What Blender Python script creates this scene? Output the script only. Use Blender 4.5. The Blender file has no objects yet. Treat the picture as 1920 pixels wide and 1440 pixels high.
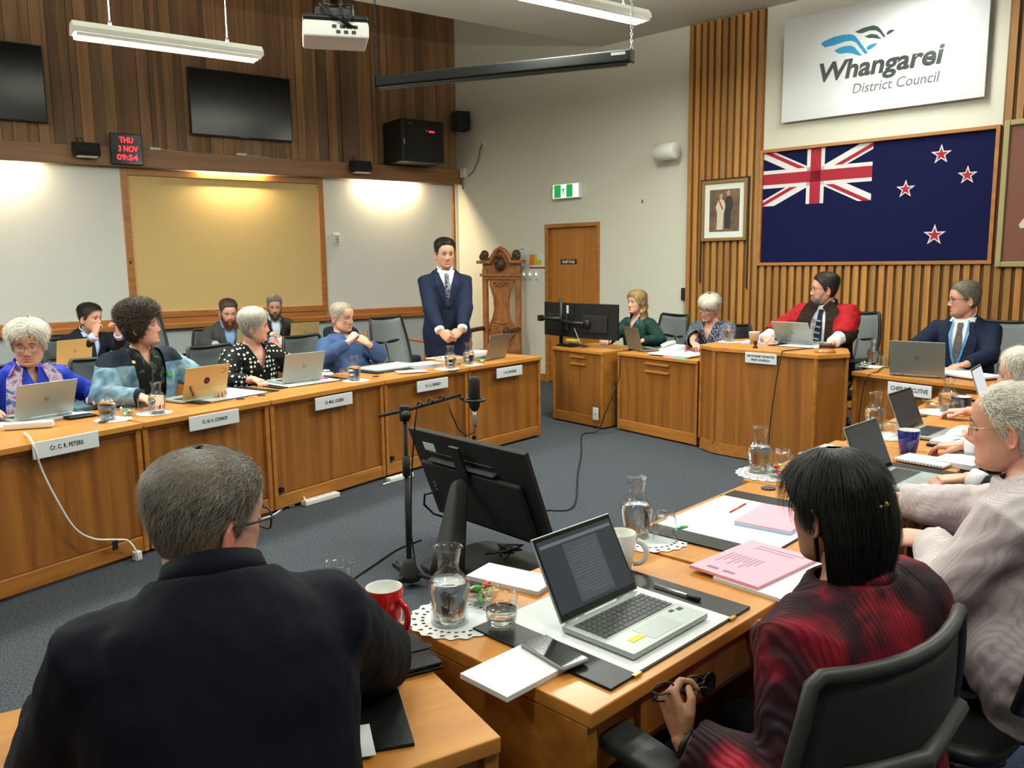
import bpy, bmesh, math, random
import numpy as np
from mathutils import Vector, Matrix
R = math.radians
PI = math.pi
rnd = random.Random(11)
SC = bpy.context.scene
COL = SC.collection
M = {}


def lin(c):
    return tuple(((x / 255) / 12.92 if x / 255 <= .04045 else ((x / 255 + .055) / 1.055) ** 2.4) for x in c)


def nodes(name):
    m = bpy.data.materials.new(name)
    m.use_nodes = True
    M[name] = m
    nt = m.node_tree
    b = nt.nodes['Principled BSDF']
    return m, nt, b


def setp(b, **k):
    for n, v in k.items():
        b.inputs[n.replace('_', ' ')].default_value = v


def mat(name, col, rough=.5, metal=0., spec=.5, noise=None, bump=None, emit=0., ecol=None, coat=0., sheen=0., trans=0., ior=1.45, alpha=1., sss=0.):
    m, nt, b = nodes(name)
    c = (*lin(col), 1)
    setp(b, Base_Color=c, Roughness=rough, Metallic=metal, IOR=ior, Alpha=alpha)
    b.inputs['Specular IOR Level'].default_value = spec
    b.inputs['Coat Weight'].default_value = coat
    b.inputs['Sheen Weight'].default_value = sheen
    b.inputs['Transmission Weight'].default_value = trans
    if sss:
        b.inputs['Subsurface Weight'].default_value = sss
        b.inputs['Subsurface Radius'].default_value = (.012, .005, .003)
        b.inputs['Subsurface Scale'].default_value = 1.0
    if emit:
        b.inputs['Emission Color'].default_value = (*lin(ecol or col), 1)
        b.inputs['Emission Strength'].default_value = emit
    L = nt.links
    if noise or bump:
        tc = nt.nodes.new('ShaderNodeTexCoord')
    if noise:  # (scale, second colour, detail, contrast)
        n = nt.nodes.new('ShaderNodeTexNoise')
        n.inputs['Scale'].default_value = noise[0]
        n.inputs['Detail'].default_value = noise[2] if len(noise) > 2 else 4
        L.new(tc.outputs['Object'], n.inputs['Vector'])
        r = nt.nodes.new('ShaderNodeValToRGB')
        k = noise[3] if len(noise) > 3 else .2
        r.color_ramp.elements[0].position = .5 - k
        r.color_ramp.elements[1].position = .5 + k
        r.color_ramp.elements[0].color = c
        r.color_ramp.elements[1].color = (*lin(noise[1]), 1)
        L.new(n.outputs['Fac'], r.inputs['Fac'])
        L.new(r.outputs['Color'], b.inputs['Base Color'])
    if bump:  # (scale, strength, distance)
        n = nt.nodes.new('ShaderNodeTexNoise')
        n.inputs['Scale'].default_value = bump[0]
        n.inputs['Detail'].default_value = 3
        L.new(tc.outputs['Object'], n.inputs['Vector'])
        p = nt.nodes.new('ShaderNodeBump')
        p.inputs['Strength'].default_value = bump[1]
        p.inputs['Distance'].default_value = bump[2] if len(bump) > 2 else .01
        L.new(n.outputs['Fac'], p.inputs['Height'])
        L.new(p.outputs['Normal'], b.inputs['Normal'])
    return m


def wood(name, c1, c2, grain=(1, 1, 1), scale=6, rough=.35, coat=.0, attr=False, c3=None):
    """timber: noise stretched along the grain; grain = scale per axis"""
    m, nt, b = nodes(name)
    L = nt.links
    tc = nt.nodes.new('ShaderNodeTexCoord')
    oi = nt.nodes.new('ShaderNodeObjectInfo')
    mp = nt.nodes.new('ShaderNodeMapping')
    mp.inputs['Scale'].default_value = [g * scale for g in grain]
    ad = nt.nodes.new('ShaderNodeVectorMath')
    ad.operation = 'ADD'
    mu = nt.nodes.new('ShaderNodeMath')
    mu.operation = 'MULTIPLY'
    mu.inputs[1].default_value = 37.
    L.new(oi.outputs['Random'], mu.inputs[0])
    L.new(tc.outputs['Object'], mp.inputs['Vector'])
    L.new(mp.outputs['Vector'], ad.inputs[0])
    L.new(mu.outputs[0], ad.inputs[1])
    n = nt.nodes.new('ShaderNodeTexNoise')
    n.inputs['Scale'].default_value = 1.
    n.inputs['Detail'].default_value = 6
    n.inputs['Roughness'].default_value = .6
    n.inputs['Distortion'].default_value = .6
    vec = ad.outputs[0]
    if attr:
        at = nt.nodes.new('ShaderNodeAttribute')
        at.attribute_name = 'tone'
        a2 = nt.nodes.new('ShaderNodeVectorMath')
        a2.operation = 'MULTIPLY_ADD'
        a2.inputs[1].default_value = (91, 53, 17)
        L.new(at.outputs['Color'], a2.inputs[0])
        L.new(ad.outputs[0], a2.inputs[2])
        vec = a2.outputs[0]
    L.new(vec, n.inputs['Vector'])
    r = nt.nodes.new('ShaderNodeValToRGB')
    r.color_ramp.elements[0].position = .3
    r.color_ramp.elements[1].position = .72
    r.color_ramp.elements[0].color = (*lin(c2), 1)
    r.color_ramp.elements[1].color = (*lin(c1), 1)
    L.new(n.outputs['Fac'], r.inputs['Fac'])
    out = r.outputs['Color']
    if attr:
        mx = nt.nodes.new('ShaderNodeMix')
        mx.data_type = 'RGBA'
        mx.blend_type = 'MULTIPLY'
        mx.inputs[0].default_value = 1.
        L.new(out, mx.inputs[6])
        L.new(at.outputs['Color'], mx.inputs[7])
        out = mx.outputs[2]
    L.new(out, b.inputs['Base Color'])
    n2 = nt.nodes.new('ShaderNodeTexNoise')
    n2.inputs['Scale'].default_value = 9.
    n2.inputs['Detail'].default_value = 3
    L.new(vec, n2.inputs['Vector'])
    p = nt.nodes.new('ShaderNodeBump')
    p.inputs['Strength'].default_value = .05
    p.inputs['Distance'].default_value = .004
    L.new(n2.outputs['Fac'], p.inputs['Height'])
    L.new(p.outputs['Normal'], b.inputs['Normal'])
    setp(b, Roughness=rough)
    b.inputs['Coat Weight'].default_value = coat
    b.inputs['Coat Roughness'].default_value = .15
    return m


class MB:
    def __init__(s):
        s.v, s.f, s.m, s.s, s.tone = [], [], [], [], None

    def add(s, vs, fs, mi=0, sm=False, X=None):
        b = len(s.v)
        if X is not None:
            vs = [X @ Vector(p) for p in vs]
        s.v += [tuple(p) for p in vs]
        s.f += [tuple(b + i for i in f) for f in fs]
        s.m += [mi] * len(fs)
        s.s += [sm] * len(fs)
        return s

    def bx(s, x0, x1, y0, y1, z0, z1, mi=0, X=None):
        v = [(x0, y0, z0), (x1, y0, z0), (x1, y1, z0), (x0, y1, z0), (x0, y0, z1), (x1, y0, z1), (x1, y1, z1), (x0, y1, z1)]
        return s.add(v, [(3, 2, 1, 0), (4, 5, 6, 7), (0, 1, 5, 4), (1, 2, 6, 5), (2, 3, 7, 6), (3, 0, 4, 7)], mi, False, X)

    def prism(s, poly, z0, z1, mi=0, X=None, sm=False):
        n = len(poly)
        v = [(x, y, z0) for x, y in poly] + [(x, y, z1) for x, y in poly]
        f = [tuple(range(n))[::-1], tuple(range(n, 2 * n))] + [(i, (i + 1) % n, n + (i + 1) % n, n + i) for i in range(n)]
        return s.add(v, f, mi, sm, X)

    def loft(s, rings, mi=0, sm=True, cap=True, X=None, closed=True):
        n = len(rings[0])
        v = [p for r in rings for p in r]
        f = []
        for k in range(len(rings) - 1):
            for i in range(n if closed else n - 1):
                j = (i + 1) % n
                f.append((k * n + i, k * n + j, (k + 1) * n + j, (k + 1) * n + i))
        if cap:
            f.append(tuple(range(n))[::-1])
            f.append(tuple(range((len(rings) - 1) * n, len(rings) * n)))
        return s.add(v, f, mi, sm, X)

    def tube(s, pts, r, n=8, mi=0, cap=True, X=None, sm=True, flat=1., up=None):
        pts = [Vector(p) for p in pts]
        rs = r if isinstance(r, (list, tuple)) else [r] * len(pts)
        rings = []
        t0 = (pts[1] - pts[0]).normalized()
        a = Vector(up) if up else (Vector((0, 0, 1)) if abs(t0.z) < .9 else Vector((1, 0, 0)))
        nrm = (a - t0 * a.dot(t0)).normalized()
        for i, p in enumerate(pts):
            t = ((pts[min(i + 1, len(pts) - 1)] - pts[max(i - 1, 0)])).normalized()
            nrm = (nrm - t * nrm.dot(t)).normalized()
            bi = t.cross(nrm)
            rings.append([p + (nrm * math.cos(2 * PI * k / n) * flat + bi * math.sin(2 * PI * k / n)) * rs[i] for k in range(n)])
        return s.loft(rings, mi, sm, cap, X)

    def lathe(s, prof, n=24, c=(0, 0, 0), mi=0, sm=True, X=None, cap=True):
        rings = [[(c[0] + r * math.cos(2 * PI * k / n), c[1] + r * math.sin(2 * PI * k / n), c[2] + z) for k in range(n)] for r, z in prof]
        return s.loft(rings, mi, sm, cap, X)

    def ell(s, c, r, n=16, m=10, mi=0, X=None):
        rx, ry, rz = r if isinstance(r, (tuple, list)) else (r, r, r)
        prof = [(math.sin(PI * (k + .02) / (m + .04)), -math.cos(PI * (k + .02) / (m + .04))) for k in range(m + 1)]
        rings = [[(c[0] + rx * q * math.cos(2 * PI * k / n), c[1] + ry * q * math.sin(2 * PI * k / n), c[2] + rz * z) for k in range(n)] for q, z in prof]
        return s.loft(rings, mi, True, True, X)

    def quad(s, a, b, c, d, mi=0, X=None):
        return s.add([a, b, c, d], [(0, 1, 2, 3)], mi, False, X)

    def mesh(s, name, mats):
        me = bpy.data.meshes.new(name)
        me.from_pydata(s.v, [], s.f)
        for m in mats:
            me.materials.append(M[m] if isinstance(m, str) else m)
        me.polygons.foreach_set('material_index', s.m)
        me.polygons.foreach_set('use_smooth', s.s)
        if s.tone:
            a = me.color_attributes.new('tone', 'FLOAT_COLOR', 'POINT')
            a.data.foreach_set('color', [x for t in s.tone for x in (*t, 1.)])
        me.update()
        return me

    def build(s, name, mats, parent=None, bevel=0, seg=2, sub=0, solid=0, loc=None, rz=0):
        mats = mats if isinstance(mats, (list, tuple)) else [mats]
        o = bpy.data.objects.new(name, s.mesh(name, mats))
        COL.objects.link(o)
        if parent:
            o.parent = parent
        if loc:
            o.location = loc
        if rz:
            o.rotation_euler.z = rz
        if solid:
            q = o.modifiers.new('s', 'SOLIDIFY')
            q.thickness = solid
        if bevel:
            q = o.modifiers.new('b', 'BEVEL')
            q.width = bevel
            q.segments = seg
            q.limit_method = 'ANGLE'
            q.angle_limit = R(40)
            o.data.polygons.foreach_set('use_smooth', [True] * len(o.data.polygons))
            w = o.modifiers.new('w', 'WEIGHTED_NORMAL')
            w.keep_sharp = True
        if sub:
            q = o.modifiers.new('u', 'SUBSURF')
            q.levels = q.render_levels = sub
        return o


def tag(o, label=None, cat=None, group=None, kind=None):
    if label: o['label'] = label
    if cat: o['category'] = cat
    if group: o['group'] = group
    if kind: o['kind'] = kind
    return o


def thing(name, label, cat, loc=(0, 0, 0), rz=0., group=None):
    o = bpy.data.objects.new(name, None)
    COL.objects.link(o)
    o.location = loc
    o.rotation_euler.z = rz
    o.empty_display_size = .1
    return tag(o, label, cat, group)


def dup(o, label=None, loc=None, rz=None, par=None):
    c = o.copy()
    COL.objects.link(c)
    if par: c.parent = par
    for ch in list(o.children):
        dup(ch, par=c)
    if label: c['label'] = label
    if loc is not None: c.location = loc
    if rz is not None: c.rotation_euler.z = rz
    return c


def text(name, s, size, parent, loc, material, rot=(R(90), 0, 0), align='CENTER', shear=0, offset=0, ext=.0004, spacing=1., sx=1., fitw=None):
    """lettering as a mesh: local x right, reads from -Y"""
    cu = bpy.data.curves.new(name, 'FONT')
    cu.body = s
    cu.size = size
    cu.align_x = align
    cu.align_y = 'CENTER'
    cu.shear = shear
    cu.offset = offset
    cu.extrude = ext
    cu.resolution_u = 3
    cu.space_character = spacing
    t = bpy.data.objects.new(name, cu)
    COL.objects.link(t)
    bpy.context.view_layer.update()
    me = bpy.data.meshes.new_from_object(t.evaluated_get(bpy.context.evaluated_depsgraph_get()))
    bpy.data.objects.remove(t)
    me.materials.clear()
    me.materials.append(M[material] if isinstance(material, str) else material)
    if fitw:
        xs = [v.co.x for v in me.vertices]
        sx = fitw / (max(xs) - min(xs))
    o = bpy.data.objects.new(name, me)
    COL.objects.link(o)
    o.parent = parent
    o.location = loc
    o.rotation_euler = rot
    o.scale = (sx, 1, 1)
    return o


CORN = Vector((-0.672, 12.071, 0))
uW = Vector((0.7266, -0.6871, 0)); nW = Vector((-0.6871, -0.7266, 0))
uV = Vector((0.8151, 0.5793, 0)); nV = Vector((0.5793, -0.8151, 0))
RW = math.atan2(uW.y, uW.x)
RV = math.atan2(uV.y, uV.x)
Z = Vector((0, 0, 1))


def W(u, z, d=0.):
    return CORN + uW * u + nW * d + Z * z


def V(u, z, d=0.):
    return CORN + uV * u + nV * d + Z * z


def rzof(a, b):
    return math.atan2(b[1] - a[1], b[0] - a[0])


def at(o, rz, x, y, z=0.):
    """point given in a local frame (origin o, turned rz) -> world"""
    c, s = math.cos(rz), math.sin(rz)
    return Vector((o[0] + c * x - s * y, o[1] + s * x + c * y, z))


def cable(label, pts, r, material, name='cable', cat='cable', group=None, smooth=6):
    """a loose cable as one thing; points joined by a Catmull-Rom curve"""
    P = [Vector(p) for p in pts]
    if smooth and len(P) > 2:
        Q = [P[0] + (P[0] - P[1])] + P + [P[-1] + (P[-1] - P[-2])]
        out = []
        for i in range(1, len(Q) - 2):
            for k in range(smooth):
                t = k / smooth
                a, b_, c_, d_ = Q[i - 1], Q[i], Q[i + 1], Q[i + 2]
                out.append(.5 * ((2 * b_) + (c_ - a) * t + (2 * a - 5 * b_ + 4 * c_ - d_) * t * t + (3 * b_ - a - 3 * c_ + d_) * t ** 3))
        P = out + [P[-1]]
    return tag(MB().tube(P, r, 7).build(name, material), label, cat, group)

# ---------- materials of the room
mat('white_wall', (206, 204, 190), .75, bump=(60, .06, .004))
mat('grey_wall', (168, 172, 172), .8)
mat('ceiling_paint', (190, 190, 180), .85)
mat('whiteboard', (206, 206, 202), .3, spec=.35)
mat('pinboard', (206, 178, 122), .9, noise=(220, (194, 166, 112), 2, .2), bump=(420, .15, .002))
wood('slat_wood', (186, 134, 66), (146, 96, 40), (5, 5, .22), 3, .45, attr=True)
wood('clad_wood', (158, 118, 78), (112, 78, 50), (5, 5, .3), 2.5, .55, attr=True)
wood('trim_wood', (172, 112, 52), (138, 84, 34), (.5, 6, 6), 3, .4)
wood('fascia_wood', (150, 104, 62), (118, 78, 44), (.4, 5, 5), 3, .45)
wood('door_wood', (176, 114, 48), (146, 90, 34), (5, 5, .25), 2.2, .35)
wood('desk_top', (192, 132, 60), (172, 110, 44), (.5, 9, 9), 2.4, .36, coat=.08)
M['desk_top'].node_tree.nodes['Principled BSDF'].inputs['Specular IOR Level'].default_value = .4
wood('desk_front', (158, 100, 40), (112, 66, 22), (6, 6, .3), 2.2, .38, coat=.1)
wood('desk_edge', (176, 116, 50), (142, 88, 34), (.5, 6, 6), 3, .35)
mat('black', (16, 16, 17), .5)
mat('black_gloss', (9, 9, 10), .12, spec=.6)
mat('screen_off', (12, 13, 14), .16, spec=.5)
mat('black_matte', (22, 22, 23), .75)
mat('charcoal', (44, 46, 48), .6)
mat('dark_metal', (60, 60, 62), .35, .8)
mat('silver', (178, 182, 184), .32, .85)
mat('chrome', (205, 205, 205), .12, 1)
mat('white_plastic', (222, 222, 216), .4)
mat('white_paper', (212, 214, 216), .7)
mat('card_white', (206, 210, 214), .45)
mat('ink', (24, 24, 30), .6)
mat('grey_plastic', (130, 132, 134), .5)
mat('tube_glow', (255, 255, 250), .5, emit=14, ecol=(255, 250, 236))
mat('warm_glow', (255, 214, 140), .5, emit=14, ecol=(255, 206, 130))
mat('led_red', (255, 40, 50), .5, emit=4.5, ecol=(255, 30, 44))
mat('exit_green', (24, 150, 70), .4, emit=.55, ecol=(20, 170, 80))
mat('exit_white', (235, 240, 235), .4, emit=.9, ecol=(235, 245, 238))


def carpet():
    m, nt, b = nodes('carpet')
    L = nt.links
    tc = nt.nodes.new('ShaderNodeTexCoord')
    n = nt.nodes.new('ShaderNodeTexNoise')
    n.inputs['Scale'].default_value = 120
    n.inputs['Detail'].default_value = 5
    n.inputs['Roughness'].default_value = .75
    L.new(tc.outputs['Object'], n.inputs['Vector'])
    r = nt.nodes.new('ShaderNodeValToRGB')
    r.color_ramp.elements[0].position = .36
    r.color_ramp.elements[1].position = .66
    r.color_ramp.elements[0].color = (*lin((22, 26, 34)), 1)
    r.color_ramp.elements[1].color = (*lin((88, 92, 99)), 1)
    L.new(n.outputs['Fac'], r.inputs['Fac'])
    L.new(r.outputs['Color'], b.inputs['Base Color'])
    p = nt.nodes.new('ShaderNodeBump')
    p.inputs['Strength'].default_value = .5
    p.inputs['Distance'].default_value = .006
    L.new(n.outputs['Fac'], p.inputs['Height'])
    L.new(p.outputs['Normal'], b.inputs['Normal'])
    setp(b, Roughness=.95)
    b.inputs['Specular IOR Level'].default_value = .15
    m2, nt2, b2 = nodes('carpet_blue')
    tc = nt2.nodes.new('ShaderNodeTexCoord')
    n = nt2.nodes.new('ShaderNodeTexNoise')
    n.inputs['Scale'].default_value = 190
    n.inputs['Detail'].default_value = 5
    nt2.links.new(tc.outputs['Object'], n.inputs['Vector'])
    r = nt2.nodes.new('ShaderNodeValToRGB')
    r.color_ramp.elements[0].position = .34
    r.color_ramp.elements[1].position = .68
    r.color_ramp.elements[0].color = (*lin((22, 32, 56)), 1)
    r.color_ramp.elements[1].color = (*lin((56, 72, 104)), 1)
    nt2.links.new(n.outputs['Fac'], r.inputs['Fac'])
    nt2.links.new(r.outputs['Color'], b2.inputs['Base Color'])
    setp(b2, Roughness=.95)


carpet()


def struct(o):
    o['kind'] = 'structure'
    return o


VL = V(-9.2, 0)
WR = W(9.4, 0)
FL = [(CORN.x, CORN.y), (VL.x, VL.y), (VL.x, -3.4), (WR.x, -3.4), (WR.x, WR.y)]
struct(MB().prism(FL[::-1], -.05, 0).build('floor', 'carpet'))
# the round blue inlay of the carpet, seen between the screen and the desks
blue = [(1.15 + 2.05 * math.cos(a), 1.75 + 2.05 * math.sin(a)) for a in [2 * PI * k / 72 for k in range(72)]]
struct(MB().prism(blue, .0005, .003).build('floor_inlay', 'carpet_blue'))

# ---------- back wall (door wall and flag wall)
b = MB()
for u0, u1, z0, z1 in ((-.2, 1.585, 0, 5.4), (2.422, 9.4, 0, 5.4), (1.585, 2.422, 2.035, 5.4)):
    b.bx(u0, u1, 0, .15, z0, z1)
struct(b.build('wall_back', 'white_wall', loc=CORN, rz=RW))
d = struct(thing('door_1', None, None, W(1.558, 0), RW))
b = MB()
for x0, x1, z0, z1 in ((0, .05, 0, 2.068), (.842, .892, 0, 2.068), (.05, .842, 2.018, 2.068)):
    b.bx(x0, x1, -.018, .1, z0, z1)
b.build('door_frame', 'trim_wood', d, bevel=.004)
MB().bx(.053, .839, .04, .08, .006, 2.015).build('door_leaf', 'door_wood', d, bevel=.002)
b = MB()
for zz in (.2, 1.02, 1.84):
    b.tube([(.84, .034, zz - .05), (.84, .034, zz + .05)], .007)
b.build('hinge', 'dark_metal', d)
s = thing('door_sign', 'small dark plate reading Staff Only on the timber door', 'sign', W(1.92, 1.583, -.0385), RW)
MB().bx(-.135, .135, -.003, -.0002, -.032, .032).build('plate', mat('sign_maroon', (52, 22, 22), .4), s, bevel=.002)
text('lettering', 'Staff Only', .052, s, (0, -.0036, 0), 'white_plastic', offset=.001)

# timber slats: column beside the portrait, band under the flag, column beyond the flag
b = MB()
b.tone = []
def slat(u, z0, z1):
    w = .05
    t = rnd.uniform(.72, 1.08)
    g = rnd.uniform(.96, 1.05)
    b.bx(u, u + w, -.042, -.012, z0, z1)
    b.tone += [(t * g, t, t / g)] * 8
pitch = .0822
k = 0
u = 3.70
while u < 9.3:
    if u < 4.56 or u > 6.80:
        slat(u, .1, 4.115)
    else:
        slat(u, .1, 1.512)
    u += pitch
b.bx(3.70, 4.585, -.012, -.001, .1, 4.115, 0)
b.tone += [(.42, .38, .36)] * 8
b.bx(4.585, 6.80, -.012, -.001, .1, 1.512, 0)
b.tone += [(.42, .38, .36)] * 8
b.bx(6.80, 9.3, -.012, -.001, .1, 4.115, 0)
b.tone += [(.42, .38, .36)] * 8
struct(b.build('trim_1', 'slat_wood', loc=CORN, rz=RW))
b = MB()
b.bx(0.05, 1.55, -.014, -.001, .001, .1).bx(2.46, 3.69, -.014, -.001, .001, .1).bx(3.69, 9.3, -.02, -.001, .001, .1)
struct(b.build('baseboard_back', 'trim_wood', loc=CORN, rz=RW))

# ---------- left wall: vertical timber boards above a lit shelf, boards below
struct(MB().bx(-9.2, .2, .17, .3, 0, 5.4).bx(-9.2, .0, .13, .17, 0, 1.0).build('wall_left', 'grey_wall', loc=CORN, rz=RV))
b = MB()
b.tone = []
u = -9.2
while u < -.03:
    w = rnd.choice((.05, .07, .1, .1, .12, .14))
    w = min(w, -.0 - u)
    dep = rnd.choice((0, .012, .022))
    t = rnd.choice((.62, .75, .85, 1., 1.12, 1.22)) * rnd.uniform(.92, 1.06)
    g = rnd.uniform(.96, 1.05)
    b.bx(u, u + w - .003, .10 - dep, .165, 2.84, 5.39)
    b.tone += [(t * g, t, t / g)] * 8
    u += w
struct(b.build('trim_2', 'clad_wood', loc=CORN, rz=RV))
# shelf with fascia that hides the wall-washer lamps
b = MB()
b.bx(-9.2, .0, 0, .022, 2.69, 2.893).bx(-9.2, .0, .022, .10, 2.835, 2.857)
struct(b.build('trim_3', 'fascia_wood', loc=CORN, rz=RV, bevel=.003))
b = MB()
b.bx(-9.2, -.0, .024, .04, 2.69, 2.705)
struct(b.build('trim_4', mat('brass_strip', (150, 140, 90), .4, .5), loc=CORN, rz=RV))
# white corner trim
b = MB().bx(-.062, -.004, .09, .125, .9, 2.69)
struct(b.build('trim_5', 'white_plastic', loc=CORN, rz=RV))

UA, UB, UC = -4.47, -2.06, -.10


def board(name, label, cat, u0, u1, z0, z1, m, frame):
    t = thing(name, label, cat, V(u0, z0, -.128), RV)
    w, h = u1 - u0, z1 - z0
    MB().bx(.002, w - .002, -.006, 0, 0, h).build('panel', m, t)
    if frame:
        f = MB()
        fw = .075
        f.bx(0, fw, -.03, -.006, 0, h).bx(w - fw, w, -.03, -.006, 0, h).bx(fw, w - fw, -.03, -.006, 0, fw).bx(fw, w - fw, -.03, -.006, h - fw, h)
        f.build('frame', 'trim_wood', t, bevel=.004)
    return t


board('whiteboard', 'wide whiteboard beyond the framed pinboard, under the red digital clock', 'whiteboard', -9.0, UA, .985, 2.685, 'whiteboard', False)
t = board('pinboard', 'tan fabric pinboard in a timber frame under the shelf lamp', 'pinboard', UA, UB, .985, 2.685, 'pinboard', True)
MB().bx(.02, .045, -.036, -.0305, .63, .665).build('latch', 'black', t)
t = board('whiteboard', 'whiteboard between the pinboard and the room corner, with a small thermostat on it', 'whiteboard', UB, UC, .985, 2.685, 'whiteboard', False)
MB().bx(UC - UB, UC - UB + .04, -.028, 0, 0, 1.7).build('edge_trim', 'trim_wood', t, bevel=.003)
# trays under the boards
for u0, u1, lab in ((-9.0, UA - .01, 'timber pen tray under the whiteboard behind the grey suited heads'), (UA + .01, UB - .01, 'timber ledge under the framed pinboard'), (UB + .01, -.06, 'timber pen tray under the whiteboard by the corner')):
    t = thing('board_tray', lab, 'tray', V(u0, .885, -.125), RV)
    w = u1 - u0
    MB().bx(0, w, -.07, 0, 0, .018).build('ledge', 'trim_wood', t, bevel=.003)
    MB().bx(0, w, -.082, -.07, -.03, .03).build('lip', 'trim_wood', t, bevel=.004)
    MB().bx(0, w, -.012, -.001, .019, .095).build('rail', 'trim_wood', t, bevel=.003)

# ---------- other walls and ceiling
def wallseg(name, a, c, h=5.4):
    L = (Vector(c) - Vector(a)).length
    struct(MB().bx(0, L, 0, .12, 0, h).build(name, 'white_wall', loc=(*a, 0), rz=rzof(a, c)))
wallseg('wall_right', FL[4], FL[3])
wallseg('wall_front', FL[3], FL[2])
wallseg('wall_side', FL[2], FL[1])
def nline(n, u):
    p = V(u, 0, n)
    return (p.x, p.y)
e0, e1 = nline(2.46, 2.32), nline(2.46, -9.2)
main = [e0, e1, (VL.x, -3.4), (WR.x, -3.4), (WR.x, WR.y)]
struct(MB().prism(main[::-1], 4.125, 4.16).build('ceiling', 'ceiling_paint'))
L = (Vector(e0) - Vector(e1)).length
struct(MB().bx(0, L, .0, .05, 4.125, 5.4).build('ceiling_fascia', 'ceiling_paint', loc=(*e1, 0), rz=rzof(e1, e0)))
struct(MB().prism([(CORN.x, CORN.y), nline(0, -9.2), e1, e0][::1], 5.4, 5.44).build('ceiling_upper', 'ceiling_paint'))

# ---------- camera
cam = bpy.data.cameras.new('camera')
cam.sensor_width = 36
cam.lens = 1553 / 1920 * 36
cam.clip_start = .02
co = bpy.data.objects.new('camera', cam)
COL.objects.link(co)
pit = math.atan(226 / 1553)
rol = math.atan(126 / 10680)
fw = Vector((0, math.cos(pit), -math.sin(pit)))
up0 = Vector((0, math.sin(pit), math.cos(pit)))
r0 = Vector((1, 0, 0))
ri = r0 * math.cos(rol) - up0 * math.sin(rol)
up = r0 * math.sin(rol) + up0 * math.cos(rol)
mw = Matrix(((ri.x, up.x, -fw.x, 0), (ri.y, up.y, -fw.y, 0), (ri.z, up.z, -fw.z, 1.57), (0, 0, 0, 1)))
co.matrix_world = mw
SC.camera = co
SC.view_settings.view_transform = 'Standard'
SC.view_settings.look = 'None'
SC.view_settings.gamma = 1
SC.view_settings.use_curve_mapping = False
SC.view_settings.exposure = 0.0
SC.world = bpy.data.worlds.new('world')
SC.world.use_nodes = True
SC.world.node_tree.nodes['Background'].inputs[0].default_value = (.5, .5, .5, 1)
SC.world.node_tree.nodes['Background'].inputs[1].default_value = .0
SC.cycles.max_bounces = 8
SC.cycles.diffuse_bounces = 4
SC.cycles.glossy_bounces = 4
SC.cycles.transmission_bounces = 8
SC.cycles.transparent_max_bounces = 8
SC.cycles.sample_clamp_indirect = 4
SC.cycles.use_denoising = True
SC.cycles.caustics_reflective = False
SC.cycles.caustics_refractive = True

# ---------- luminaires
DL = R(54.6)


def area(name, loc, sx, sy, power, col, rot):
    l = bpy.data.lights.new(name, 'AREA')
    l.shape = 'RECTANGLE'
    l.size, l.size_y = sx, sy
    l.energy = power
    l.color = col
    o = bpy.data.objects.new(name, l)
    COL.objects.link(o)
    o.location = loc
    o.rotation_euler = rot
    return o


def luminaire(c, z, label, power, length=1.28, zc=4.12, ang=None, wires=True):
    rz = RV if ang is None else ang
    t = thing('ceiling_light', label, 'light', (c[0], c[1], z), rz, 'suspended fluorescent lights')
    h = length / 2
    prof = [(-.085, 0), (-.085, .035), (-.05, .075), (.05, .075), (.085, .035), (.085, 0)]
    b = MB()
    b.loft([[(x, y, zz) for y, zz in prof] for x in (-h, h)], sm=False)
    b.build('housing', 'white_plastic', t, bevel=.004)
    b = MB()
    for x in np.linspace(-h + .03, h - .03, 22):
        b.bx(x - .002, x + .002, -.075, .075, -.022, -.002)
    for y in (-.078, -.004, .075):
        b.bx(-h + .02, h - .02, y, y + .004, -.024, -.001)
    b.build('louvre', 'white_plastic', t)
    b = MB()
    b.bx(-h + .02, h - .02, -.07, .07, -.006, -.003)
    b.build('diffuser', 'tube_glow', t)
    if wires:
        for x in (-h * .62, h * .62):
            MB().tube([(x, 0, .076), (x, 0, zc - z - .002)], .004, 6).build('cord', 'grey_plastic', t)
            MB().tube([(x, 0, .076), (x, 0, .11)], .012, 8).build('gland', 'black', t)
    area('lamp', (c[0], c[1], z - .03), length - .06, .14, power, LC, (0, 0, rz))
    MB().bx(-h + .06, h - .06, -.03, .03, .0755, .0775).build('top_diffuser', 'tube_glow', t)
    area('uplamp', (c[0], c[1], z + .085), length - .14, .06, power * .85, LC, (PI, 0, rz))


LP = 60
LC = (.955, 1, .90)
luminaire((-2.40, 6.20), 3.13, 'lit fluorescent light hanging in front of the timber wall, above the wall screen', LP * 1.9)
luminaire((.62, 6.90), 3.56, 'lit fluorescent light hanging beyond the projector, at the end of the screen housing', LP * 1.9)
luminaire((3.02, 7.15), 3.95, 'lit fluorescent light above the council sign', LP * .8, zc=4.12)
for k, (x, y) in enumerate(((-4.3, 3.4), (-.9, 3.1), (1.9, 4.6), (-1.6, -.4), (1.3, .7), (3.6, 2.9), (-5.6, 5.0))):  # unseen fixtures, added above the seats to light the room
    luminaire((x, y), 3.5, 'added fluorescent light hanging unseen over the seats, outside the picture', LP * (1.7, .8, 1.2, .45, .55, .85, 1.8)[k])

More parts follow.
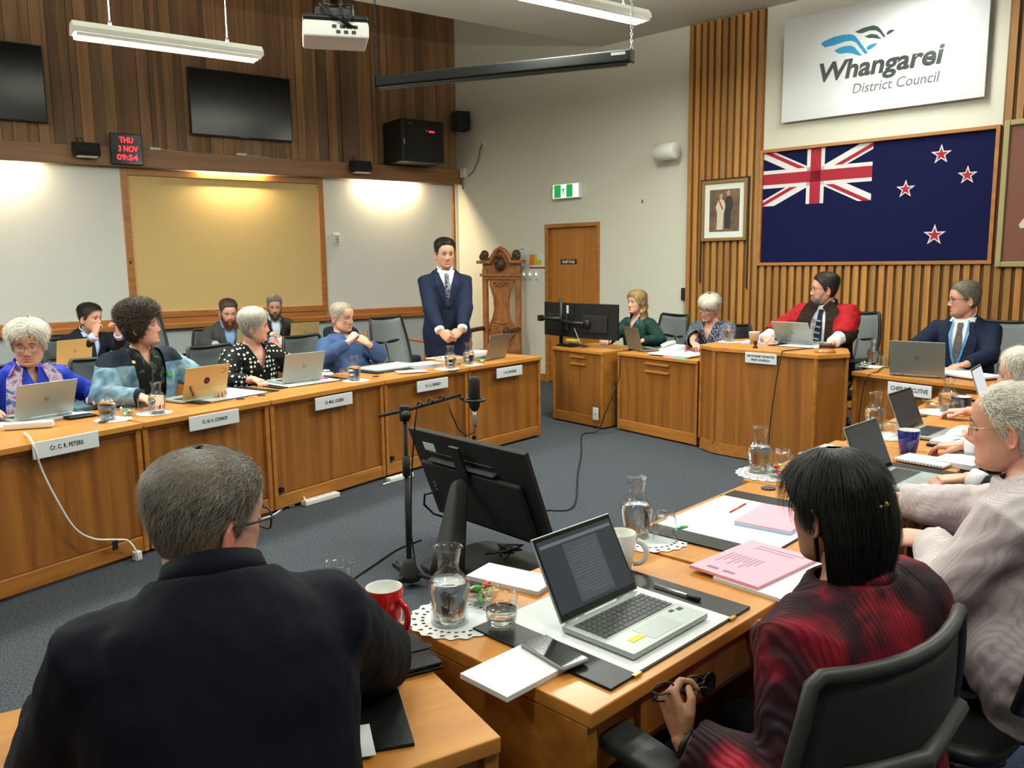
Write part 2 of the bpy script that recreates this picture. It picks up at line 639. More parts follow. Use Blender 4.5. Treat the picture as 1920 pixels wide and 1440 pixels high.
# warm lamps hidden behind the shelf fascia, one over each board
for u, lab in ((-5.75, 'over the wide whiteboard'), (-3.22, 'over the pinboard'), (-1.14, 'over the whiteboard by the corner')):
    p = V(u, 2.76, -.075)
    t = thing('shelf_light', 'warm strip lamp behind the shelf front ' + lab, 'light', p, RV)
    MB().bx(-.36, .36, -.02, .02, .02, .05).build('batten', 'white_plastic', t)
    MB().tube([(-.34, 0, .005), (.34, 0, .005)], .012, 10).build('tube', 'warm_glow', t)
    area('shelf_lamp', V(u, 2.745, -.075), .74, .03, 52, (1, .80, .50), (0, 0, RV))

# ---------- desks
def desk(label, A, B, depth=.6, h=.74, drawer=False, knobx=.5, group=None, grom=None, ov=.02, name='council_desk', tail=True):
    w = (Vector(B) - Vector(A)).length - .012
    t = thing(name, label, 'desk', (A[0] + .003 * math.cos(rzof(A, B)), A[1] + .003 * math.sin(rzof(A, B)), 0), rzof(A, B), group)
    MB().bx(0, w, 0, depth, h - .032, h).build('desktop', 'desk_top', t, bevel=.004)
    MB().bx(.03, w - .03, ov + .022, ov + .04, .11, h - .033).build('front_panel', 'desk_front', t)
    for x in (0, w - .03):
        MB().bx(x, x + .03, ov, depth - .01, .02, h - .033).build('side_panel', 'desk_edge', t, bevel=.002)
    MB().bx(.031, w - .031, ov + .004, ov + .03, .02, .105).build('plinth', 'desk_edge', t, bevel=.003)
    MB().bx(.031, w - .031, ov + .008, ov + .03, h - .052, h - .033).build('top_rail', 'desk_edge', t)
    if drawer:
        MB().bx(.031, w - .031, depth - .05, depth - .03, h - .16, h - .034).build('apron', 'desk_edge', t)
        dr = MB().bx(w * knobx - .22, w * knobx + .22, depth - .03, depth - .014, h - .135, h - .045).build('drawer', 'desk_front', t, bevel=.002)
        MB().lathe([(.014, 0), (.012, .014), (.028, .018), (.03, .022), (.026, .025), (.022, .023), (.004, .024)], 20, X=Matrix.Translation((w * knobx, depth - .014, h - .09)) @ Matrix.Rotation(R(-90), 4, 'X')).build('knob', 'dark_metal', dr)
    if grom:
        MB().lathe([(.026, 0), (.026, .004), (.02, .005), (.012, .003), (.004, .003)], 20, (grom[0], grom[1], h + .0005)).build('cable_grommet', 'black', t)
    if tail:
        MB().bx(.05, .075, ov - .003, ov + .02, .125, .155).build('latch', 'black', t)
    return t


LG = 'desks of the row facing the screen'
LD = [(-2.949, 2.846), (-2.46, 3.66), (-2.0, 4.42), (-1.51, 5.13), (-.92, 5.98), (-.34, 6.69), (.28, 7.42)]
LL = ['timber council desk nearest the camera in the nameplate row', 'timber council desk carrying the white power strip and its cable', 'timber council desk in front of the curly haired person', 'timber council desk in front of the woman in polka dots',
      'timber council desk with open papers, in front of the man in blue', 'timber council desk at the row end, in front of the standing man']
LG = None
LDESK = []
for k in range(6):
    LDESK.append(desk(LL[k], LD[k], LD[k + 1], .62, grom=(.78 if k < 3 else .08, .2)))
# curved row behind, along the boards
BD = [(-3.961, 5.974), (-3.491, 6.997), (-2.770, 7.650), (-2.137, 8.919)]
for k, lab in enumerate(('back row timber desk in front of the man with folded hands', 'back row timber desk between the curly haired person and the boards', 'back row timber desk in front of the two bearded men')):
    desk(lab, BD[k], BD[k + 1], .55, tail=False)
# desks on the camera side, seen from behind
RD = [(-.28, 1.84), (.286, 2.406), (.90, 3.06), (1.53, 3.75), (2.14, 4.44), (2.72, 5.13)]
RL = ['timber desk with drawer knob under the open laptop and white mug', 'timber desk with the red pen and pink agenda papers', 'timber desk under the laptop used by the person in dark sleeves', 'timber desk carrying the open black folder and purple mug', 'timber desk at the far end by the executive desk']
RDESK = []
for k in range(5):
    a, c = Vector(RD[k + 1]), Vector(RD[k])
    if k == 2:
        n = Vector((-.72, .69)) * .035
        a, c = a + n, c + n
    RDESK.append(desk(RL[k], a, c, .585, drawer=True, knobx=.5, grom=(.05, .1), tail=False))
RDESK.append(desk('timber desk under the elbow of the man in the navy jacket', (-.314, 1.856), (-1.12, 1.378), .57, drawer=True, tail=False))


def cabinet(label, A, B, depth, h, handle=True):
    w = (Vector(B) - Vector(A)).length
    t = thing('side_cabinet', label, 'cabinet', (A[0], A[1], 0), rzof(A, B))
    MB().bx(0, w, 0, depth, h - .03, h).build('cabinet_top', 'desk_top', t, bevel=.004)
    MB().bx(.025, w - .025, .02, .04, .11, h - .031).build('front_panel', 'desk_front', t)
    for x in (0, w - .025):
        MB().bx(x, x + .025, .006, depth - .005, .015, h - .031).build('side_panel', 'desk_edge', t, bevel=.002)
    MB().bx(.026, w - .026, .01, .03, .015, .108).build('plinth', 'desk_edge', t, bevel=.003)
    if handle:
        for zz in (h - .085, h - .155):
            MB().bx(w * .36, w * .66, .002, .019, zz, zz + .022).build('handle', 'desk_edge', t, bevel=.004)
    return t


cabinet('timber cabinet under the twin monitors, wall socket on its front', (.405, 8.26), (.845, 7.71), .62, .74)
cabinet('timber cabinet with two bar handles beside the high desk', (.985, 7.69), (1.56, 6.91), .62, .74)
# mayor's raised desk: a faceted front
HM = .885
t = thing('high_desk', 'raised timber desk with angled corners carrying the gavel', 'desk', (0, 0, 0))
OUT = [(1.565, 6.86), (1.625, 6.66), (2.235, 6.00), (2.50, 6.08), (2.62, 6.42), (2.1, 7.35), (1.95, 7.30)]
cx, cy = 2.08, 6.72
def shr(p, k):
    return (cx + (p[0] - cx) * k, cy + (p[1] - cy) * k)
MB().prism(OUT, HM - .035, HM).build('desktop', 'desk_top', t, bevel=.004)
b = MB()
c = MB()
for i in range(4):
    p_, q_ = OUT[i], OUT[i + 1]
    b.prism([shr(p_, .955), shr(q_, .955), shr(q_, .92), shr(p_, .92)], .1, HM - .036)
    c.prism([shr(p_, .972), shr(q_, .972), shr(q_, .93), shr(p_, .93)], .01, .1)
b.build('front_panel', 'desk_front', t)
c.build('plinth', 'desk_edge', t)
b = MB()
for p in OUT[:4]:
    q = shr(p, .966)
    b.tube([(q[0], q[1], .1), (q[0], q[1], HM - .036)], .016, 6, sm=False)
b.build('corner_edging', 'desk_edge', t)
MB().bx(-.02, .02, -.004, .0, -.06, .06, X=Matrix.Translation((*shr((1.595, 6.76), .945), .78)) @ Matrix.Rotation(R(-74), 4, 'Z')).build('socket_plate', 'silver', t)
desk('timber desk with the executive nameplate under the laptop', (2.545, 6.16), (3.30, 4.95), .62, tail=False)

# ---------- things on the left wall
def wallthing(name, label, cat, p, rz, group=None):
    return thing(name, label, cat, p, rz, group)


def flatscreen(label, u0, u1, z0, z1):
    w, h = u1 - u0, z1 - z0
    t = thing('wall_screen', label, 'screen', V(u0, z0, -.062), RV, 'switched off wall screens')
    MB().bx(0, w, -.045, 0, 0, h).build('casing', 'black', t, bevel=.004)
    MB().bx(.012, w - .012, -.0475, -.0455, .018, h - .012).build('panel', 'screen_off', t)
    MB().bx(w / 2 - .05, w / 2 + .05, -.0472, -.0452, .005, .014).build('maker_badge', 'grey_plastic', t)
    MB().bx(.2, w - .2, .0005, .03, .2, h - .2).build('bracket', 'black', t)
    return t


flatscreen('switched off black wall screen between the hanging light and the shelf', -3.69, -2.47, 3.098, 3.855)
flatscreen('switched off black wall screen nearest the red digital clock, cut by the picture edge', -6.40, -5.155, 3.10, 3.885)

t = thing('digital_clock', 'square red digital clock showing THU 3 NOV 09:54', 'clock', V(-4.415, 2.706, .006), RV)
MB().bx(-.165, .165, -.05, 0, 0, .335).build('casing', 'black', t, bevel=.006)
MB().bx(-.155, .155, -.0515, -.0505, .01, .325).build('panel', 'black_gloss', t)
for s, z, w in (('THU', .262, .14), ('3 NOV', .168, .2), ('09:54', .075, .215)):
    text('lettering', s, .085, t, (.0 if s != '3 NOV' else .012, -.0525, z), 'led_red', offset=.0015, fitw=w)


def wedge_speaker(label, u):
    t = thing('loudspeaker', label, 'speaker', V(u, 2.765, .012), RV, 'black wedge speakers on the shelf front')
    pr = [(-.001, .03), (-.001, .155), (-.15, .14), (-.19, .05), (-.16, .0), (-.04, 0)]
    MB().loft([[(x, y * s_, z) for y, z in pr] for x, s_ in ((-.13, .8), (-.11, 1), (.11, 1), (.13, .8))], sm=False).build('casing', 'black_matte', t, bevel=.008)
    MB().bx(-.10, .10, -.155, -.045, -.012, -.0005).build('white_underside', 'white_plastic', t, bevel=.004)
    b = MB()
    b.tube([(-.06, -.005, .15), (-.07, .03, .2), (-.02, .05, .21), (.03, .055, .12)], .005, 6)
    b.build('cable', 'black', t)


wedge_speaker('black wedge loudspeaker beside the red digital clock', -4.83)
wedge_speaker('black wedge loudspeaker below the black equipment cabinet', -1.61)

t = thing('equipment_rack', 'black wall cabinet with small red display lights', 'cabinet', V(-1.185, 2.90, -.07), RV)
MB().bx(0, .635, -.5, -.001, 0, .54).build('casing', 'black', t, bevel=.006)
dr = MB().bx(.02, .615, -.516, -.501, .02, .52).build('front_door', 'screen_off', t, bevel=.003)
MB().bx(.022, .032, -.53, -.517, .22, .28).build('lock', 'silver', dr)
b = MB()
for k in range(5):
    b.bx(.40 + k * .017, .413 + k * .017, -.519, -.5165, .385, .405)
b.bx(.36, .368, -.519, -.5165, .40, .41)
b.build('display_lights', 'led_red', t)
text('lettering', 'RACK', .022, t, (.13, -.5175, .49), 'grey_plastic')
cable('thin black cable running along the shelf under the equipment cabinet', [V(-1.20, 2.94, -.05), V(-1.26, 2.90, -.03), V(-1.36, 2.87, -.03), V(-1.50, 2.866, -.03), V(-1.58, 2.90, -.02)], .004, 'black')

for u, lab in ((-4.10, 'small white power adaptor on the shelf beside the digital clock'), (-3.12, 'small white socket on the shelf under the wall screen')):
    t = thing('power_adaptor', lab, 'adaptor', V(u, 2.894, -.01), RV)
    MB().bx(-.06, .06, -.0, .05, .0, .028).build('body', 'white_plastic', t, bevel=.005)
    MB().tube([(.06, .02, .014), (.16, .03, .006), (.34, .03, .004)], .004, 6).build('lead', 'white_plastic', t)
t = thing('thermostat', 'small beige wall thermostat on the whiteboard by the corner', 'thermostat', V(-1.90, 1.83, -.1205), RV)
MB().bx(-.05, .05, -.012, 0, 0, .16).build('plate', 'card_white', t, bevel=.003)
MB().bx(-.036, .036, -.028, -.0125, .03, .14).build('cover', mat('beige_plastic', (176, 172, 158), .5), t, bevel=.004)
MB().lathe([(.008, 0), (.008, .006)], 12, X=Matrix.Translation((0, -.0285, .085)) @ Matrix.Rotation(R(90), 4, 'X')).build('dial', 'charcoal', t)

# ---------- things on the back wall
t = thing('loudspeaker', 'small dark grey loudspeaker high on the white wall by the timber boards', 'speaker', W(.17, 3.40, .042), RW)
MB().bx(-.10, .10, -.20, -.0, 0, .25, X=Matrix.Rotation(R(-22), 4, 'Z')).build('casing', 'black_matte', t, bevel=.008)
MB().bx(-.088, .088, -.206, -.201, .012, .238, X=Matrix.Rotation(R(-22), 4, 'Z')).build('grille', 'charcoal', t)
MB().bx(-.03, .03, -.01, .028, .1, .15).build('bracket', 'black', t)
t = thing('wall_socket', 'white wall socket with a dangling lead below the small loudspeaker', 'socket', W(.46, 3.15, .001), RW)
MB().bx(-.04, .04, -.012, 0, 0, .1).build('plate', 'white_plastic', t, bevel=.003)
MB().tube([(-.02, -.02, .05), (-.06, -.03, -.02), (-.10, -.03, -.16), (-.2, -.03, -.3), (-.31, -.02, -.36)], .006, 6).build('lead', 'black', t)
t = thing('junction_box', 'small white junction box at the shelf end by the room corner', 'box', W(.05, 2.78, .001), RW)
MB().bx(-.045, .045, -.05, 0, 0, .13).build('body', 'white_plastic', t, bevel=.004)
MB().tube([(.0, -.03, 0), (0, -.035, -.08), (-.01, -.03, -.16)], .01, 6).build('conduit', 'grey_plastic', t)

t = thing('exit_sign', 'lit green emergency exit sign with a white running figure', 'sign', W(1.74, 2.372, .001), RW)
MB().bx(0, .44, -.07, 0, 0, .188).build('casing', 'white_plastic', t, bevel=.006)
MB().bx(.012, .428, -.073, -.0705, .012, .176).build('white_panel', 'exit_white', t)
MB().bx(.035, .145, -.0745, -.0735, .016, .172).bx(.235, .335, -.0745, -.0735, .016, .172).build('green_panel', 'exit_green', t)
b = MB()
q = lambda pts: b.prism([(x, z) for x, z in pts], 0, .0008, X=Matrix.Translation((.19, -.0745, .094)) @ Matrix.Rotation(R(90), 4, 'X'))
b.lathe([(.012, 0), (.012, .0008)], 12, X=Matrix.Translation((.012, -.0745, .143)) @ Matrix.Rotation(R(90), 4, 'X'), sm=False)
q([(-.012, .03), (.012, .034), (.004, -.012), (-.012, -.01)])
q([(.008, .03), (.034, .012), (.030, .004), (.006, .02)])
q([(-.008, .032), (-.03, .022), (-.032, .0), (-.024, .0), (-.022, .016), (-.006, .022)])
q([(.0, -.008), (.022, -.03), (.012, -.06), (.003, -.06), (.011, -.03), (-.008, -.01)])
q([(-.004, -.008), (-.014, -.034), (-.038, -.042), (-.038, -.034), (-.022, -.028), (-.012, -.006)])
b.build('running_figure', 'exit_green', t)

t = thing('loudspeaker', 'white loudspeaker on the wall beside the top of the timber slats', 'speaker', W(3.50, 2.69, .002), RW)
MB().loft([[(x, -.16 + .085 * math.cos(a) * s_, .1 + .095 * math.sin(a) * s_) for a in [2 * PI * k / 20 for k in range(20)]] for x, s_ in ((-.15, .8), (-.14, 1), (.12, 1), (.13, .85))], sm=True).build('casing', 'white_plastic', t)
MB().bx(-.04, .04, -.08, -.001, .06, .14).build('bracket', 'white_plastic', t, bevel=.004)

t = thing('portrait', 'framed photograph of a couple, draped with black ribbon, on the slats', 'picture', W(3.905, 1.787, .046), RW)
MB().bx(0, .035, -.03, 0, 0, .65).bx(.51, .545, -.03, 0, 0, .65).bx(.035, .51, -.03, 0, 0, .035).bx(.035, .51, -.03, 0, .615, .65).build('frame', mat('frame_gold', (132, 98, 52), .4), t, bevel=.004)
MB().bx(.035, .51, -.012, -.002, .035, .615).build('mount', mat('mount_board', (218, 222, 216), .7), t)
x0, x1, z0, z1 = .095, .455, .1, .55
b = MB().bx(x0, x1, -.0135, -.0125, z0, z1)
b.build('print', mat('print_brown', (120, 92, 66), .5, noise=(9, (70, 56, 44), 4, .2)), t)
b = MB()
flatp = lambda b, pts, mi, y=-.0140: b.prism(pts, 0, .0006, mi, X=Matrix.Translation((0, y, 0)) @ Matrix.Rotation(R(90), 4, 'X'))
flatp(b, [(.185, .12), (.26, .12), (.27, .3), (.295, .36), (.27, .43), (.235, .45), (.2, .43), (.17, .36), (.19, .3)], 0)
flatp(b, [(.215, .45), (.25, .45), (.255, .49), (.235, .51), (.212, .49)], 1)
flatp(b, [(.2, .44), (.215, .44), (.265, .34), (.25, .33)], 2, -.0147)
flatp(b, [(.285, .13), (.35, .13), (.355, .3), (.385, .38), (.365, .46), (.33, .48), (.295, .46), (.285, .38), (.275, .3)], 3)
flatp(b, [(.305, .48), (.335, .48), (.338, .525), (.318, .54), (.302, .52)], 1)
b.build('figures', [mat('print_cream', (196, 190, 172), .5), mat('print_skin', (176, 140, 116), .5), mat('print_red', (168, 48, 44), .5), mat('print_dark', (40, 38, 38), .5)], t)
b = MB()
b.bx(-.022, .567, -.012, .0, .651, .668)
for xa, xb, zb in ((-.022, -.002, -.47), (.547, .567, -.53)):
    b.prism([(xa, .651), (xa, zb + .03), ((xa + xb) / 2 + .01, zb), (xb, zb + .05), (xb, .651)], 0, .004, X=Matrix.Translation((0, -.004, 0)) @ Matrix.Rotation(R(90), 4, 'X'))
b.build('mourning_ribbon', 'black', t)

# national flag in a timber frame
t = thing('flag', 'framed national flag with red stars and a small union flag', 'flag', W(4.576, 1.515, .002), RW)
FW, FH = 2.222, 1.19
MB().bx(0, .033, -.06, 0, 0, FH).bx(FW - .033, FW, -.06, 0, 0, FH).bx(.033, FW - .033, -.06, 0, 0, .033).bx(.033, FW - .033, -.06, 0, FH - .033, FH).build('frame', 'trim_wood', t, bevel=.003)
mat('flag_blue', (17, 20, 58), .8, spec=.1, bump=(300, .2, .002))
mat('flag_red', (150, 24, 44), .8)
mat('flag_white', (214, 208, 210), .8)
b = MB()
b.bx(.033, FW - .033, -.03, -.02, .033, FH - .033, 0)
def fl(pts, mi, k):
    b.prism([(x, z) for x, z in pts], 0, .0005, mi, X=Matrix.Translation((0, -.0302 - .0006 * k, 0)) @ Matrix.Rotation(R(90), 4, 'X'))
cx0, cx1, cz0, cz1 = .036, 1.147, .615, FH - .034
cw, ch = cx1 - cx0, cz1 - cz0
mx, mz = (cx0 + cx1) / 2, (cz0 + cz1) / 2
def clip(p):
    # Sutherland-Hodgman against the canton
    for ax, lim, sgn in ((0, cx0, 1), (0, cx1, -1), (1, cz0, 1), (1, cz1, -1)):
        o = []
        for i in range(len(p)):
            a, c = p[i - 1], p[i]
            ia, ic = (a[ax] - lim) * sgn >= 0, (c[ax] - lim) * sgn >= 0
            if ia != ic:
                s_ = (lim - a[ax]) / (c[ax] - a[ax])
                o.append((a[0] + s_ * (c[0] - a[0]), a[1] + s_ * (c[1] - a[1])))
            if ic: o.append(c)
        p = o
    return p
def diag(dx, dz, w0, w1, mi, k):
    L = math.hypot(dx, dz)
    nx, nz = -dz / L, dx / L
    e = 1.3
    fl(clip([(mx + nx * w0, mz + nz * w0), (mx + dx * e + nx * w0, mz + dz * e + nz * w0), (mx + dx * e + nx * w1, mz + dz * e + nz * w1), (mx + nx * w1, mz + nz * w1)][::1]), mi, k)
hw = ch * .1
for dx, dz in ((cw / 2, ch / 2), (-cw / 2, ch / 2), (-cw / 2, -ch / 2), (cw / 2, -ch / 2)):
    diag(dx, dz, -hw, hw, 2, 0)
    diag(dx, dz, -hw * .66, 0, 1, 1)
fl([(mx - ch / 6, cz0), (mx + ch / 6, cz0), (mx + ch / 6, cz1), (mx - ch / 6, cz1)], 2, 2)
fl([(cx0, mz - ch / 6), (cx1, mz - ch / 6), (cx1, mz + ch / 6), (cx0, mz + ch / 6)], 2, 2)
fl([(mx - ch / 10, cz0), (mx + ch / 10, cz0), (mx + ch / 10, cz1), (mx - ch / 10, cz1)], 1, 3)
fl([(cx0, mz - ch / 10), (cx1, mz - ch / 10), (cx1, mz + ch / 10), (cx0, mz + ch / 10)], 1, 3)
for u, z, r in ((6.328, 2.5, .092), (6.555, 2.299, .085), (6.036, 2.213, .088), (6.311, 1.782, .1)):
    x, zz = u - 4.576, z - 1.515
    for rr, mi, k in ((r, 2, 1), (r * .68, 1, 2)):
        for j in range(5):
            a0 = R(90 + 72 * j)
            pts = [(x, zz)]
            for aa, q_ in ((a0 - R(36), .382), (a0, 1.), (a0 + R(36), .382)):
                pts.append((x + rr * q_ * math.cos(aa), zz + rr * q_ * math.sin(aa)))
            fl(pts, mi, k)
b.build('flag_cloth', ['flag_blue', 'flag_red', 'flag_white'], t)

# council sign
t = thing('council_sign', 'large glossy white council sign with a blue bird emblem', 'sign', W(4.80, 2.953, .03), RW)
SW, SH = 1.855, 1.0
TILT = Matrix.Rotation(R(0), 4, 'X')
MB().bx(0, SW, -.03, 0, 0, SH).build('board', mat('sign_gloss', (206, 207, 212), .1, coat=.6), t, bevel=.003)
for xx in (.3, SW - .3):
    MB().bx(xx - .05, xx + .05, .0005, .028, .1, .9).build('batten', 'white_plastic', t)
def lu(px, py):
    return None
b = MB()
def lg(pts, mi):
    b.prism([(u - 4.80, z - 2.953) for u, z in pts], 0, .001, mi, X=Matrix.Translation((0, -.0302, 0)) @ Matrix.Rotation(R(90), 4, 'X'))
lg([(5.198, 3.636), (5.223, 3.613), (5.327, 3.618), (5.421, 3.633), (5.480, 3.629), (5.523, 3.604), (5.589, 3.515), (5.614, 3.483), (5.639, 3.492), (5.538, 3.636), (5.508, 3.672), (5.469, 3.691), (5.392, 3.700), (5.307, 3.695), (5.241, 3.681), (5.182, 3.660)], 0)
lg([(5.352, 3.537), (5.383, 3.526), (5.434, 3.526), (5.485, 3.515), (5.546, 3.484), (5.588, 3.475), (5.510, 3.567), (5.474, 3.587), (5.414, 3.592), (5.360, 3.584), (5.316, 3.566)], 0)
lg([(5.638, 3.516), (5.651, 3.517), (5.696, 3.537), (5.725, 3.564), (5.681, 3.565), (5.649, 3.558), (5.622, 3.541)], 0)
lg([(5.541, 3.685), (5.578, 3.678), (5.643, 3.690), (5.700, 3.681), (5.737, 3.656), (5.776, 3.605), (5.795, 3.606), (5.754, 3.672), (5.723, 3.709), (5.681, 3.730), (5.584, 3.725), (5.510, 3.705)], 1)
lg([(5.643, 3.622), (5.671, 3.621), (5.712, 3.607), (5.761, 3.594), (5.710, 3.644), (5.661, 3.658), (5.599, 3.646)], 1)
lg([(5.810, 3.619), (5.851, 3.635), (5.877, 3.652), (5.837, 3.661), (5.813, 3.653), (5.799, 3.629)], 1)

b.build('bird_emblem', [mat('logo_blue', (22, 128, 176), .3), mat('logo_dark', (36, 52, 52), .3)], t)
mat('sign_ink', (26, 32, 30), .35)
text('lettering', 'Whangarei', .24, t, (.925, -.031, .415), 'sign_ink', shear=.17, offset=.0075, fitw=1.135)
text('lettering', 'District Council', .13, t, (1.09, -.031, .225), mat('sign_grey', (88, 92, 92), .35), shear=.17, offset=.001, fitw=.775)

t = thing('framed_print', 'brown framed print beyond the flag, cut by the picture edge', 'picture', W(6.83, 1.49, .046), RW)
MB().bx(0, .045, -.035, 0, 0, 1.24).bx(1.05, 1.095, -.035, 0, 0, 1.24).bx(.045, 1.05, -.035, 0, 0, .045).bx(.045, 1.05, -.035, 0, 1.195, 1.24).build('frame', mat('frame_pale', (150, 138, 96), .4), t, bevel=.005)
MB().bx(.045, 1.05, -.015, -.002, .045, 1.195).build('print', mat('print_maroon', (108, 62, 46), .6), t)
b = MB()
flatp(b, [(.17, .33), (.16, .36), (.2, .42), (.22, .5), (.2, .56), (.24, .6), (.4, .6), (.42, .32)], 0, -.0152)
b.build('print_motif', 'print_cream', t)

for u0, u1, z0, z1, lab, k in ((1.045, 1.24, 1.50, 1.79, 'white printed notice on the wall behind the carved chair', 0), (1.275, 1.55, 1.50, 1.70, 'small notice with orange and yellow floor plan on the wall', 1)):
    t = thing('wall_notice', lab, 'notice', W(u0, z0, .002), RW)
    w, h = u1 - u0, z1 - z0
    MB().bx(0, w, -.001, 0, 0, h).build('sheet', 'white_paper', t)
    b = MB()
    if k:
        flatp(b, [(.0, .045), (.09, .045), (.09, .19), (.0, .19)], 0, -.0012)
        flatp(b, [(.09, .045), (.215, .045), (.215, .11), (.15, .12), (.13, .19), (.09, .19)], 1, -.0012)
        flatp(b, [(.0, .0), (w, .0), (w, .022), (.0, .022)], 2, -.0012)
        b.build('print', [mat('plan_orange', (206, 122, 50), .6), mat('plan_yellow', (190, 182, 40), .6), mat('plan_red', (160, 40, 52), .6)], t)
    else:
        flatp(b, [(.04, .25), (.14, .25), (.14, .262), (.04, .262)], 0, -.0012)
        for r_ in range(7):
            flatp(b, [(.02, .03 + r_ * .03), (.15, .03 + r_ * .03), (.15, .034 + r_ * .03), (.02, .034 + r_ * .03)], 0, -.0012)
        b.build('print', ['grey_plastic'], t)
for u, lab in ((1.176, 'lit wall switch nearest the carved chair'), (1.285, 'middle of three lit wall switches beside the staff door'), (1.398, 'lit wall switch nearest the staff door')):
    t = thing('wall_switch', lab, 'switch', W(u, 1.385, .001), RW, 'row of lit wall switches')
    MB().bx(-.03, .03, -.008, 0, 0, .08).build('plate', 'white_plastic', t, bevel=.002)
    MB().lathe([(.012, 0), (.012, .006), (.004, .008)], 14, X=Matrix.Translation((0, -.0085, .04)) @ Matrix.Rotation(R(90), 4, 'X')).build('button', mat('switch_glow', (220, 240, 255), .4, emit=2.2, ecol=(190, 225, 255)), t)
    MB().bx(-.025, .025, -.001, 0, -.04, -.028).build('caption', 'grey_plastic', t)
t = thing('wall_remote', 'black handset clipped to the wall edge beside the slats', 'remote', W(3.665, 1.13, .001), RW)
MB().bx(-.027, .027, -.035, 0, 0, .14).build('body', 'black', t, bevel=.008)
MB().tube([(0, -.02, 0), (.005, -.012, -.25), (-.01, -.01, -.5)], .0025, 6).build('lead', 'grey_plastic', t)
t = thing('wall_heater', 'flat grey wall heater panel between the blonde woman and the slats', 'heater', W(3.30, .45, .002), RW)
MB().bx(0, .40, -.07, 0, 0, .32).build('panel', mat('heater_grey', (164, 172, 176), .4), t, bevel=.006)
b = MB()
for k in range(9):
    b.bx(.03, .37, -.072, -.0705, .03 + k * .03, .034 + k * .03)
b.build('vent_grille', 'grey_plastic', t)
t = thing('wall_hook', 'tiny dark hook on the bare white wall beside the exit sign', 'hook', W(3.077, 2.255, .001), RW)
MB().bx(-.005, .005, -.012, 0, 0, .04).build('pin', 'charcoal', t, bevel=.001)

# ---------- hanging things
t = thing('projector', 'white ceiling projector with black top, hanging on a pole', 'projector', (-.93, 4.68, 2.75), R(14))
MB().bx(-.17, .17, -.14, .14, 0, .085).build('casing', 'white_plastic', t, bevel=.014, seg=3)
MB().bx(-.168, .168, -.138, .138, .086, .115).build('lid', 'black', t, bevel=.012)
b = MB()
for k, (x, z) in enumerate(((-.02, .055), (.02, .055), (.055, .055), (.0, .028), (.04, .028), (.08, .028), (.09, .055))):
    b.bx(x, x + .022, -.143, -.1405, z - .008, z + .008)
b.build('socket_row', 'black', t)
b = MB()
for k in range(7):
    b.bx(.171, .1735, -.1 + k * .014, -.094 + k * .014, .02, .07)
b.build('vent_grille', 'grey_plastic', t)
MB().tube([(0, 0, .17), (0, 0, 1.365)], .022, 12).build('pole', 'black', t)
MB().bx(-.10, .10, -.08, .08, .116, .17).build('mount', 'black', t, bevel=.01)
for k in range(4):
    a = k * 1.3
    MB().tube([(.04 + .02 * k, -.142, .05), (.05 * math.cos(a) + .03, -.17, .1), (.09 * math.cos(a), -.12, .17), (.08 * math.sin(a), .02, .2), (.02, .02, .3 + .04 * k)], .006, 6).build('cable', 'black', t)

p, q = Vector((-1.129, 7.36, 3.07)), Vector((.945, 6.553, 3.07))
t = thing('screen_housing', 'long black roll-up projection screen case hanging on two chains', 'screen', p, rzof(p, q))
L = (q - p).length
MB().bx(.015, L - .015, -.045, .045, .0, .085).build('case', 'black_matte', t, bevel=.012)
MB().bx(.03, L - .05, -.03, .03, -.022, -.001).build('bottom_bar', 'black', t, bevel=.004)
for x in (0, L - .014):
    MB().bx(x, x + .014, -.05, .05, -.004, .09).build('end_cap', 'black', t, bevel=.004)
MB().bx(L - .16, L - .05, -.0465, -.0455, .05, .07).build('maker_label', 'card_white', t)
for x in (.012, L - .012):
    b = MB()
    z = .092
    k = 0
    while z < 1.02:
        X = Matrix.Translation((x, 0, z)) @ Matrix.Rotation(R(90 * (k % 2)), 4, 'Z')
        b.tube([X @ Vector((.009 * math.cos(a), 0, .015 * math.sin(a) + .012)) for a in [2 * PI * j / 8 for j in range(9)]], .0028, 5, cap=False)
        z += .024
        k += 1
    b.build('chain', 'dark_metal' if x < 1 else 'silver', t)

# ---------- chairs
mat('mesh_grey', (80, 87, 89), .8, bump=(900, .3, .002))
mat('mesh_light', (112, 118, 119), .8, bump=(900, .3, .002))
mat('mesh_black', (20, 21, 21), .7, bump=(900, .4, .002))
mat('chair_grey', (44, 44, 43), .5)
mat('arm_pad', (36, 38, 41), .55)
mat('navy_cushion', (24, 36, 50), .9)


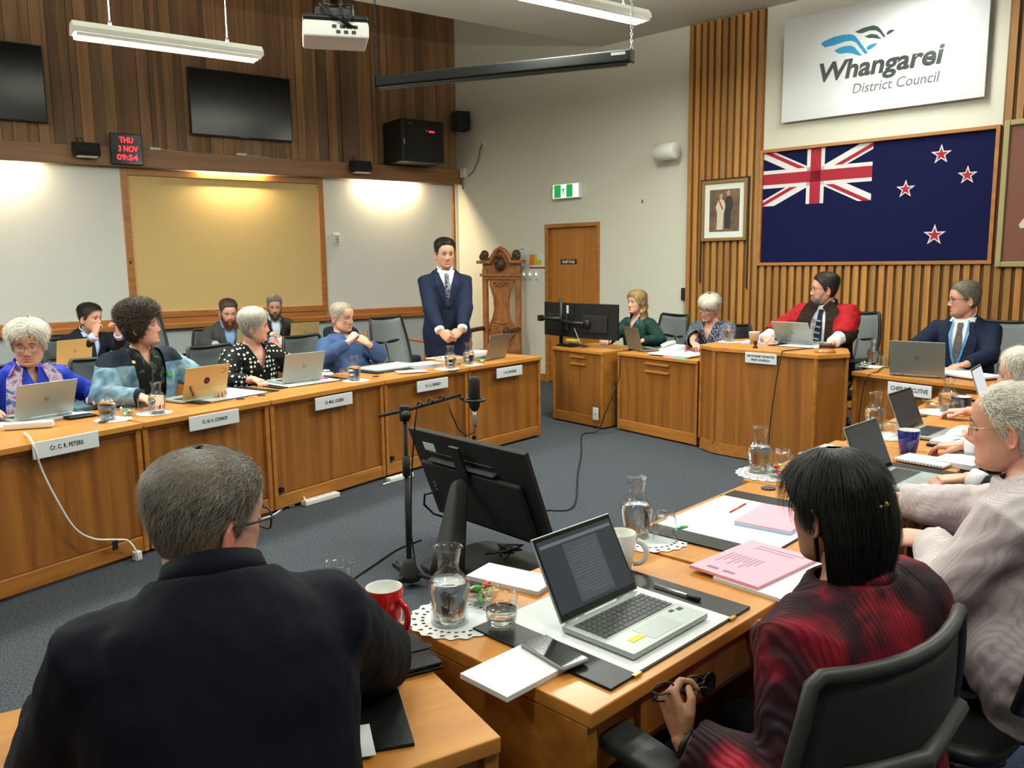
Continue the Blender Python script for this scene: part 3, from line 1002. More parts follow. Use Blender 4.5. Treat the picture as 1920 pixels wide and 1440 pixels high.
def office_chair(label, loc, rz, meshm='mesh_grey', framem='black', top=1.0, bw=.47, tilt=14, group=None, arms=True, z0=0.):
    """front faces local -Y"""
    t = thing('office_chair', label, 'chair', (loc[0], loc[1], z0), rz, group)
    # seat
    b = MB()
    rings = []
    for z, k in ((.30, .86), (.315, .97), (.335, 1.), (.35, .97), (.355, .85)):
        rings.append([(.245 * k * math.copysign(abs(math.cos(a)) ** .45, math.cos(a)), .235 * k * math.copysign(abs(math.sin(a)) ** .45, math.sin(a)), z - .012 * (math.sin(a) < -.5)) for a in [2 * PI * j / 40 for j in range(40)]])
    b.loft(rings)
    b.build('seat', framem, t)
    # back, leaning
    X = Matrix.Translation((0, .235, .47)) @ Matrix.Rotation(R(-tilt), 4, 'X') @ Matrix.Identity(4)
    h = (top - .47) / math.cos(R(tilt))
    def halfw(s):
        return bw / 2 * (.86 + .14 * math.sin(PI * min(1, s * 1.05)))
    def curve(x, s):
        return .07 * (1 - (2 * x / bw) ** 2) + .03 * math.sin(PI * s)
    N = 12
    pan = []
    for i in range(N + 1):
        s = .10 + .88 * i / N
        pan.append([(halfw(s) * .93 * u, curve(halfw(s) * u, s), h * s) for u in np.linspace(-1, 1, 11)])
    b = MB()
    b.loft(pan, sm=True, cap=False, closed=False, X=X)
    b.build('backrest_mesh', meshm, t, solid=.006)
    fr = [(-halfw(s), curve(-halfw(s), s), h * s) for s in np.linspace(.08, .97, 8)]
    fr += [(halfw(1) * u, curve(halfw(1) * u, 1) , h * (1 + .0 * (1 - u * u))) for u in np.linspace(-.93, .93, 8)]
    fr += [(halfw(s), curve(halfw(s), s), h * s) for s in np.linspace(.97, .08, 8)]
    fr += [(halfw(.06) * u, curve(halfw(.06) * u, .06), h * .06) for u in np.linspace(.9, -.9, 6)]
    b = MB()
    b.tube(fr + fr[:1], .0135, 8, X=X, cap=False)
    b.build('backrest_frame', framem, t)
    b = MB()
    b.tube([X @ Vector((0, .115, h * .62)), X @ Vector((0, .12, h * .3)), (0, .30, .38), (0, .12, .28), (0, .0, .285)], [.02, .028, .03, .035, .04], 8, flat=1.)
    b.tube([X @ Vector((-bw * .36, .075, h * .62)), X @ Vector((0, .118, h * .60)), X @ Vector((bw * .36, .075, h * .62))], .018, 8)
    b.build('back_support', framem, t)
    if arms:
        for s in (-1, 1):
            a = MB().tube([(s * .2, .02, .31), (s * .29, .03, .34), (s * .30, .04, .55), (s * .295, .0, .635)], [.02, .02, .018, .018], 8).build('armrest', framem, t)
            pr = [[(s * .295 + .042 * k * math.copysign(abs(math.cos(q)) ** .5, math.cos(q)), -.03 + .135 * k * math.copysign(abs(math.sin(q)) ** .6, math.sin(q)), z) for q in [2 * PI * j / 28 for j in range(28)]] for z, k in ((.632, .9), (.638, 1), (.652, 1), (.66, .9))]
            MB().loft(pr).build('arm_pad', 'arm_pad', a)
    MB().lathe([(.03, .10), (.03, .25), (.02, .26), (.02, .275), (.09, .28), (.1, .298), (.05, .299)], 16).build('gas_column', framem, t)
    b = MB()
    b.lathe([(.045, .07), (.045, .12), (.03, .13)], 14)
    for k in range(5):
        a = 2 * PI * k / 5 + .3
        b.tube([(.03 * math.cos(a), .03 * math.sin(a), .1), (.3 * math.cos(a), .3 * math.sin(a), .075)], [.024, .016], 8)
    b.build('base', framem, t)
    for k in range(5):
        a = 2 * PI * k / 5 + .3
        MB().tube([(.3 * math.cos(a) - .02 * math.sin(a), .3 * math.sin(a) + .02 * math.cos(a), .028), (.3 * math.cos(a) + .02 * math.sin(a), .3 * math.sin(a) - .02 * math.cos(a), .028)], .027, 14).build('caster', 'black', t)
    return t


def faceto(dx, dy):
    return math.atan2(dy, dx) + PI / 2


# ---------- two timber armchairs by the wall
def armchair(label, loc, rz):
    t = thing('timber_armchair', label, 'chair', (loc[0], loc[1], 0), rz, 'timber armchairs by the wall')
    MB().loft([[(.25 * k * math.copysign(abs(math.cos(a)) ** .5, math.cos(a)), .24 * k * math.copysign(abs(math.sin(a)) ** .5, math.sin(a)), z) for a in [2 * PI * j / 32 for j in range(32)]] for z, k in ((.39, .93), (.40, 1), (.455, 1), (.47, .9))]).build('seat', 'navy_cushion', t)
    rings = []
    for y, k in ((.20, .9), (.21, 1), (.25, 1), (.262, .9)):
        rings.append([(.25 * k * math.copysign(abs(math.cos(a)) ** .55, math.cos(a)), y + .06 * (math.sin(a)) * .5 - .05 * math.cos(a) ** 2, .76 + .125 * k * math.copysign(abs(math.sin(a)) ** .6, math.sin(a))) for a in [2 * PI * j / 36 for j in range(36)]])
    MB().loft(rings).build('backrest', 'navy_cushion', t)
    for s in (-1, 1):
        MB().bx(s * .285 - .018, s * .285 + .018, -.24, -.20, 0, .62).build('leg', 'trim_wood', t, bevel=.006)
        MB().tube([(s * .285, .19, 0), (s * .275, .22, .45), (s * .25, .26, .78)], .019, 8).build('leg', 'trim_wood', t)
        b = MB()
        b.loft([[(s * .285 + x, y, z) for x, z in ((-.026, zz - .014), (.026, zz - .014), (.026, zz + .014), (-.026, zz + .014))] for y, zz in ((-.27, .625), (-.1, .637), (.1, .652), (.26, .69))], sm=False)
        b.build('armrest', 'trim_wood', t, bevel=.005)
        MB().bx(s * .285 - .012, s * .285 + .012, -.2, .2, .35, .39).build('side_rail', 'trim_wood', t)
    return t


armchair('timber armchair with navy cushions by the wall, mostly behind the man in blue', (-1.80, 9.36), faceto(.8, -.6))
armchair('timber armchair with navy cushions by the wall, beside the empty mesh chair', (-1.40, 10.06), faceto(.8, -.6))

# ---------- carved throne
wood('carved_wood', (176, 112, 60), (118, 70, 34), (6, 6, 2), 3, .4)
mat('carved_dark', (70, 42, 24), .5)
t = thing('carved_chair', 'tall carved timber ceremonial chair in the corner beside the staff door', 'chair', (-.22, 11.0, 0), faceto(-.42, -.9))
def relief(b, pts, r, y, n=6):
    b.tube([(x, y, z) for x, z in pts], r, n)
b = MB()
for s in (-1, 1):
    b.bx(s * .245 - .035, s * .245 + .035, .20, .26, 0, 1.5)
b.build('back_post', 'carved_wood', t, bevel=.006)
b = MB()
pr = []
for z, hw in ((.50, .16), (.62, .19), (.74, .185), (.83, .13), (.95, .105), (1.1, .11), (1.22, .14), (1.32, .18), (1.36, .19)):
    pr.append([(-hw, .215, z), (hw, .215, z), (hw, .245, z), (-hw, .245, z)])
b.loft(pr, sm=False)
for s in (-1, 1):
    relief(b, [(s * .18, .66), (s * .185, .74), (s * .13, .83), (s * .10, .95), (s * .105, 1.1), (s * .14, 1.22), (s * .17, 1.3)], .014, .21)
    for k in range(5):
        a0 = .3 + k * 1.25
        c = (s * (.045 + .045 * (k % 2)), .58 + .05 * k)
        relief(b, [(c[0] + .034 * math.cos(a0 + q) * (1 - q / 8), c[1] + .03 * math.sin(a0 + q) * (1 - q / 8)) for q in np.linspace(0, 5.5, 10)], .009, .208)
    relief(b, [(s * (.05 + .05 * math.cos(q)), 1.30 + .03 * math.sin(2 * q)) for q in np.linspace(0, 6, 12)], .012, .205)
relief(b, [(-.17, .62), (-.1, .53), (0, .50), (.1, .53), (.17, .62)], .014, .21)
relief(b, [(-.11, .80), (-.05, .775), (0, .77), (.05, .775), (.11, .80)], .012, .21)
b.build('back_splat', 'carved_wood', t)
b = MB()
b.bx(-.30, .30, .17, .27, 1.40, 1.44).bx(-.27, .27, .19, .26, 1.36, 1.40).bx(-.34, -.14, .15, .27, 1.57, 1.615).bx(.14, .34, .15, .27, 1.57, 1.615)
b.bx(-.28, .28, .22, .26, 1.44, 1.60)
b.tube([(-.16, .2, 1.58), (-.12, .2, 1.66), (-.07, .2, 1.73), (0, .2, 1.77), (.07, .2, 1.73), (.12, .2, 1.66), (.16, .2, 1.58)], .035, 8)
b.prism([(-.13, 1.58), (.13, 1.58), (.07, 1.71), (0, 1.75), (-.07, 1.71)], 0, .04, X=Matrix.Translation((0, .25, 0)) @ Matrix.Rotation(R(90), 4, 'X'))
b.build('crest', 'carved_wood', t, bevel=.004)
b = MB()
b.ell((0, .18, 1.56), (.075, .05, .09))
b.ell((-.035, .14, 1.6), (.03, .03, .04)).ell((.02, .145, 1.665), (.022, .02, .03)).ell((-.03, .145, 1.67), (.022, .02, .03))
b.build('carved_boss', 'carved_dark', t)
for s in (-1, 1):
    b = MB()
    b.ell((s * .235, .2, 1.69), (.06, .05, .06)).ell((s * .27, .18, 1.66), (.035, .03, .045)).ell((s * .21, .19, 1.635), (.05, .04, .03))
    b.build('finial', 'carved_dark', t)
    b = MB()
    b.tube([(s * .27, .2, .70), (s * .28, .0, .70), (s * .285, -.22, .69)], .03, 8)
    b.ell((s * .285, -.25, .71), (.045, .05, .05))
    b.build('armrest', 'carved_dark', t)
    b = MB()
    b.lathe([(.035, 0), (.035, .1), (.022, .14), (.032, .2), (.03, .42), (.02, .46), (.034, .52), (.02, .58), (.03, .64), (.025, .67)], 14, (s * .27, -.2, 0))
    b.build('front_post', 'carved_wood', t)
MB().bx(-.28, .28, -.25, .24, .36, .43).build('seat', 'carved_wood', t, bevel=.01)
b = MB()
b.bx(-.24, .24, .205, .235, .44, .5)
b.bx(-.21, .21, -.21, -.19, .12, .35).bx(-.25, .25, -.2, .2, .1, .14)
for k in range(6):
    relief(b, [(-.15 + .06 * k + .025 * math.cos(q), .25 + .06 * math.sin(q)) for q in np.linspace(0, 5, 9)], .009, -.212)
b.build('carved_rail', 'carved_wood', t)

# ---------- microphone stand
t = thing('microphone_stand', 'black boom microphone stand on a tripod base in front of the floor screen', 'stand', (-.515, 3.9, 0))
MB().lathe([(.052, .035), (.048, .07), (.03, .125), (.02, .145)], 16).build('base_hub', 'black_matte', t)
for k in range(3):
    a = R(112 + 120 * k)
    g = MB().tube([(.03 * math.cos(a), .03 * math.sin(a), .062), (.29 * math.cos(a), .29 * math.sin(a), .016)], .011, 8).build('leg', 'black_matte', t)
    MB().ell((.29 * math.cos(a), .29 * math.sin(a), .016), (.018, .018, .0155), 10, 6).build('rubber_foot', 'black', g)
MB().tube([(0, 0, .14), (0, 0, .55)], .0135, 10).tube([(0, 0, .5), (0, 0, .84)], .010, 10).tube([(0, 0, .56), (0, 0, .66)], .019, 12).build('pole', 'black_matte', t)
MB().bx(-.024, .024, -.02, .02, .83, .905).build('boom_clamp', 'black_matte', t, bevel=.008)
MB().tube([(.01, -.022, .862), (.01, -.05, .862)], .024, 14).build('clamp_knob', 'black', t)
MB().tube([(-.125, 0, .855), (.02, 0, .885), (.27, 0, .955)], .0085, 10).build('boom', 'black_matte', t)
b = MB()
b.tube([(.19, .0, .933)] + [(.06 + .0075 * k, .014 * math.cos(k * .9), .905 + .0021 * k + .014 * math.sin(k * .9)) for k in range(17, -1, -1)], .004, 6)
b.tube([(.06, .014, .9), (.045, .01, .8), (.02, .02, .55), (.014, .02, .4), (.012, .018, .25), (.03, .02, .09), (.12, -.05, .01), (.2, -.2, .006)], .004, 6)
b.build('cable', 'black', t)
t = thing('microphone', 'black studio microphone with shock mount at the end of the boom', 'microphone', (-.18, 3.9, .80))
MB().lathe([(.012, .075), (.024, .09), (.027, .12), (.027, .145), (.0275, .146), (.0275, .225), (.022, .238), (.008, .242)], 20).build('body', 'black_matte', t)
MB().tube([(.048 * math.cos(a), .048 * math.sin(a), .128) for a in [2 * PI * k / 20 for k in range(21)]], .007, 8, cap=False).tube([(-.048, 0, .128), (-.07, 0, .143)], .008, 8).build('shock_mount', 'black', t)
MB().lathe([(.009, 0), (.012, .01), (.012, .04), (.01, .05), (.01, .075)], 14).build('plug', 'silver', t)
MB().tube([(0, 0, .0), (-.005, 0, -.03), (-.04, -.005, -.045), (-.08, -.005, -.01), (-.11, -.004, .06), (-.125, -.004, .115)], .004, 6).build('lead', 'black', t)

# ---------- big screen on a low stand, seen from behind, leaning back
t = thing('floor_screen', 'large black screen on a low floor stand, seen from behind', 'screen', (.0, 4.15, 0))
Xs = Matrix((( -.676, .0, .737, 0), (.737, .0, .676, 0), (0, 1, 0, 0), (0, 0, 0, 1)))  # x along the width, y up, z towards the screen side
def scr(x, y, z):
    tl = R(22)
    p = Vector((x, y * math.cos(tl), y * math.sin(tl) + z * math.cos(tl)))
    p.y -= z * math.sin(tl)
    return p
hw, hh = .475, .285
mid = Vector((.135 - .633 * .47 / .94 - .06 + .0, 0, 0))
cpt = Vector((-.185, 4.30, .40))
def SP(x, y, z):
    """x right seen from the camera, y up the panel, z towards the camera side"""
    ux = Vector((.676, -.737, 0))
    nn = Vector((-.737, -.676, 0))
    tl = R(21)
    uy = Vector((0, 0, 1)) * math.cos(tl) + nn * math.sin(tl)
    un = nn * math.cos(tl) - Vector((0, 0, 1)) * math.sin(tl)
    return cpt - Vector((0, 4.15, 0)) + ux * x + uy * y + un * z
def sbox(b, x0, x1, y0, y1, z0, z1, mi=0):
    v = [SP(x, y, z) for z in (z0, z1) for x, y in ((x0, y0), (x1, y0), (x1, y1), (x0, y1))]
    b.add(v, [(3, 2, 1, 0), (4, 5, 6, 7), (0, 1, 5, 4), (1, 2, 6, 5), (2, 3, 7, 6), (3, 0, 4, 7)], mi)
    return b
sbox(MB(), -hw, hw, -hh, hh, -.02, .012).build('panel', 'black_matte', t, bevel=.005)
sbox(MB(), -hw + .012, hw - .012, -hh + .02, hh - .012, -.0225, -.0205).build('glass', 'screen_off', t)
b = sbox(MB(), -hw + .05, hw - .08, -hh + .04, .10, .0125, .045)
b.build('rear_housing', 'black_matte', t, bevel=.02)
b = MB()
sbox(b, -.33, .2, .155, .162, .0125, .02)
sbox(b, -.33, .22, .118, .128, .0125, .05)
b.build('rear_rib', 'charcoal', t, bevel=.002)
sbox(MB(), -.37, -.27, .165, .215, .0125, .0145).build('rating_label', 'card_white', t)
b = sbox(MB(), -.35, -.335, -.03, -.02, .0455, .05)
sbox(b, -.35, -.335, -.055, -.045, .0455, .05)
sbox(b, -.35, -.335, -.08, -.07, .0455, .05)
b.build('port', 'silver', t)
sbox(MB(), -.43, -.35, -.07, .05, .0125, .018).build('connector_panel', 'charcoal', t)
sbox(MB(), -.065, .015, .06, .265, .046, .062).build('mount_bracket', 'black', t, bevel=.004)
b = MB()
tp = SP(-.03, .07, .085)
bt = Vector((-.335, 3.93 - 4.15, .045))
wd = Vector((.676, -.737, 0))
dp = Vector((.737, .676, 0))
rings = []
for s, w, d in ((0, .15, .075), (.3, .125, .065), (.6, .10, .055), (.85, .075, .05), (.97, .05, .045), (1.02, .02, .03)):
    c = bt.lerp(tp, s)
    rings.append([c + wd * (w / 2 * math.copysign(abs(math.cos(a)) ** .5, math.cos(a))) * 1.0 + dp * (d * math.copysign(abs(math.sin(a)) ** .5, math.sin(a))) for a in [2 * PI * k / 20 for k in range(20)]])
b.loft(rings)
b.build('stand_leg', 'black_matte', t)
b = MB()
c0 = Vector((-.13, 4.10 - 4.15, 0))
b.loft([[c0 + wd * (.3 * k * math.copysign(abs(math.cos(a)) ** .35, math.cos(a))) + dp * (.27 * k * math.copysign(abs(math.sin(a)) ** .35, math.sin(a))) + Vector((0, 0, z)) for a in [2 * PI * j / 36 for j in range(36)]] for z, k in ((.012, .98), (.016, 1), (.036, 1), (.042, .97))])
b.build('base_plate', 'black_matte', t)
b = MB()
for k in range(6):
    a = k * .9
    b.tube([(-.10 + .05 * math.cos(a), -.06 + .04 * math.sin(a), .06 + .01 * k), (-.05 + .08 * math.cos(a + 1), -.05 + .06 * math.sin(a + 1), .09 + .008 * k), (.0 + .05 * math.cos(a + 2), -.02 + .05 * math.sin(a + 2), .07 + .01 * k), (-.08, -.05, .14)], .006, 6)
b.build('cable_bundle', 'black', t)
MB().tube([SP(-.36, -.09, .05), SP(-.42, -.10, .09), SP(-.45, -.17, .10), SP(-.42, -.24, .08), SP(-.34, -.27, .05)], .007, 6).build('power_lead', 'black', t)

cable('thin black cable lying on the carpet towards the microphone stand', [(-0.852, 3.891, 0.006), (-0.741, 4.179, 0.006), (-0.648, 4.422, 0.006), (-0.531, 4.579, 0.006)], .005, 'black')
cable('thin black cable hanging from the monitor cabinet and crossing the carpet', [(1.0, 7.62, .72), (.98, 7.55, .5), (.86, 7.52, .2), (.79, 7.52, .03), (0.642, 7.467, 0.005), (0.568, 6.714, 0.005), (0.481, 6.017, 0.005), (0.388, 5.199, 0.005), (0.195, 5.125, 0.005)], .006, 'black')
cable('black cable crossing the blue carpet between the floor screen and the desks', [(0.200, 4.493, 0.008), (0.265, 4.582, 0.008), (0.375, 4.607, 0.008), (0.461, 4.700, 0.008)], .006, 'black')

# ---------- twin monitors on the side cabinet
AR = rzof((.405, 8.26), (.845, 7.71))
mc = Vector((.56, 8.31, .7405))
t = thing('monitor_stand', 'black desk pole with two arms holding the twin monitors', 'stand', mc, AR)
MB().bx(-.1, .1, -.06, .10, 0, .015).build('base_plate', 'black', t, bevel=.004)
MB().tube([(-.12 + .03, 0, .016), (-.12 + .03, 0, .47)], .019, 12).build('pole', 'black', t)
MB().tube([(-.09, .0, .27), (-.3, -.05, .27), (-.34, -.05, .27)], [.022, .018, .02], 8).bx(-.37, -.32, -.075, -.03, .24, .3).build('arm', 'black', t)
MB().tube([(-.09, .0, .25), (.1, -.03, .24), (.24, .0, .235)], [.022, .018, .022], 8).lathe([(.04, 0), (.045, .02), (.03, .03)], 16, X=Matrix.Translation((.26, .03, .235)) @ Matrix.Rotation(R(90), 4, 'X')).build('arm', 'black', t)
for s, x, yaw, lab in ((0, -.20, -4, 'black monitor on the pole arm, the one farther from the blonde woman, seen from behind'), (1, .335, 5, 'black monitor on the pole arm, the one beside the grey laptop, seen from behind')):
    p = at(mc, AR, x, .075, mc.z + .045)
    m_ = thing('monitor', lab, 'screen', p, AR + R(yaw), 'twin monitors')
    w = .275 if s else .24
    MB().bx(-w, w, -.012, .02, .04, .385).build('casing', 'black', m_, bevel=.006)
    MB().bx(-w + .012, w - .012, .0205, .022, .055, .373).build('panel', 'screen_off', m_)
    MB().bx(-.16, .16, -.03, -.0125, .1, .27).build('rear_housing', 'black_matte', m_, bevel=.01)
    if not s:
        MB().bx(.135, .17, -.0145, -.0125, .28, .36).build('white_sticker', 'card_white', m_)
b = MB()
rr = random.Random(3)
for k in range(9):
    x0 = -.06 + .03 * k
    b.tube([(x0, -.05, .02), (x0 + .05, -.075 - .01 * (k % 3), .025 + .02 * rr.random()), (x0 + .12, -.06, .012 + .03 * rr.random()), (x0 + .17, -.04, .018)], .006, 6)
tag(b.build('cable', 'black', loc=mc, rz=AR), 'heap of tangled black leads at the foot of the twin monitors', 'cable')
tag(MB().bx(.02, .16, -.04, .03, .045, .075).build('folded_cloth', mat('cloth_yellow', (176, 160, 60), .8), loc=mc, rz=AR, bevel=.008), 'small yellow folder on the leads below the twin monitors', 'folder')
tag(cable('thin grey lead drooping behind the twin monitors', [at(mc, AR, .14, -.035, .93), at(mc, AR, .2, -.06, .88), at(mc, AR, .26, -.07, .80), at(mc, AR, .28, -.065, .772)], .004, 'grey_plastic'))

t = thing('computer_tower', 'black computer tower on the floor between the two timber cabinets', 'computer', (1.017, 7.714, 0), rzof((.985, 7.69), (1.56, 6.91)))
MB().bx(-.093, -.010, .03, .42, .01, .44).build('casing', 'black', t, bevel=.006)
MB().bx(-.091, -.012, .022, .0295, .02, .435).build('front_panel', 'black_matte', t, bevel=.004)
MB().lathe([(.009, 0), (.009, .003)], 12, X=Matrix.Translation((-.05, .0215, .31)) @ Matrix.Rotation(R(90), 4, 'X')).build('badge', 'silver', t)
b = MB()
for x in (-.09, -.022):
    for y in (.05, .4):
        b.bx(x, x + .01, y, y + .01, 0, .01)
b.build('foot', 'black', t)
cA = (0.631, 0.143)
t = thing('wall_socket', 'white socket plate low on the monitor cabinet front', 'socket', at((.405, 8.26), AR, cA[0], -.003, cA[1] - .06), AR)
MB().bx(-.035, .035, -.01, .0, 0, .12).build('plate', 'white_plastic', t, bevel=.002)
MB().bx(-.008, .008, -.0115, -.0105, .055, .065).build('slot', 'charcoal', t)

# ---------- name plates
def plate(label, lines, A, B, xz, w=.34, h=.085, y=-.004, size=.034, fit=None):
    t = thing('name_plate', label, 'sign', at(A, rzof(A, B), xz[0], y, xz[1] - h / 2), rzof(A, B))
    MB().bx(-w / 2, w / 2, -.008, 0, 0, h).build('plate', 'card_white', t, bevel=.004)
    n = len(lines)
    for i, s in enumerate(lines):
        text('lettering', s, size, t, (0, -.0086, h / 2 + (n - 1) * size * .65 - i * size * 1.3), 'ink', offset=.0006, fitw=(fit[i] if fit else None))
    return t


for k, (lines, xz, lab) in enumerate(((['Cr. C. R. PETERS'], (0.449, 0.702), 'white name plate under the desk edge by the dangling white power cable'),
        (['Cr. N. H. CONNOP'], (0.438, 0.683), 'white name plate on the desk of the curly haired person'),
        (['Cr M.E. OLSEN'], (0.517, 0.659), 'white name plate on the desk of the woman in polka dots'),
        (['Cr. S. J. BENNEY'], (0.475, 0.649), 'white name plate on the desk with the open papers'),
        (['Cr. S.K. MCKENZIE'], (0.485, 0.650), 'white name plate at the row end, under the silver laptop'))):
    plate(lab, lines, LD[k + 1], LD[k + 2], xz, size=.03, fit=[.17])
plate('white two line name plate on the raised desk', ['HIS WORSHIP THE MAYOR', 'VINCE COCURULLO'], (1.625, 6.66), (2.235, 6.0), (0.432, 0.823), w=.27, h=.085, y=.006, size=.022, fit=[.235, .165])
plate('white name plate ending in CUTIVE, partly hidden by an open laptop', ['CHIEF EXECUTIVE'], (2.545, 6.16), (3.30, 4.95), (0.478, 0.657), w=.33, h=.088, size=.042, fit=[.28])

# ---------- power strips and their cables on the carpet
def strip(label, p, rz, n=4, z=0.):
    t = thing('power_strip', label, 'power strip', (p[0], p[1], z), rz)
    w = .06 * n + .05
    MB().bx(0, w, -.028, .028, .001, .034).build('body', 'white_plastic', t, bevel=.005)
    b = MB()
    for k in range(n):
        for dx, dy in ((-.006, .006), (.006, .006), (0, -.008)):
            b.bx(.05 + .06 * k + dx - .0015, .05 + .06 * k + dx + .0015, dy - .004, dy + .004, .0342, .0346)
    b.build('slot', 'charcoal', t)
    return t


strip('white power strip on the carpet in front of the third name plate', (-1.387, 5.300, 0.000), R(52), 4)
t = strip('white power strip on the carpet behind the microphone stand', (-0.910, 5.870, 0.000), R(50), 3)
t = strip('white power strip on the desk edge above the first name plate', (-2.651, 4.245, 0.742), R(20), 3, .742)
cable('white cable hanging from the desk power strip down to the carpet', [(-2.468, 4.114, 0.750), (-2.300, 3.886, 0.753), (-2.288, 3.922, 0.608), (-2.258, 3.970, 0.447), (-2.217, 4.038, 0.274), (-2.169, 4.117, 0.190), (-2.108, 4.214, 0.151), (-2.066, 4.272, 0.124), (-2.027, 4.276, 0.060), (-2.026, 4.279, 0.020)], .0055, 'white_plastic')
tag(MB().bx(-.016, .016, -.002, 0, -.05, 0).build('cable_tag', 'black', loc=(-2.104, 4.205, 0.148), rz=R(58)), 'small black tag hanging on the white power cable', 'tag')
tag(MB().bx(-.02, .02, -.02, .02, .001, .05).build('power_plug', 'white_plastic', loc=(-2.045, 4.318, 0.000), rz=R(50), bevel=.005), 'white plug on the carpet behind the grey haired head', 'plug')
cable('short white cable from the carpet power strip under the third name plate', [(-1.576, 5.000, 0.006), (-1.523, 5.110, 0.006), (-1.494, 5.320, 0.010), (-1.454, 5.387, 0.030), (-1.395, 5.341, 0.050), (-1.368, 5.274, 0.040)], .006, 'white_plastic')
tag(MB().bx(-.02, .02, -.001, 0, 0, .035).build('cable_tag', 'card_white', loc=(-1.458, 5.277, 0.004), rz=R(50)), 'small pale tag on the short white cable', 'tag')
cable('white cable on the carpet behind the microphone stand pole', [(-0.939, 5.805, 0.006), (-0.883, 5.877, 0.006), (-0.831, 5.981, 0.010), (-0.794, 6.108, 0.030), (-0.767, 6.086, 0.060), (-0.746, 5.939, 0.040)], .006, 'white_plastic')

# ---------- tabletop things
T0 = .7405
def thin_glass():
    m, nt, b = nodes('glass')
    nt.nodes.remove(b)
    out = next(n for n in nt.nodes if n.type == 'OUTPUT_MATERIAL')
    tr = nt.nodes.new('ShaderNodeBsdfTransparent')
    tr.inputs[0].default_value = (.965, .975, .975, 1)
    gl = nt.nodes.new('ShaderNodeBsdfGlossy')
    gl.inputs['Roughness'].default_value = .02
    lw = nt.nodes.new('ShaderNodeLayerWeight')
    lw.inputs['Blend'].default_value = .5
    pw = nt.nodes.new('ShaderNodeMath')
    pw.operation = 'POWER'
    pw.inputs[1].default_value = 3.2
    nt.links.new(lw.outputs['Facing'], pw.inputs[0])
    fr = nt.nodes.new('ShaderNodeMath')
    fr.operation = 'MULTIPLY_ADD'
    fr.inputs[1].default_value = .62
    fr.inputs[2].default_value = .045
    nt.links.new(pw.outputs[0], fr.inputs[0])
    mx = nt.nodes.new('ShaderNodeMixShader')
    nt.links.new(fr.outputs[0], mx.inputs[0])
    nt.links.new(tr.outputs[0], mx.inputs[1])
    nt.links.new(gl.outputs[0], mx.inputs[2])
    nt.links.new(mx.outputs[0], out.inputs['Surface'])


thin_glass()
m = mat('water', (250, 252, 252), .0, trans=1., ior=1.33)
mat('red_glaze', (186, 26, 32), .12, coat=.5)
mat('white_glaze', (226, 226, 222), .15, coat=.5)
mat('blue_glaze', (34, 30, 110), .12, coat=.6)
mat('purple_glaze', (52, 28, 48), .18, coat=.5)
mat('leather_black', (12, 12, 13), .4, spec=.3, bump=(260, .15, .002))
mat('laptop_silver', (160, 168, 164), .4, .35)
mat('laptop_grey', (140, 140, 134), .36, .6)
mat('laptop_gold', (196, 170, 118), .36, .45)
mat('key_black', (30, 32, 33), .5)
mat('keyboard_tray', (150, 154, 154), .4, .4)
mat('pink_paper', (228, 158, 176), .7)
mat('blue_paper', (186, 202, 236), .7)
mat('gold_clip', (190, 160, 90), .3, .9)


def screen_mat(name, base, bars, glow):
    m = mat(name, base, .22, spec=.4, emit=glow, ecol=base)
    return m


screen_mat('screen_dim', (44, 50, 56), 0, .55)
screen_mat('screen_page', (62, 68, 74), 0, .65)
screen_mat('screen_line', (92, 98, 104), 0, .5)
screen_mat('screen_bright', (196, 202, 214), 0, .75)
screen_mat('screen_soft', (40, 43, 48), 0, .35)

PROTO = {}


def spawn(key, make, label, loc, rz=0., group=None):
    if key not in PROTO:
        o = PROTO[key] = make()
    else:
        o = dup(PROTO[key])
    o['label'] = label
    if group: o['group'] = group
    elif 'group' in o: del o['group']
    o.location = loc
    o.rotation_euler.z = rz
    return o


def mk_carafe():
    t = thing('water_carafe', '', 'carafe')
    outer = [(.046, .0), (.048, .003), (.046, .045), (.05, .07), (.053, .095), (.05, .115), (.038, .133), (.0285, .145), (.026, .16), (.027, .178), (.032, .2), (.037, .212)]
    outer = [(r * .93, z * .86) for r, z in outer]
    inner = [(r - .0028, z) for r, z in outer[::-1]][:-2] + [(.040, .008), (.004, .006)]
    MB().lathe([(.004, 0)] + outer + inner, 40).build('glass', 'glass', t)
    w = [(.003, .0068), (.0395, .0083)] + [(r - .0031, z) for r, z in outer[2:6]] + [(.0405, .1035), (.003, .1035)]
    MB().lathe(w, 40).build('water', 'water', t)
    return t


def mk_tumbler(water):
    t = thing('tumbler', '', 'glass')
    outer = [(.030, .010), (.033, .013), (.0355, .03), (.0375, .055), (.038, .085)]
    inner = [(.0365, .085), (.036, .055), (.034, .03), (.031, .017), (.003, .015)]
    b = MB()
    b.lathe([(.003, .009)] + outer + inner, 32)
    for k in range(9):
        a = 2 * PI * k / 9
        b.ell((.025 * math.cos(a), .025 * math.sin(a), .0085), (.0085, .0085, .0085), 10, 6)
    b.build('glass', 'glass', t)
    if water:
        MB().lathe([(.003, .0158), (.0305, .0175), (.0335, .03), (.0352, .05), (.003, .05)], 32).build('water', 'water', t)
    return t


def mk_tumbler_down():
    t = thing('tumbler', '', 'glass')
    X = Matrix.Translation((0, 0, .0855)) @ Matrix.Rotation(PI, 4, 'X')
    outer = [(.030, .010), (.033, .013), (.0355, .03), (.0375, .055), (.038, .085)]
    inner = [(.0365, .085), (.036, .055), (.034, .03), (.031, .017), (.003, .015)]
    b = MB()
    b.lathe([(.003, .009)] + outer + inner, 32, X=X)
    for k in range(9):
        a = 2 * PI * k / 9
        b.ell((.025 * math.cos(a), .025 * math.sin(a), .0085), (.0085, .0085, .0085), 10, 6, X=X)
    b.build('glass', 'glass', t)
    return t


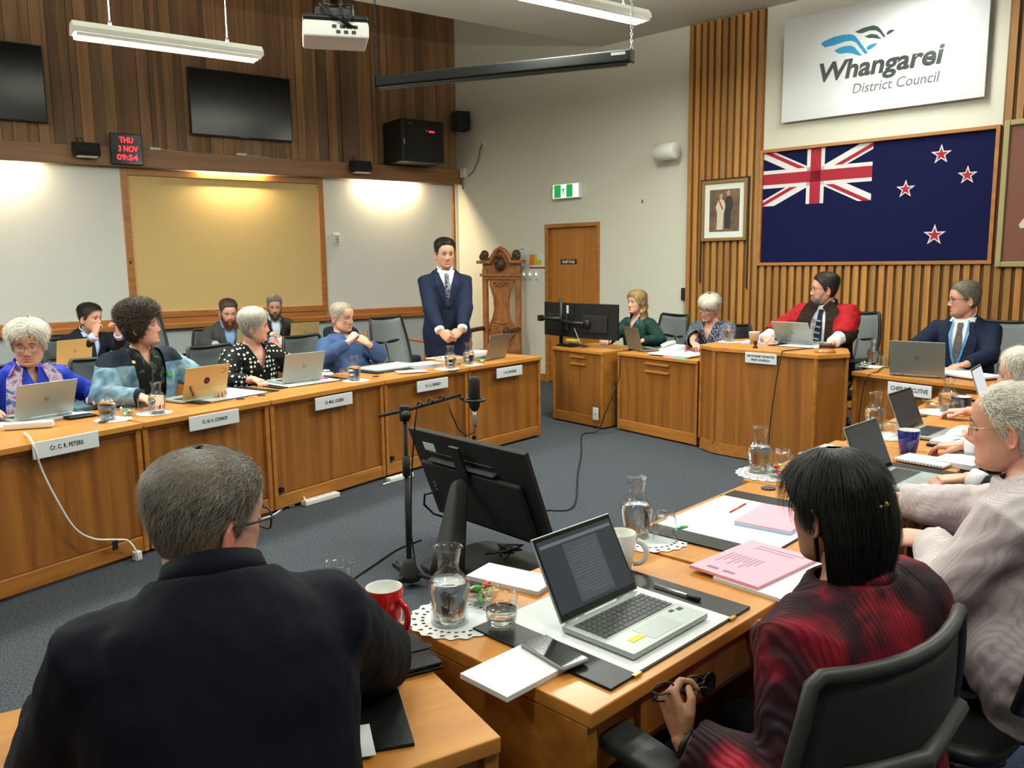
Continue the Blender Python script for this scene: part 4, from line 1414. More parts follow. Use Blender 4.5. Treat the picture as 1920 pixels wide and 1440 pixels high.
def mk_doily():
    b = MB()
    n = 120
    rr = [.001, .055, .066, .073, .083, .092, .098]
    rings = []
    for q, r in enumerate(rr):
        rings.append([((r + (.0035 * math.cos(20 * 2 * PI * k / n) if q >= 5 else 0)) * math.cos(2 * PI * k / n), (r + (.0035 * math.cos(20 * 2 * PI * k / n) if q >= 5 else 0)) * math.sin(2 * PI * k / n), .001) for k in range(n)])
    v = [p for r in rings for p in r]
    f = []
    for k in range(len(rr) - 1):
        for i in range(n):
            if k == 2 and i % 4 in (1, 2):
                continue
            if k == 4 and i % 6 in (1, 2):
                continue
            j = (i + 1) % n
            f.append((k * n + i, k * n + j, (k + 1) * n + j, (k + 1) * n + i))
    b.add(v, f)
    return tag(b.build('doily', 'white_paper', solid=.0008), '', 'doily')


def mk_bowl():
    t = thing('glass_bowl', '', 'bowl')
    MB().lathe([(.003, 0), (.026, 0), (.03, .004), (.044, .02), (.05, .042), (.0485, .043), (.042, .022), (.028, .0075), (.003, .0065)], 32).build('glass', 'glass', t)
    return t


def mk_sweet(m):
    b = MB()
    b.ell((0, 0, 0), (.011, .008, .0075), 10, 6)
    for s in (-1, 1):
        b.loft([[(s * .009, -.002, -.002), (s * .009, .002, -.002), (s * .009, .002, .002), (s * .009, -.002, .002)], [(s * .018, -.007, -.003), (s * .018, .007, -.002), (s * .018, .007, .002), (s * .018, -.007, .003)]], sm=False)
    return tag(b.build('wrapped_sweet', m), '', 'sweet')


SWEETS = [('red', mat('sweet_red', (200, 50, 40), .25)), ('green', mat('sweet_green', (60, 160, 60), .25)), ('white', mat('sweet_white', (226, 226, 214), .25)), ('yellow', mat('sweet_yellow', (212, 200, 50), .25)), ('orange', mat('sweet_orange', (214, 116, 50), .25))]


def bowl(where, p, z=T0, seq='rgwgrwg', rz=0.):
    spawn('bowl', mk_bowl, 'small glass bowl of wrapped sweets ' + where, (p[0], p[1], z))
    rr = random.Random(hash(where) % 99 if False else len(where))
    for i, ch in enumerate(seq):
        nm, mm = next(s for s in SWEETS if s[0][0] == ch)
        a = i * 2.4
        rad = .008 + .021 * ((i * .37) % 1) if i < 7 else .014
        zz = z + .0165 + (.014 if i >= 4 else 0) + (.012 if i >= 7 else 0)
        o = spawn('sweet_' + nm, lambda mm=mm: mk_sweet(mm), f'{nm} wrapped sweet in the glass bowl ' + where, (p[0] + rad * math.cos(a), p[1] + rad * math.sin(a), zz), a * 1.7, f'{nm} sweets in the glass bowl ' + where)


def carafe(where, p, z=T0, dz=.003):
    spawn('carafe', mk_carafe, 'glass water carafe ' + where, (p[0], p[1], z + dz), rnd.random() * 6)


def doily(where, p, z=T0, k=1.):
    o = spawn('doily', mk_doily, 'white paper doily ' + where, (p[0], p[1], z + .0003), rnd.random())
    o.scale = (k, k, 1)


def tum(where, p, kind='down', z=T0, dz=.003):
    spawn('tumbler_' + kind, {'down': mk_tumbler_down, 'water': lambda: mk_tumbler(True), 'empty': lambda: mk_tumbler(False)}[kind], {'down': 'upturned ', 'water': 'half full ', 'empty': 'empty '}[kind] + 'glass tumbler ' + where, (p[0], p[1], z + dz), rnd.random() * 6)


# sets of carafe, doily, tumbler
def pset(where, pc, pd, pt=None, pb=None, z=T0, kind='down', k=1.):
    doily('under the carafe ' + where, pd, z, k)
    carafe(where, pc, z)
    if pt: tum(('turned over ' if 0 else '') + 'beside the carafe ' + where, pt, kind, z)


pset('beside the black phone pouch', (-2.230, 4.497), (-2.210, 4.511))
bowl('on the desk by the black phone pouch', (-2.184, 4.623), T0 + .003, 'ggwrgwg')
pset('in front of the curly haired person', (-2.033, 4.680), (-2.060, 4.699), (-2.117, 4.703), kind='empty')
pset('beside the woman in polka dots', (-1.142, 5.958), (-1.131, 5.958), (-1.223, 5.993))
pset('nearer of two at the standing man\'s desk', (-0.492, 6.607), (-0.519, 6.576), (-0.597, 6.686))
pset('farther of two at the standing man\'s desk', (-0.357, 6.842), (-0.335, 6.840), (-0.429, 6.776))
bowl('by the silver laptop at the row end', (-0.259, 6.944), T0 + .003, 'wgywg')
pset('on the raised desk', (1.86, 7.06), (1.86, 7.05), None, z=.8855)
pset('on the executive\'s desk by the large grey laptop', (2.914, 6.630), (2.809, 6.396), (2.891, 6.422))
bowl('by the large grey laptop on the executive\'s desk', (2.731, 6.370), T0 + .003, 'wwgww')
pset('on the farthest desk beside the purple mug', (2.378, 4.456), (2.333, 4.426), (2.360, 4.329), k=1.2)
bowl('beside the purple mug on the farthest desk', (2.356, 4.593), T0 + .003, 'wrwwrwg')
pset('behind the open laptop with the black folder', (1.777, 3.993), (1.752, 3.842), (1.752, 3.770), k=1.15)
pset('beyond the black haired woman\'s head', (0.973, 3.191), (1.001, 3.165), (1.075, 3.220), k=1.25)
bowl('beyond the black haired woman\'s head', (1.018, 3.115), T0 + .003, 'rgrgwygry')
pset('beside the white mug', (0.373, 2.432), (0.407, 2.415), (0.454, 2.399), k=1.25)
pset('between the red mug and the half full tumbler', (-0.152, 1.836), (-0.138, 1.859), None, k=1.15)
bowl('behind the half full tumbler', (-0.085, 1.945), T0 + .003, 'rggwrgwgr')
tum('on the black desk pad beside the phone', (-0.030, 1.782), 'water', T0, .0065)
pset('behind the red mug', (-.385, 1.745), (-.37, 1.735), None)
o = spawn('sweet_green', None, 'single green wrapped sweet on the desk beside an upturned tumbler', (*(0.526, 2.492), T0 + .008), .6)


def mug(label, p, m, rim, rz, z=T0, r=.041, h=.105, taper=.8, group=None):
    t = thing('mug', label, 'mug', (p[0], p[1], z), rz)
    rt = r * taper
    prof = [(.003, 0), (rt - .004, 0), (rt, .004), (rt + (r - rt) * .55, h * .45), (r, h - .003), (r - .002, h), (r - .004, h - .002), (r - .006, h * .5), (rt - .004, .008), (.003, .007)]
    MB().lathe(prof[:6], 36, cap=False).lathe(prof[:2][::-1], 36, cap=False).build('body', m, t)
    MB().lathe(prof[5:], 36, cap=False).build('inside', rim, t)
    pts = [(r * .93 + .03 * math.sin(a) * 1.0, 0, h * .5 + h * .30 * math.cos(a)) for a in np.linspace(.12, PI - .12, 12)]
    pts[-1] = (rt + (r - rt) * .3, 0, h * .2)
    MB().tube(pts, .0062, 8, flat=1.3).build('handle', m, t)
    return t


mug('red mug beside the black wallet case', (-.292, 1.768), 'red_glaze', 'white_glaze', R(-35), T0 + .003, r=.043, h=.115)
mug('tall white mug behind the open laptop', (0.288, 2.155), 'white_glaze', 'white_glaze', R(-10), r=.043, h=.108, taper=.72)
mug('glossy blue mug beside the spiral notebook', (1.698, 3.478), 'blue_glaze', 'white_glaze', R(70), r=.046, h=.105, taper=.72)
mug('dark purple mug beyond the reaching hand', (2.414, 4.388), 'purple_glaze', 'white_glaze', R(-15), r=.05, h=.095, taper=.86)
mug('yellow mug behind the lit laptop at the far desk', (2.881, 4.774), mat('yellow_glaze', (206, 160, 40), .2, coat=.4), 'white_glaze', R(-5), r=.043, h=.1)
mug('small pink patterned cup on the back row desk', (-2.371, 8.488), mat('pink_glaze', (206, 130, 134), .3, noise=(60, (236, 226, 222), 2, .1)), 'white_glaze', R(150), r=.04, h=.1)
t = thing('paper_cup', 'plain white paper cup on the raised desk', 'cup', (2.015, 6.86, .8855))
MB().lathe([(.003, .003), (.03, .003), (.031, 0), (.043, .098), (.0445, .1), (.0425, .099), (.029, .006), (.003, .005)], 28).build('body', 'white_paper', t)


# laptops: local x width, hinge at y = 0, keyboard towards +y (the user), lid leaning back towards -y
def laptop(label, hinge, rz, w=.32, d=.215, ang=110, body='laptop_silver', scr='screen_soft', z=T0, back=None, logo=True, group=None, page=False, keys=True):
    t = thing('laptop', label, 'laptop', (hinge[0], hinge[1], z), rz, group)
    MB().bx(-w / 2, w / 2, .004, d, .002, .016).build('base', body, t, bevel=.003)
    b = MB()
    for x in (-w * .42, w * .42):
        for y in (.02, d - .02):
            b.bx(x - .01, x + .01, y - .004, y + .004, 0, .0022)
    b.build('rubber_foot', 'black', t)
    if keys:
        MB().bx(-w * .45, w * .45, .024, d * .60, .0161, .0166).build('keyboard_tray', 'keyboard_tray', t)
        b = MB()
        rows = 6
        for r_ in range(rows):
            n = 14
            y0 = .027 + (d * .60 - .03) * r_ / rows
            y1 = y0 + (d * .60 - .03) / rows - .003
            kw = w * .89 / n
            if r_ == rows - 1:
                segs = [(0, 1), (1, 2), (2, 3), (3, 4), (4, 9), (9, 10), (10, 11), (11, 12), (12, 13), (13, 14)]
            else:
                segs = [(i, i + 1) for i in range(n)]
            for i0, i1 in segs:
                x0 = w * .445 - kw * i1
                b.bx(x0 + .0012, w * .445 - kw * i0 - .0012, y0, y1, .0166, .0182)
        b.build('keyboard_key', 'key_black', t)
        MB().bx(-w * .19, w * .19, d * .65, d * .95, .0161, .0165).build('touchpad', 'keyboard_tray', t, bevel=.0002)
    # lid
    a = R(180 - ang)
    X = Matrix.Translation((0, .004, .014)) @ Matrix.Rotation(R(ang) - PI, 4, 'X')
    # lid local: x, y from hinge upwards is -y when closed flat behind; rotate so that it opens
    X = Matrix.Translation((0, .006, .015)) @ Matrix.Rotation(-(R(180 - ang)), 4, 'X')
    h = d * .99
    L = lambda b, x0, x1, y0, y1, z0, z1: b.bx(x0, x1, -y1, -y0, z0, z1, X=X)
    lid = L(MB(), -w / 2, w / 2, .004, h, -.005, 0).build('lid', back or body, t, bevel=.002)
    L(MB(), -w / 2 + .003, w / 2 - .003, .007, h - .003, .0002, .0012).build('bezel', 'black_gloss', t)
    sc = L(MB(), -w / 2 + .008, w / 2 - .008, .022, h - .012, .0013, .0018).build('display', scr, t)
    if page:
        L(MB(), -w * .24, w * .20, .03, h - .035, .0019, .0021).build('page', 'screen_page', sc)
        b = MB()
        for k in range(16):
            L(b, -w * .20, w * .16 - .03 * ((k * 7) % 5 == 0), .045 + k * (h - .09) / 16, .0462 + k * (h - .09) / 16, .0022, .0023)
        b.build('text_line', 'screen_line', sc)
        L(MB(), -w * .45, w * .45, h - .03, h - .022, .0019, .0021).build('menu_bar', 'screen_line', sc)
    for x in (-w * .33, w * .33):
        MB().tube([(x - .03, .004, .0125), (x + .03, .004, .0125)], .006, 10).build('hinge', body, t)
    if logo:
        b = MB()
        XB = X @ Matrix.Translation((0, -h * .52, -.0052)) @ Matrix.Rotation(PI, 4, 'Y') @ Matrix.Rotation(PI, 4, 'Z')
        for x0, s0, s1 in ((-.012, -.004, .018), (-.004, -.010, .006), (.004, -.018, .006), (.011, -.010, .006)):
            b.add([XB @ Vector(p) for p in ((x0 + s0 * .35, s0, 0), (x0 + .003 + s0 * .35, s0, 0), (x0 + .003 + s1 * .35, s1, 0), (x0 + s1 * .35, s1, 0))], [(0, 1, 2, 3), (3, 2, 1, 0)])
        b.build('maker_mark', 'charcoal', t)
    t['lidX'] = 0
    return t, X, h


laptop('open silver laptop with a dimmed document on its screen, yellow sticker on the palm rest', (.203, 1.868), R(-135), .285, .205, 118, scr='screen_dim', page=True, z=T0 + .0065)
PLAP = COL.objects[-1]
def on_lap(hinge, rz, x, y):
    return at(hinge, rz, x, y)
o = [q for q in COL.objects if q.name.startswith('laptop') and q.get('category')][-1]
MB().bx(.055, .10, .155, .172, .0163, .0168).build('yellow_sticker', mat('sticker_yellow', (236, 190, 40), .5), o)
b = MB().bx(-.125, -.108, .138, .15, .0162, .0166).bx(-.10, -.085, .132, .142, .0162, .0166)
b.build('spec_sticker', 'ink', o)
laptop('open silver laptop under the hand in a dark sleeve', (1.385, 3.075), R(-136), .29, .205, 112, scr='screen_soft', page=False, z=T0 + .0065)
laptop('open silver laptop under the hand with a wristwatch', (1.925, 3.915), R(-135), .29, .2, 112, scr='screen_soft', z=T0 + .002)
laptop('open laptop with a bright page at the farthest desk', (2.74, 4.74), R(-128), .31, .2, 108, scr='screen_bright', z=T0 + .002)
laptop('open silver laptop in front of the woman in the blue shirt', (-2.615, 4.56), R(57), .325, .215, 112, z=T0 + .002)
t, X, h = laptop('open laptop with three stickers on its gold lid', (-1.93, 5.14), R(58), .325, .215, 105, back='laptop_gold', z=T0 + .002, logo=False)
def sticker(t, X, h, x, y, name, m, pts=None, r=.02):
    Q = X @ Matrix.Translation((0, 0, -.0052)) @ Matrix.Rotation(PI, 4, 'Y')
    b = MB()
    if pts is None:
        pts = [(r * math.cos(2 * PI * k / 24), r * math.sin(2 * PI * k / 24)) for k in range(24)]
    b.prism([(-(-x) * 1 + px * 1, -y + -py) for px, py in pts], 0, .0005, X=Q)
    return b.build(name, m, t)
mat('st_black', (30, 26, 24), .4); mat('st_orange', (206, 120, 40), .4); mat('st_teal', (40, 90, 100), .4); mat('st_brown', (120, 76, 40), .4); mat('st_red', (150, 40, 30), .4)
sticker(t, X, h, 0, h * .55, 'round_sticker', 'st_black', r=.022)
sticker(t, X, h, 0, h * .55, 'sticker_centre', 'st_red', r=.006).location = (0, -.0006, 0)
sticker(t, X, h, -.12, h * .8, 'ring_sticker', 'st_brown', [(.017 * math.cos(a), .017 * math.sin(a)) for a in np.linspace(.6, 5.9, 20)] + [(.013 * math.cos(a), .013 * math.sin(a)) for a in np.linspace(5.9, .6, 20)])
for k, mm in enumerate(('st_orange', 'st_brown', 'st_teal')):
    sticker(t, X, h, .10, h * .28, 'wave_sticker', mm, [(-.03 + .009 * k, -.035), (-.02 + .009 * k, -.01), (-.006 + .009 * k, .01), (.002 + .009 * k, .035), (.01 + .009 * k, .035), (.002 + .009 * k, .008), (-.012 + .009 * k, -.012), (-.021 + .009 * k, -.035)])
laptop('open silver laptop in front of the woman in polka dots', (-1.50, 5.87), R(46), .325, .215, 108, z=T0 + .0065)
laptop('silver laptop at the row end with its lid to the door', (-.135, 7.215), R(58), .325, .215, 105, body='laptop_grey', z=T0 + .002)
laptop('gold-lidded laptop in front of the man with folded hands', (-3.79, 7.14), R(62), .33, .215, 100, back='laptop_gold', z=T0 + .002)
laptop('gold-lidded laptop beside the small pink cup on the back row desk', (-2.25, 8.98), R(40), .33, .215, 102, back='laptop_gold', z=T0 + .002)
laptop('gold-lidded laptop half hidden behind the grey haired woman in polka dots', (-2.62, 8.28), R(50), .31, .21, 100, back='laptop_gold', z=T0 + .002)
laptop('grey laptop turned towards the blonde woman', (1.165, 7.80), R(-73), .32, .215, 104, body='laptop_grey', z=T0 + .002)
laptop('silver laptop lid facing out from the raised desk', (2.315, 6.735), R(-46), .32, .215, 124, z=.8875)
laptop('large grey laptop with a round maker mark on the executive\'s desk', (2.86, 5.80), R(-38), .36, .245, 100, body='laptop_grey', z=T0 + .002)


# papers, pads, books
def sheet(name, label, cat, c, rz, w, d, th=.001, m='white_paper', z=T0, group=None, bev=0):
    t = MB().bx(-w / 2, w / 2, -d / 2, d / 2, .0002, th).build(name, m, loc=(c[0], c[1], z), rz=rz, bevel=bev)
    return tag(t, label, cat, group)


def pad(where, c, rz, w=.62, d=.42, z=T0, paper=True, pw=None):
    t = thing('desk_pad', 'black leather desk pad ' + where, 'desk pad', (c[0], c[1], z), rz)
    MB().bx(-w / 2, w / 2, -d / 2, d / 2, .0002, .004).build('base_board', 'leather_black', t, bevel=.001)
    for s in (-1, 1):
        MB().bx(s * w / 2 - (.085 if s > 0 else 0), s * w / 2 + (.085 if s < 0 else 0), -d / 2, d / 2, .0042, .0062).build('side_strip', 'leather_black', t, bevel=.001)
        for q in (-1, 1):
            MB().bx(s * (w / 2 - .085) - .012, s * (w / 2 - .085) + .012, q * d / 2 - .004, q * d / 2 + .004, -.0 + .0004, .0068).build('corner_clip', 'gold_clip', t)
    if paper:
        MB().bx(-w / 2 + .07, w / 2 - .07, -d / 2 + .004, d / 2 - .004, .0041, .0055).build('blotter_paper', 'white_paper', t)
    return t


pad('under the laptop with the yellow sticker', (.235, 1.845), R(-135), .54, .40)
sheet('notepad', 'square white notepad sticking out under the cracked phone', 'notepad', (.003, 1.592), R(-135), .19, .135, .011)
sheet('paper_stack', 'white paper stack behind the laptop, beside the sweets bowl', 'paper', (-.005, 2.09), R(-122), .11, .22, .012)
t = thing('phone', 'phone with a shiny dark screen lying half on the white notepad', 'phone', (.082, 1.648, T0 + .0112), R(-54), None)
MB().bx(-.0715, .0715, -.036, .036, 0, .0095).build('case', 'grey_plastic', t, bevel=.004, seg=3)
MB().bx(-.068, .068, -.0335, .0335, .0096, .0102).build('display', 'black_gloss', t, bevel=.0003)
t = thing('pen', 'clear ballpoint pen with a black grip lying by the laptop', 'pen', (*(0.407, 1.973), T0 + .012), R(-46))
MB().tube([(-.07, 0, 0), (.02, 0, 0), (.06, 0, 0)], [.004, .004, .004], 10).build('barrel', 'silver', t)
MB().tube([(.03, 0, 0), (.066, 0, 0)], .0052, 10).build('grip', 'black', t)
MB().tube([(-.07, 0, 0), (-.076, 0, 0)], [.004, .001], 10).build('tip', 'black', t)
pad('under the white sheets, near the red pen', (.745, 2.565), R(-133), .60, .40)
t = thing('pen', 'red pen lying on the bare desk', 'pen', (*(0.756, 2.698), T0 + .005), R(51))
MB().tube([(-.06, 0, 0), (.06, 0, 0)], .0045, 10).build('barrel', mat('pen_red', (176, 40, 30), .3), t)
MB().tube([(-.06, 0, 0), (-.066, 0, 0)], [.0045, .002], 10).build('tip', 'charcoal', t)
t = thing('paper_pile', 'pink paper pile on the white blotter, partly behind the black haired head', 'paper', (.84, 2.56, T0 + .0065), R(-128))
MB().bx(-.12, .12, -.09, .09, 0, .009).build('under_sheet', 'blue_paper', t)
MB().bx(-.12, .12, -.09, .09, .0092, .012).build('top_sheet', 'pink_paper', t)
t = thing('agenda', 'pink printed agenda booklet in front of the black haired woman', 'booklet', (.655, 2.16, T0 + .011), R(-139))
MB().bx(-.15, .15, -.105, .105, .0, .008).build('cover', 'pink_paper', t)
b = MB()
for k in range(9):
    b.bx(-.02 - .0 * k, .07 - .02 * (k % 3), -.08 + .012 * k, -.0765 + .012 * k, .0081, .0083)
for k in range(2):
    b.bx(.11, .125, -.07 + .05 * k, -.035 + .05 * k, .0081, .0083)
b.bx(-.12, -.115, -.06, .08, .0081, .0083).bx(-.10, -.095, -.06, .06, .0081, .0083)
b.build('print', mat('print_grey', (140, 96, 112), .7), t)
sheet('notepad', 'white pad half covered by the pink agenda booklet', 'notepad', (.70, 2.10), R(-139), .30, .20, .010)

pad('under the laptop used by the person in dark sleeves', (1.44, 2.995), R(-135), .60, .34)
sheet('paper_sheet', 'white sheets behind the laptop beyond the black haired head', 'paper', (1.379, 3.525), R(-136), .26, .16, .004)
t = thing('notebook', 'white spiral notebook beside the blue mug', 'notebook', (*(1.693, 3.315), T0 + .0065), R(-50))
MB().bx(-.1, .1, -.075, .075, 0, .008).build('pages', 'white_paper', t)
b = MB()
for k in range(16):
    x = -.094 + .0125 * k
    b.tube([(x, -.077 + .006 * math.cos(a), .004 + .007 * math.sin(a)) for a in np.linspace(0, 2 * PI, 9)], .001, 4, cap=False)
b.build('wire_binding', 'dark_metal', t)
sheet('notepad', 'thick white pad beside the cuffed hand', 'notepad', (1.842, 3.307), R(-50), .16, .22, .02)
t = thing('ring_folder', 'open black folder with a raised white page, beside the purple mug', 'folder', (*(2.078, 3.660), T0), R(-140))
MB().bx(-.25, .2, -.12, .12, .0, .012).build('cover', 'leather_black', t, bevel=.003)
MB().bx(-.02, .19, -.11, .11, .0125, .028).build('page_block', 'white_paper', t)
b = MB()
b.loft([[(x, y, .016 + .06 * math.sin(PI * min(1, max(0, (x + .28) / .34))) * (.5 + .5 * (y + .12) / .24)) for y in np.linspace(-.115, .115, 6)] for x in np.linspace(-.27, .02, 12)], closed=False, cap=False)
b.build('raised_page', 'white_paper', t, solid=.002)
MB().tube([(.1, .0, .034), (.16, .02, .036)], .002, 5).tube([(.1, -.015, .034), (.16, -.02, .036)], .002, 5).build('clip', 'charcoal', t)
# navy jacket man's desk
t = thing('wallet_case', 'black leather wallet case with a clasp, beside the red mug', 'wallet', (-.224, 1.66, T0), R(-62))
MB().bx(-.078, .078, -.042, .042, .0005, .008).bx(-.078, .078, -.042, .042, .010, .018).build('covers', 'leather_black', t, bevel=.003)
MB().bx(-.078, -.07, -.042, .042, .004, .014).build('spine', 'leather_black', t, bevel=.003)
MB().bx(-.012, .012, -.01, .05, .0185, .021).build('clasp', 'leather_black', t, bevel=.002)
pad('under the elbow of the man in the navy jacket', (-.505, 1.43), R(196), .58, .36)
t = thing('phone', 'phone with a pale edge beside the black wallet case', 'phone', (-.29, 1.605, T0 + .0068), R(-66))
MB().bx(-.072, .072, -.036, .036, 0, .008).build('case', 'silver', t, bevel=.003)
MB().bx(-.069, .069, -.0335, .0335, .0081, .0086).build('display', 'black_gloss', t)
sheet('paper_sheet', 'grey white sheet at the edge of the desk pad below the navy sleeve', 'paper', (-.30, 1.335), R(196), .10, .10, .001, z=T0 + .0065)

# left row
sheet('paper_stack', 'white papers under the laptop of the woman in the blue shirt', 'paper', (-2.69, 4.60), R(58), .50, .30, .0018)
t = thing('phone', 'black phone pouch beside the silver laptop of the woman in blue', 'phone', (*(-2.433, 4.590), T0), R(50))
MB().bx(-.075, .075, -.045, .045, 0, .014).build('pouch', 'leather_black', t, bevel=.005)
sheet('folder', 'blue grey folder behind the carafe on the first desk', 'folder', (-2.566, 4.949), R(60), .30, .24, .025, mat('folder_teal', (66, 96, 110), .5), bev=.004)
sheet('booklet', 'pink and blue leaflet between the first two carafes', 'leaflet', (-2.317, 4.913), R(60), .12, .14, .003, mat('leaflet', (176, 130, 170), .6))
t = thing('computer_mouse', 'black computer mouse beside the denim sleeve', 'mouse', (*(-2.252, 4.946), T0), R(70))
MB().loft([[(.03 * k * math.cos(a), .052 * k * math.sin(a), z) for a in [2 * PI * j / 24 for j in range(24)]] for z, k in ((0, .9), (.006, 1), (.02, .9), (.03, .6), (.034, .2))]).build('shell', 'black', t)
pad('under the laptop with three stickers', (-1.90, 5.35), R(57), .62, .40)
pad('under the laptop of the woman in polka dots', (-1.54, 5.94), R(50), .62, .40)
t = thing('speaker_puck', 'small white round conference speaker behind the silver laptop', 'speaker', (*(-1.417, 6.272), T0), 0)
MB().lathe([(.003, 0), (.05, 0), (.055, .008), (.05, .02), (.02, .028), (.003, .028)], 28).build('base', 'white_plastic', t)
MB().lathe([(.03, .029), (.032, .04), (.02, .046), (.003, .046)], 24).build('top', 'silver', t)
t = thing('pen', 'pink pen beside the silver laptop of the woman in polka dots', 'pen', (*(-1.406, 6.009), T0 + .012), R(20))
MB().tube([(-.06, 0, 0), (.06, 0, 0)], .005, 8).build('barrel', mat('pen_pink', (190, 60, 160), .4), t)
pad('under the open papers of the man in blue', (-1.008, 6.621), R(52), .55, .36, paper=False)
sheet('paper_stack', 'open white papers in front of the man in blue', 'paper', (-1.005, 6.690), R(50), .46, .30, .012, z=T0 + .0065)
sheet('paper_sheet', 'loose pink edged sheet hanging over the desk pad of the man in blue', 'paper', (-0.780, 6.402), R(20), .24, .16, .001, 'pink_paper', z=T0 + .0068)
t = thing('booklet', 'thick white booklet with blue pages beside the open papers', 'booklet', (*(-0.731, 6.770), T0), R(40))
MB().bx(-.14, .14, -.1, .1, .0005, .02).build('page_block', 'blue_paper', t)
MB().bx(-.142, .142, -.102, .102, .0202, .024).build('cover', 'white_paper', t)
t = thing('pencil', 'red pencil in front of the standing man', 'pencil', (*(-0.723, 7.226), T0 + .004), R(-5))
MB().tube([(-.08, 0, 0), (.08, 0, 0)], .004, 6).build('barrel', 'pen_red' if 0 else M['pen_red'], t)
sheet('notepad', 'white pad with yellow edge in front of the standing man', 'notepad', (-0.577, 7.334), R(45), .30, .22, .010, mat('cream_paper', (226, 222, 200), .7))
sheet('paper_sheet', 'white curled papers behind the silver laptop at the row end', 'paper', (-0.327, 7.612), R(50), .26, .2, .03)
# back row
sheet('paper_sheet', 'white papers beside the laptop of the man with folded hands', 'paper', (-3.753, 7.493), R(60), .26, .2, .006)
t = thing('name_card', 'white folded name card in front of the man in the grey blazer', 'card', (*(-2.700, 7.916), T0), R(48))
MB().loft([[(x, -.03, .0), (x, 0, .085), (x, .03, .0)] for x in (-.14, .14)], sm=False).build('card', 'white_paper', t)
tag(MB().lathe([(.003, 0), (.03, 0), (.032, .09), (.003, .09)], 16).build('pen_cup', 'black', loc=(*(-2.813, 7.976), T0)), 'small black cup beside the white name card', 'cup')
# marker pens and sprig on the trays
for u, c, cn in ((-4.985, (40, 120, 70), 'green'), (-4.93, (226, 226, 222), 'white'), (-4.77, (70, 50, 150), 'purple'), (-4.70, (56, 50, 140), 'blue'), (-4.61, (24, 24, 24), 'black')):
    t = thing('marker_pen', cn + ' marker pen on the whiteboard tray', 'marker', V(u, .9105, -.162), RV)
    MB().tube([(-.05, 0, 0), (.02, 0, 0)], .0065, 10).build('barrel', mat('marker_' + cn, c, .4), t)
    MB().tube([(.021, 0, 0), (.05, 0, 0)], .0068, 10).build('cap', 'white_plastic' if cn != 'white' else 'marker_green', t)
u = (-2.104, 1.001)
t = thing('glass_sprig', 'small clear bottle with dried sprigs on the pinboard ledge', 'bottle', V(u[0], .9035, -.16), RV)
MB().lathe([(.003, 0), (.022, 0), (.024, .04), (.01, .06), (.01, .08)], 16).build('glass', 'glass', t)
b = MB()
for k in range(7):
    a = k * .9
    b.tube([(0, 0, .03), (.02 * math.cos(a), .015 * math.sin(a), .12), (.04 * math.cos(a), .02 * math.sin(a), .16 + .01 * k)], .002, 5)
    b.ell((.04 * math.cos(a), .02 * math.sin(a), .16 + .01 * k), .006, 6, 4)
b.build('sprig', mat('sprig', (96, 80, 50), .8), t)
# side cabinet papers
pc = Vector((.985, 7.69)); pr_ = rzof((.985, 7.69), (1.56, 6.91))
def CB(x, y): return at(pc, pr_, x, y)
t = thing('telephone', 'white desk telephone behind the grey laptop on the cabinet', 'telephone', (*CB(.30, .42)[:2], T0), pr_)
MB().loft([[(-.08, -.1, 0), (.08, -.1, 0), (.08, .1, 0), (-.08, .1, 0)], [(-.08, -.1, .025), (.08, -.1, .025), (.08, .1, .06), (-.08, .1, .06)]], sm=False).build('base', 'white_plastic', t, bevel=.006)
MB().tube([(-.055, -.08, .05), (-.06, 0, .07), (-.055, .09, .075)], .02, 10).build('handset', 'white_plastic', t)
for k, (x, y, r_, w, d, th, m_, lab) in enumerate(((.58, .16, 8, .44, .24, .012, 'white_paper', 'topmost white papers on the cabinet in front of the white haired woman'), (.52, .36, -6, .40, .26, .010, 'blue_paper', 'pale blue papers under the hand of the white haired woman'), (.42, .10, 22, .14, .05, .010, 'pen_red', 'red folder strip among the cabinet papers'), (.62, .045, -5, .12, .06, .006, 'pink_paper', 'pink slip at the cabinet edge'), (.74, .04, 10, .12, .05, .006, mat('teal_paper', (120, 196, 190), .6), 'teal slip at the cabinet edge'))):
    sheet('paper_sheet' if k != 2 else 'folder', lab, 'paper', CB(x, y), pr_ + R(r_), w, d, th, m_ if isinstance(m_, str) else m_, z=T0 + (.0 if k != 0 else .0102))
t = thing('pen', 'red pen held by the white haired woman', 'pen', (*CB(.60, .33)[:2], T0 + .03), pr_ + 1.2)
MB().tube([(-.06, 0, 0), (.06, 0, .03)], .0045, 8).build('barrel', 'pen_red', t)
# raised desk
ZM = .8855
sheet('paper_sheet', 'white blue papers beside the paper cup on the raised desk', 'paper', (2.10, 6.93), R(-30), .30, .22, .012, 'blue_paper', z=ZM)
pad('under the laptop on the raised desk', (2.36, 6.62), R(-46), .50, .30, z=ZM, paper=True)
t = thing('gavel', 'dark timber gavel resting on its block on the raised desk', 'gavel', (2.345, 6.16, ZM + .0285), R(-20))
MB().tube([(-.045, 0, .022), (-.04, 0, .022), (-.03, 0, .022), (.03, 0, .022), (.04, 0, .022), (.045, 0, .022)], [.018, .022, .018, .018, .022, .018], 16).build('head', 'carved_dark', t)
MB().tube([(0, 0.018, .022), (0, .16, .012), (0, .18, .012)], [.008, .009, .012], 10).build('handle', 'carved_dark', t)
t = thing('gavel_block', 'round pale timber sound block under the gavel', 'block', (2.345, 6.16, ZM), 0)
MB().lathe([(.003, 0), (.075, 0), (.078, .006), (.07, .012), (.066, .02), (.055, .026), (.003, .028)], 36).build('body', 'desk_edge', t)
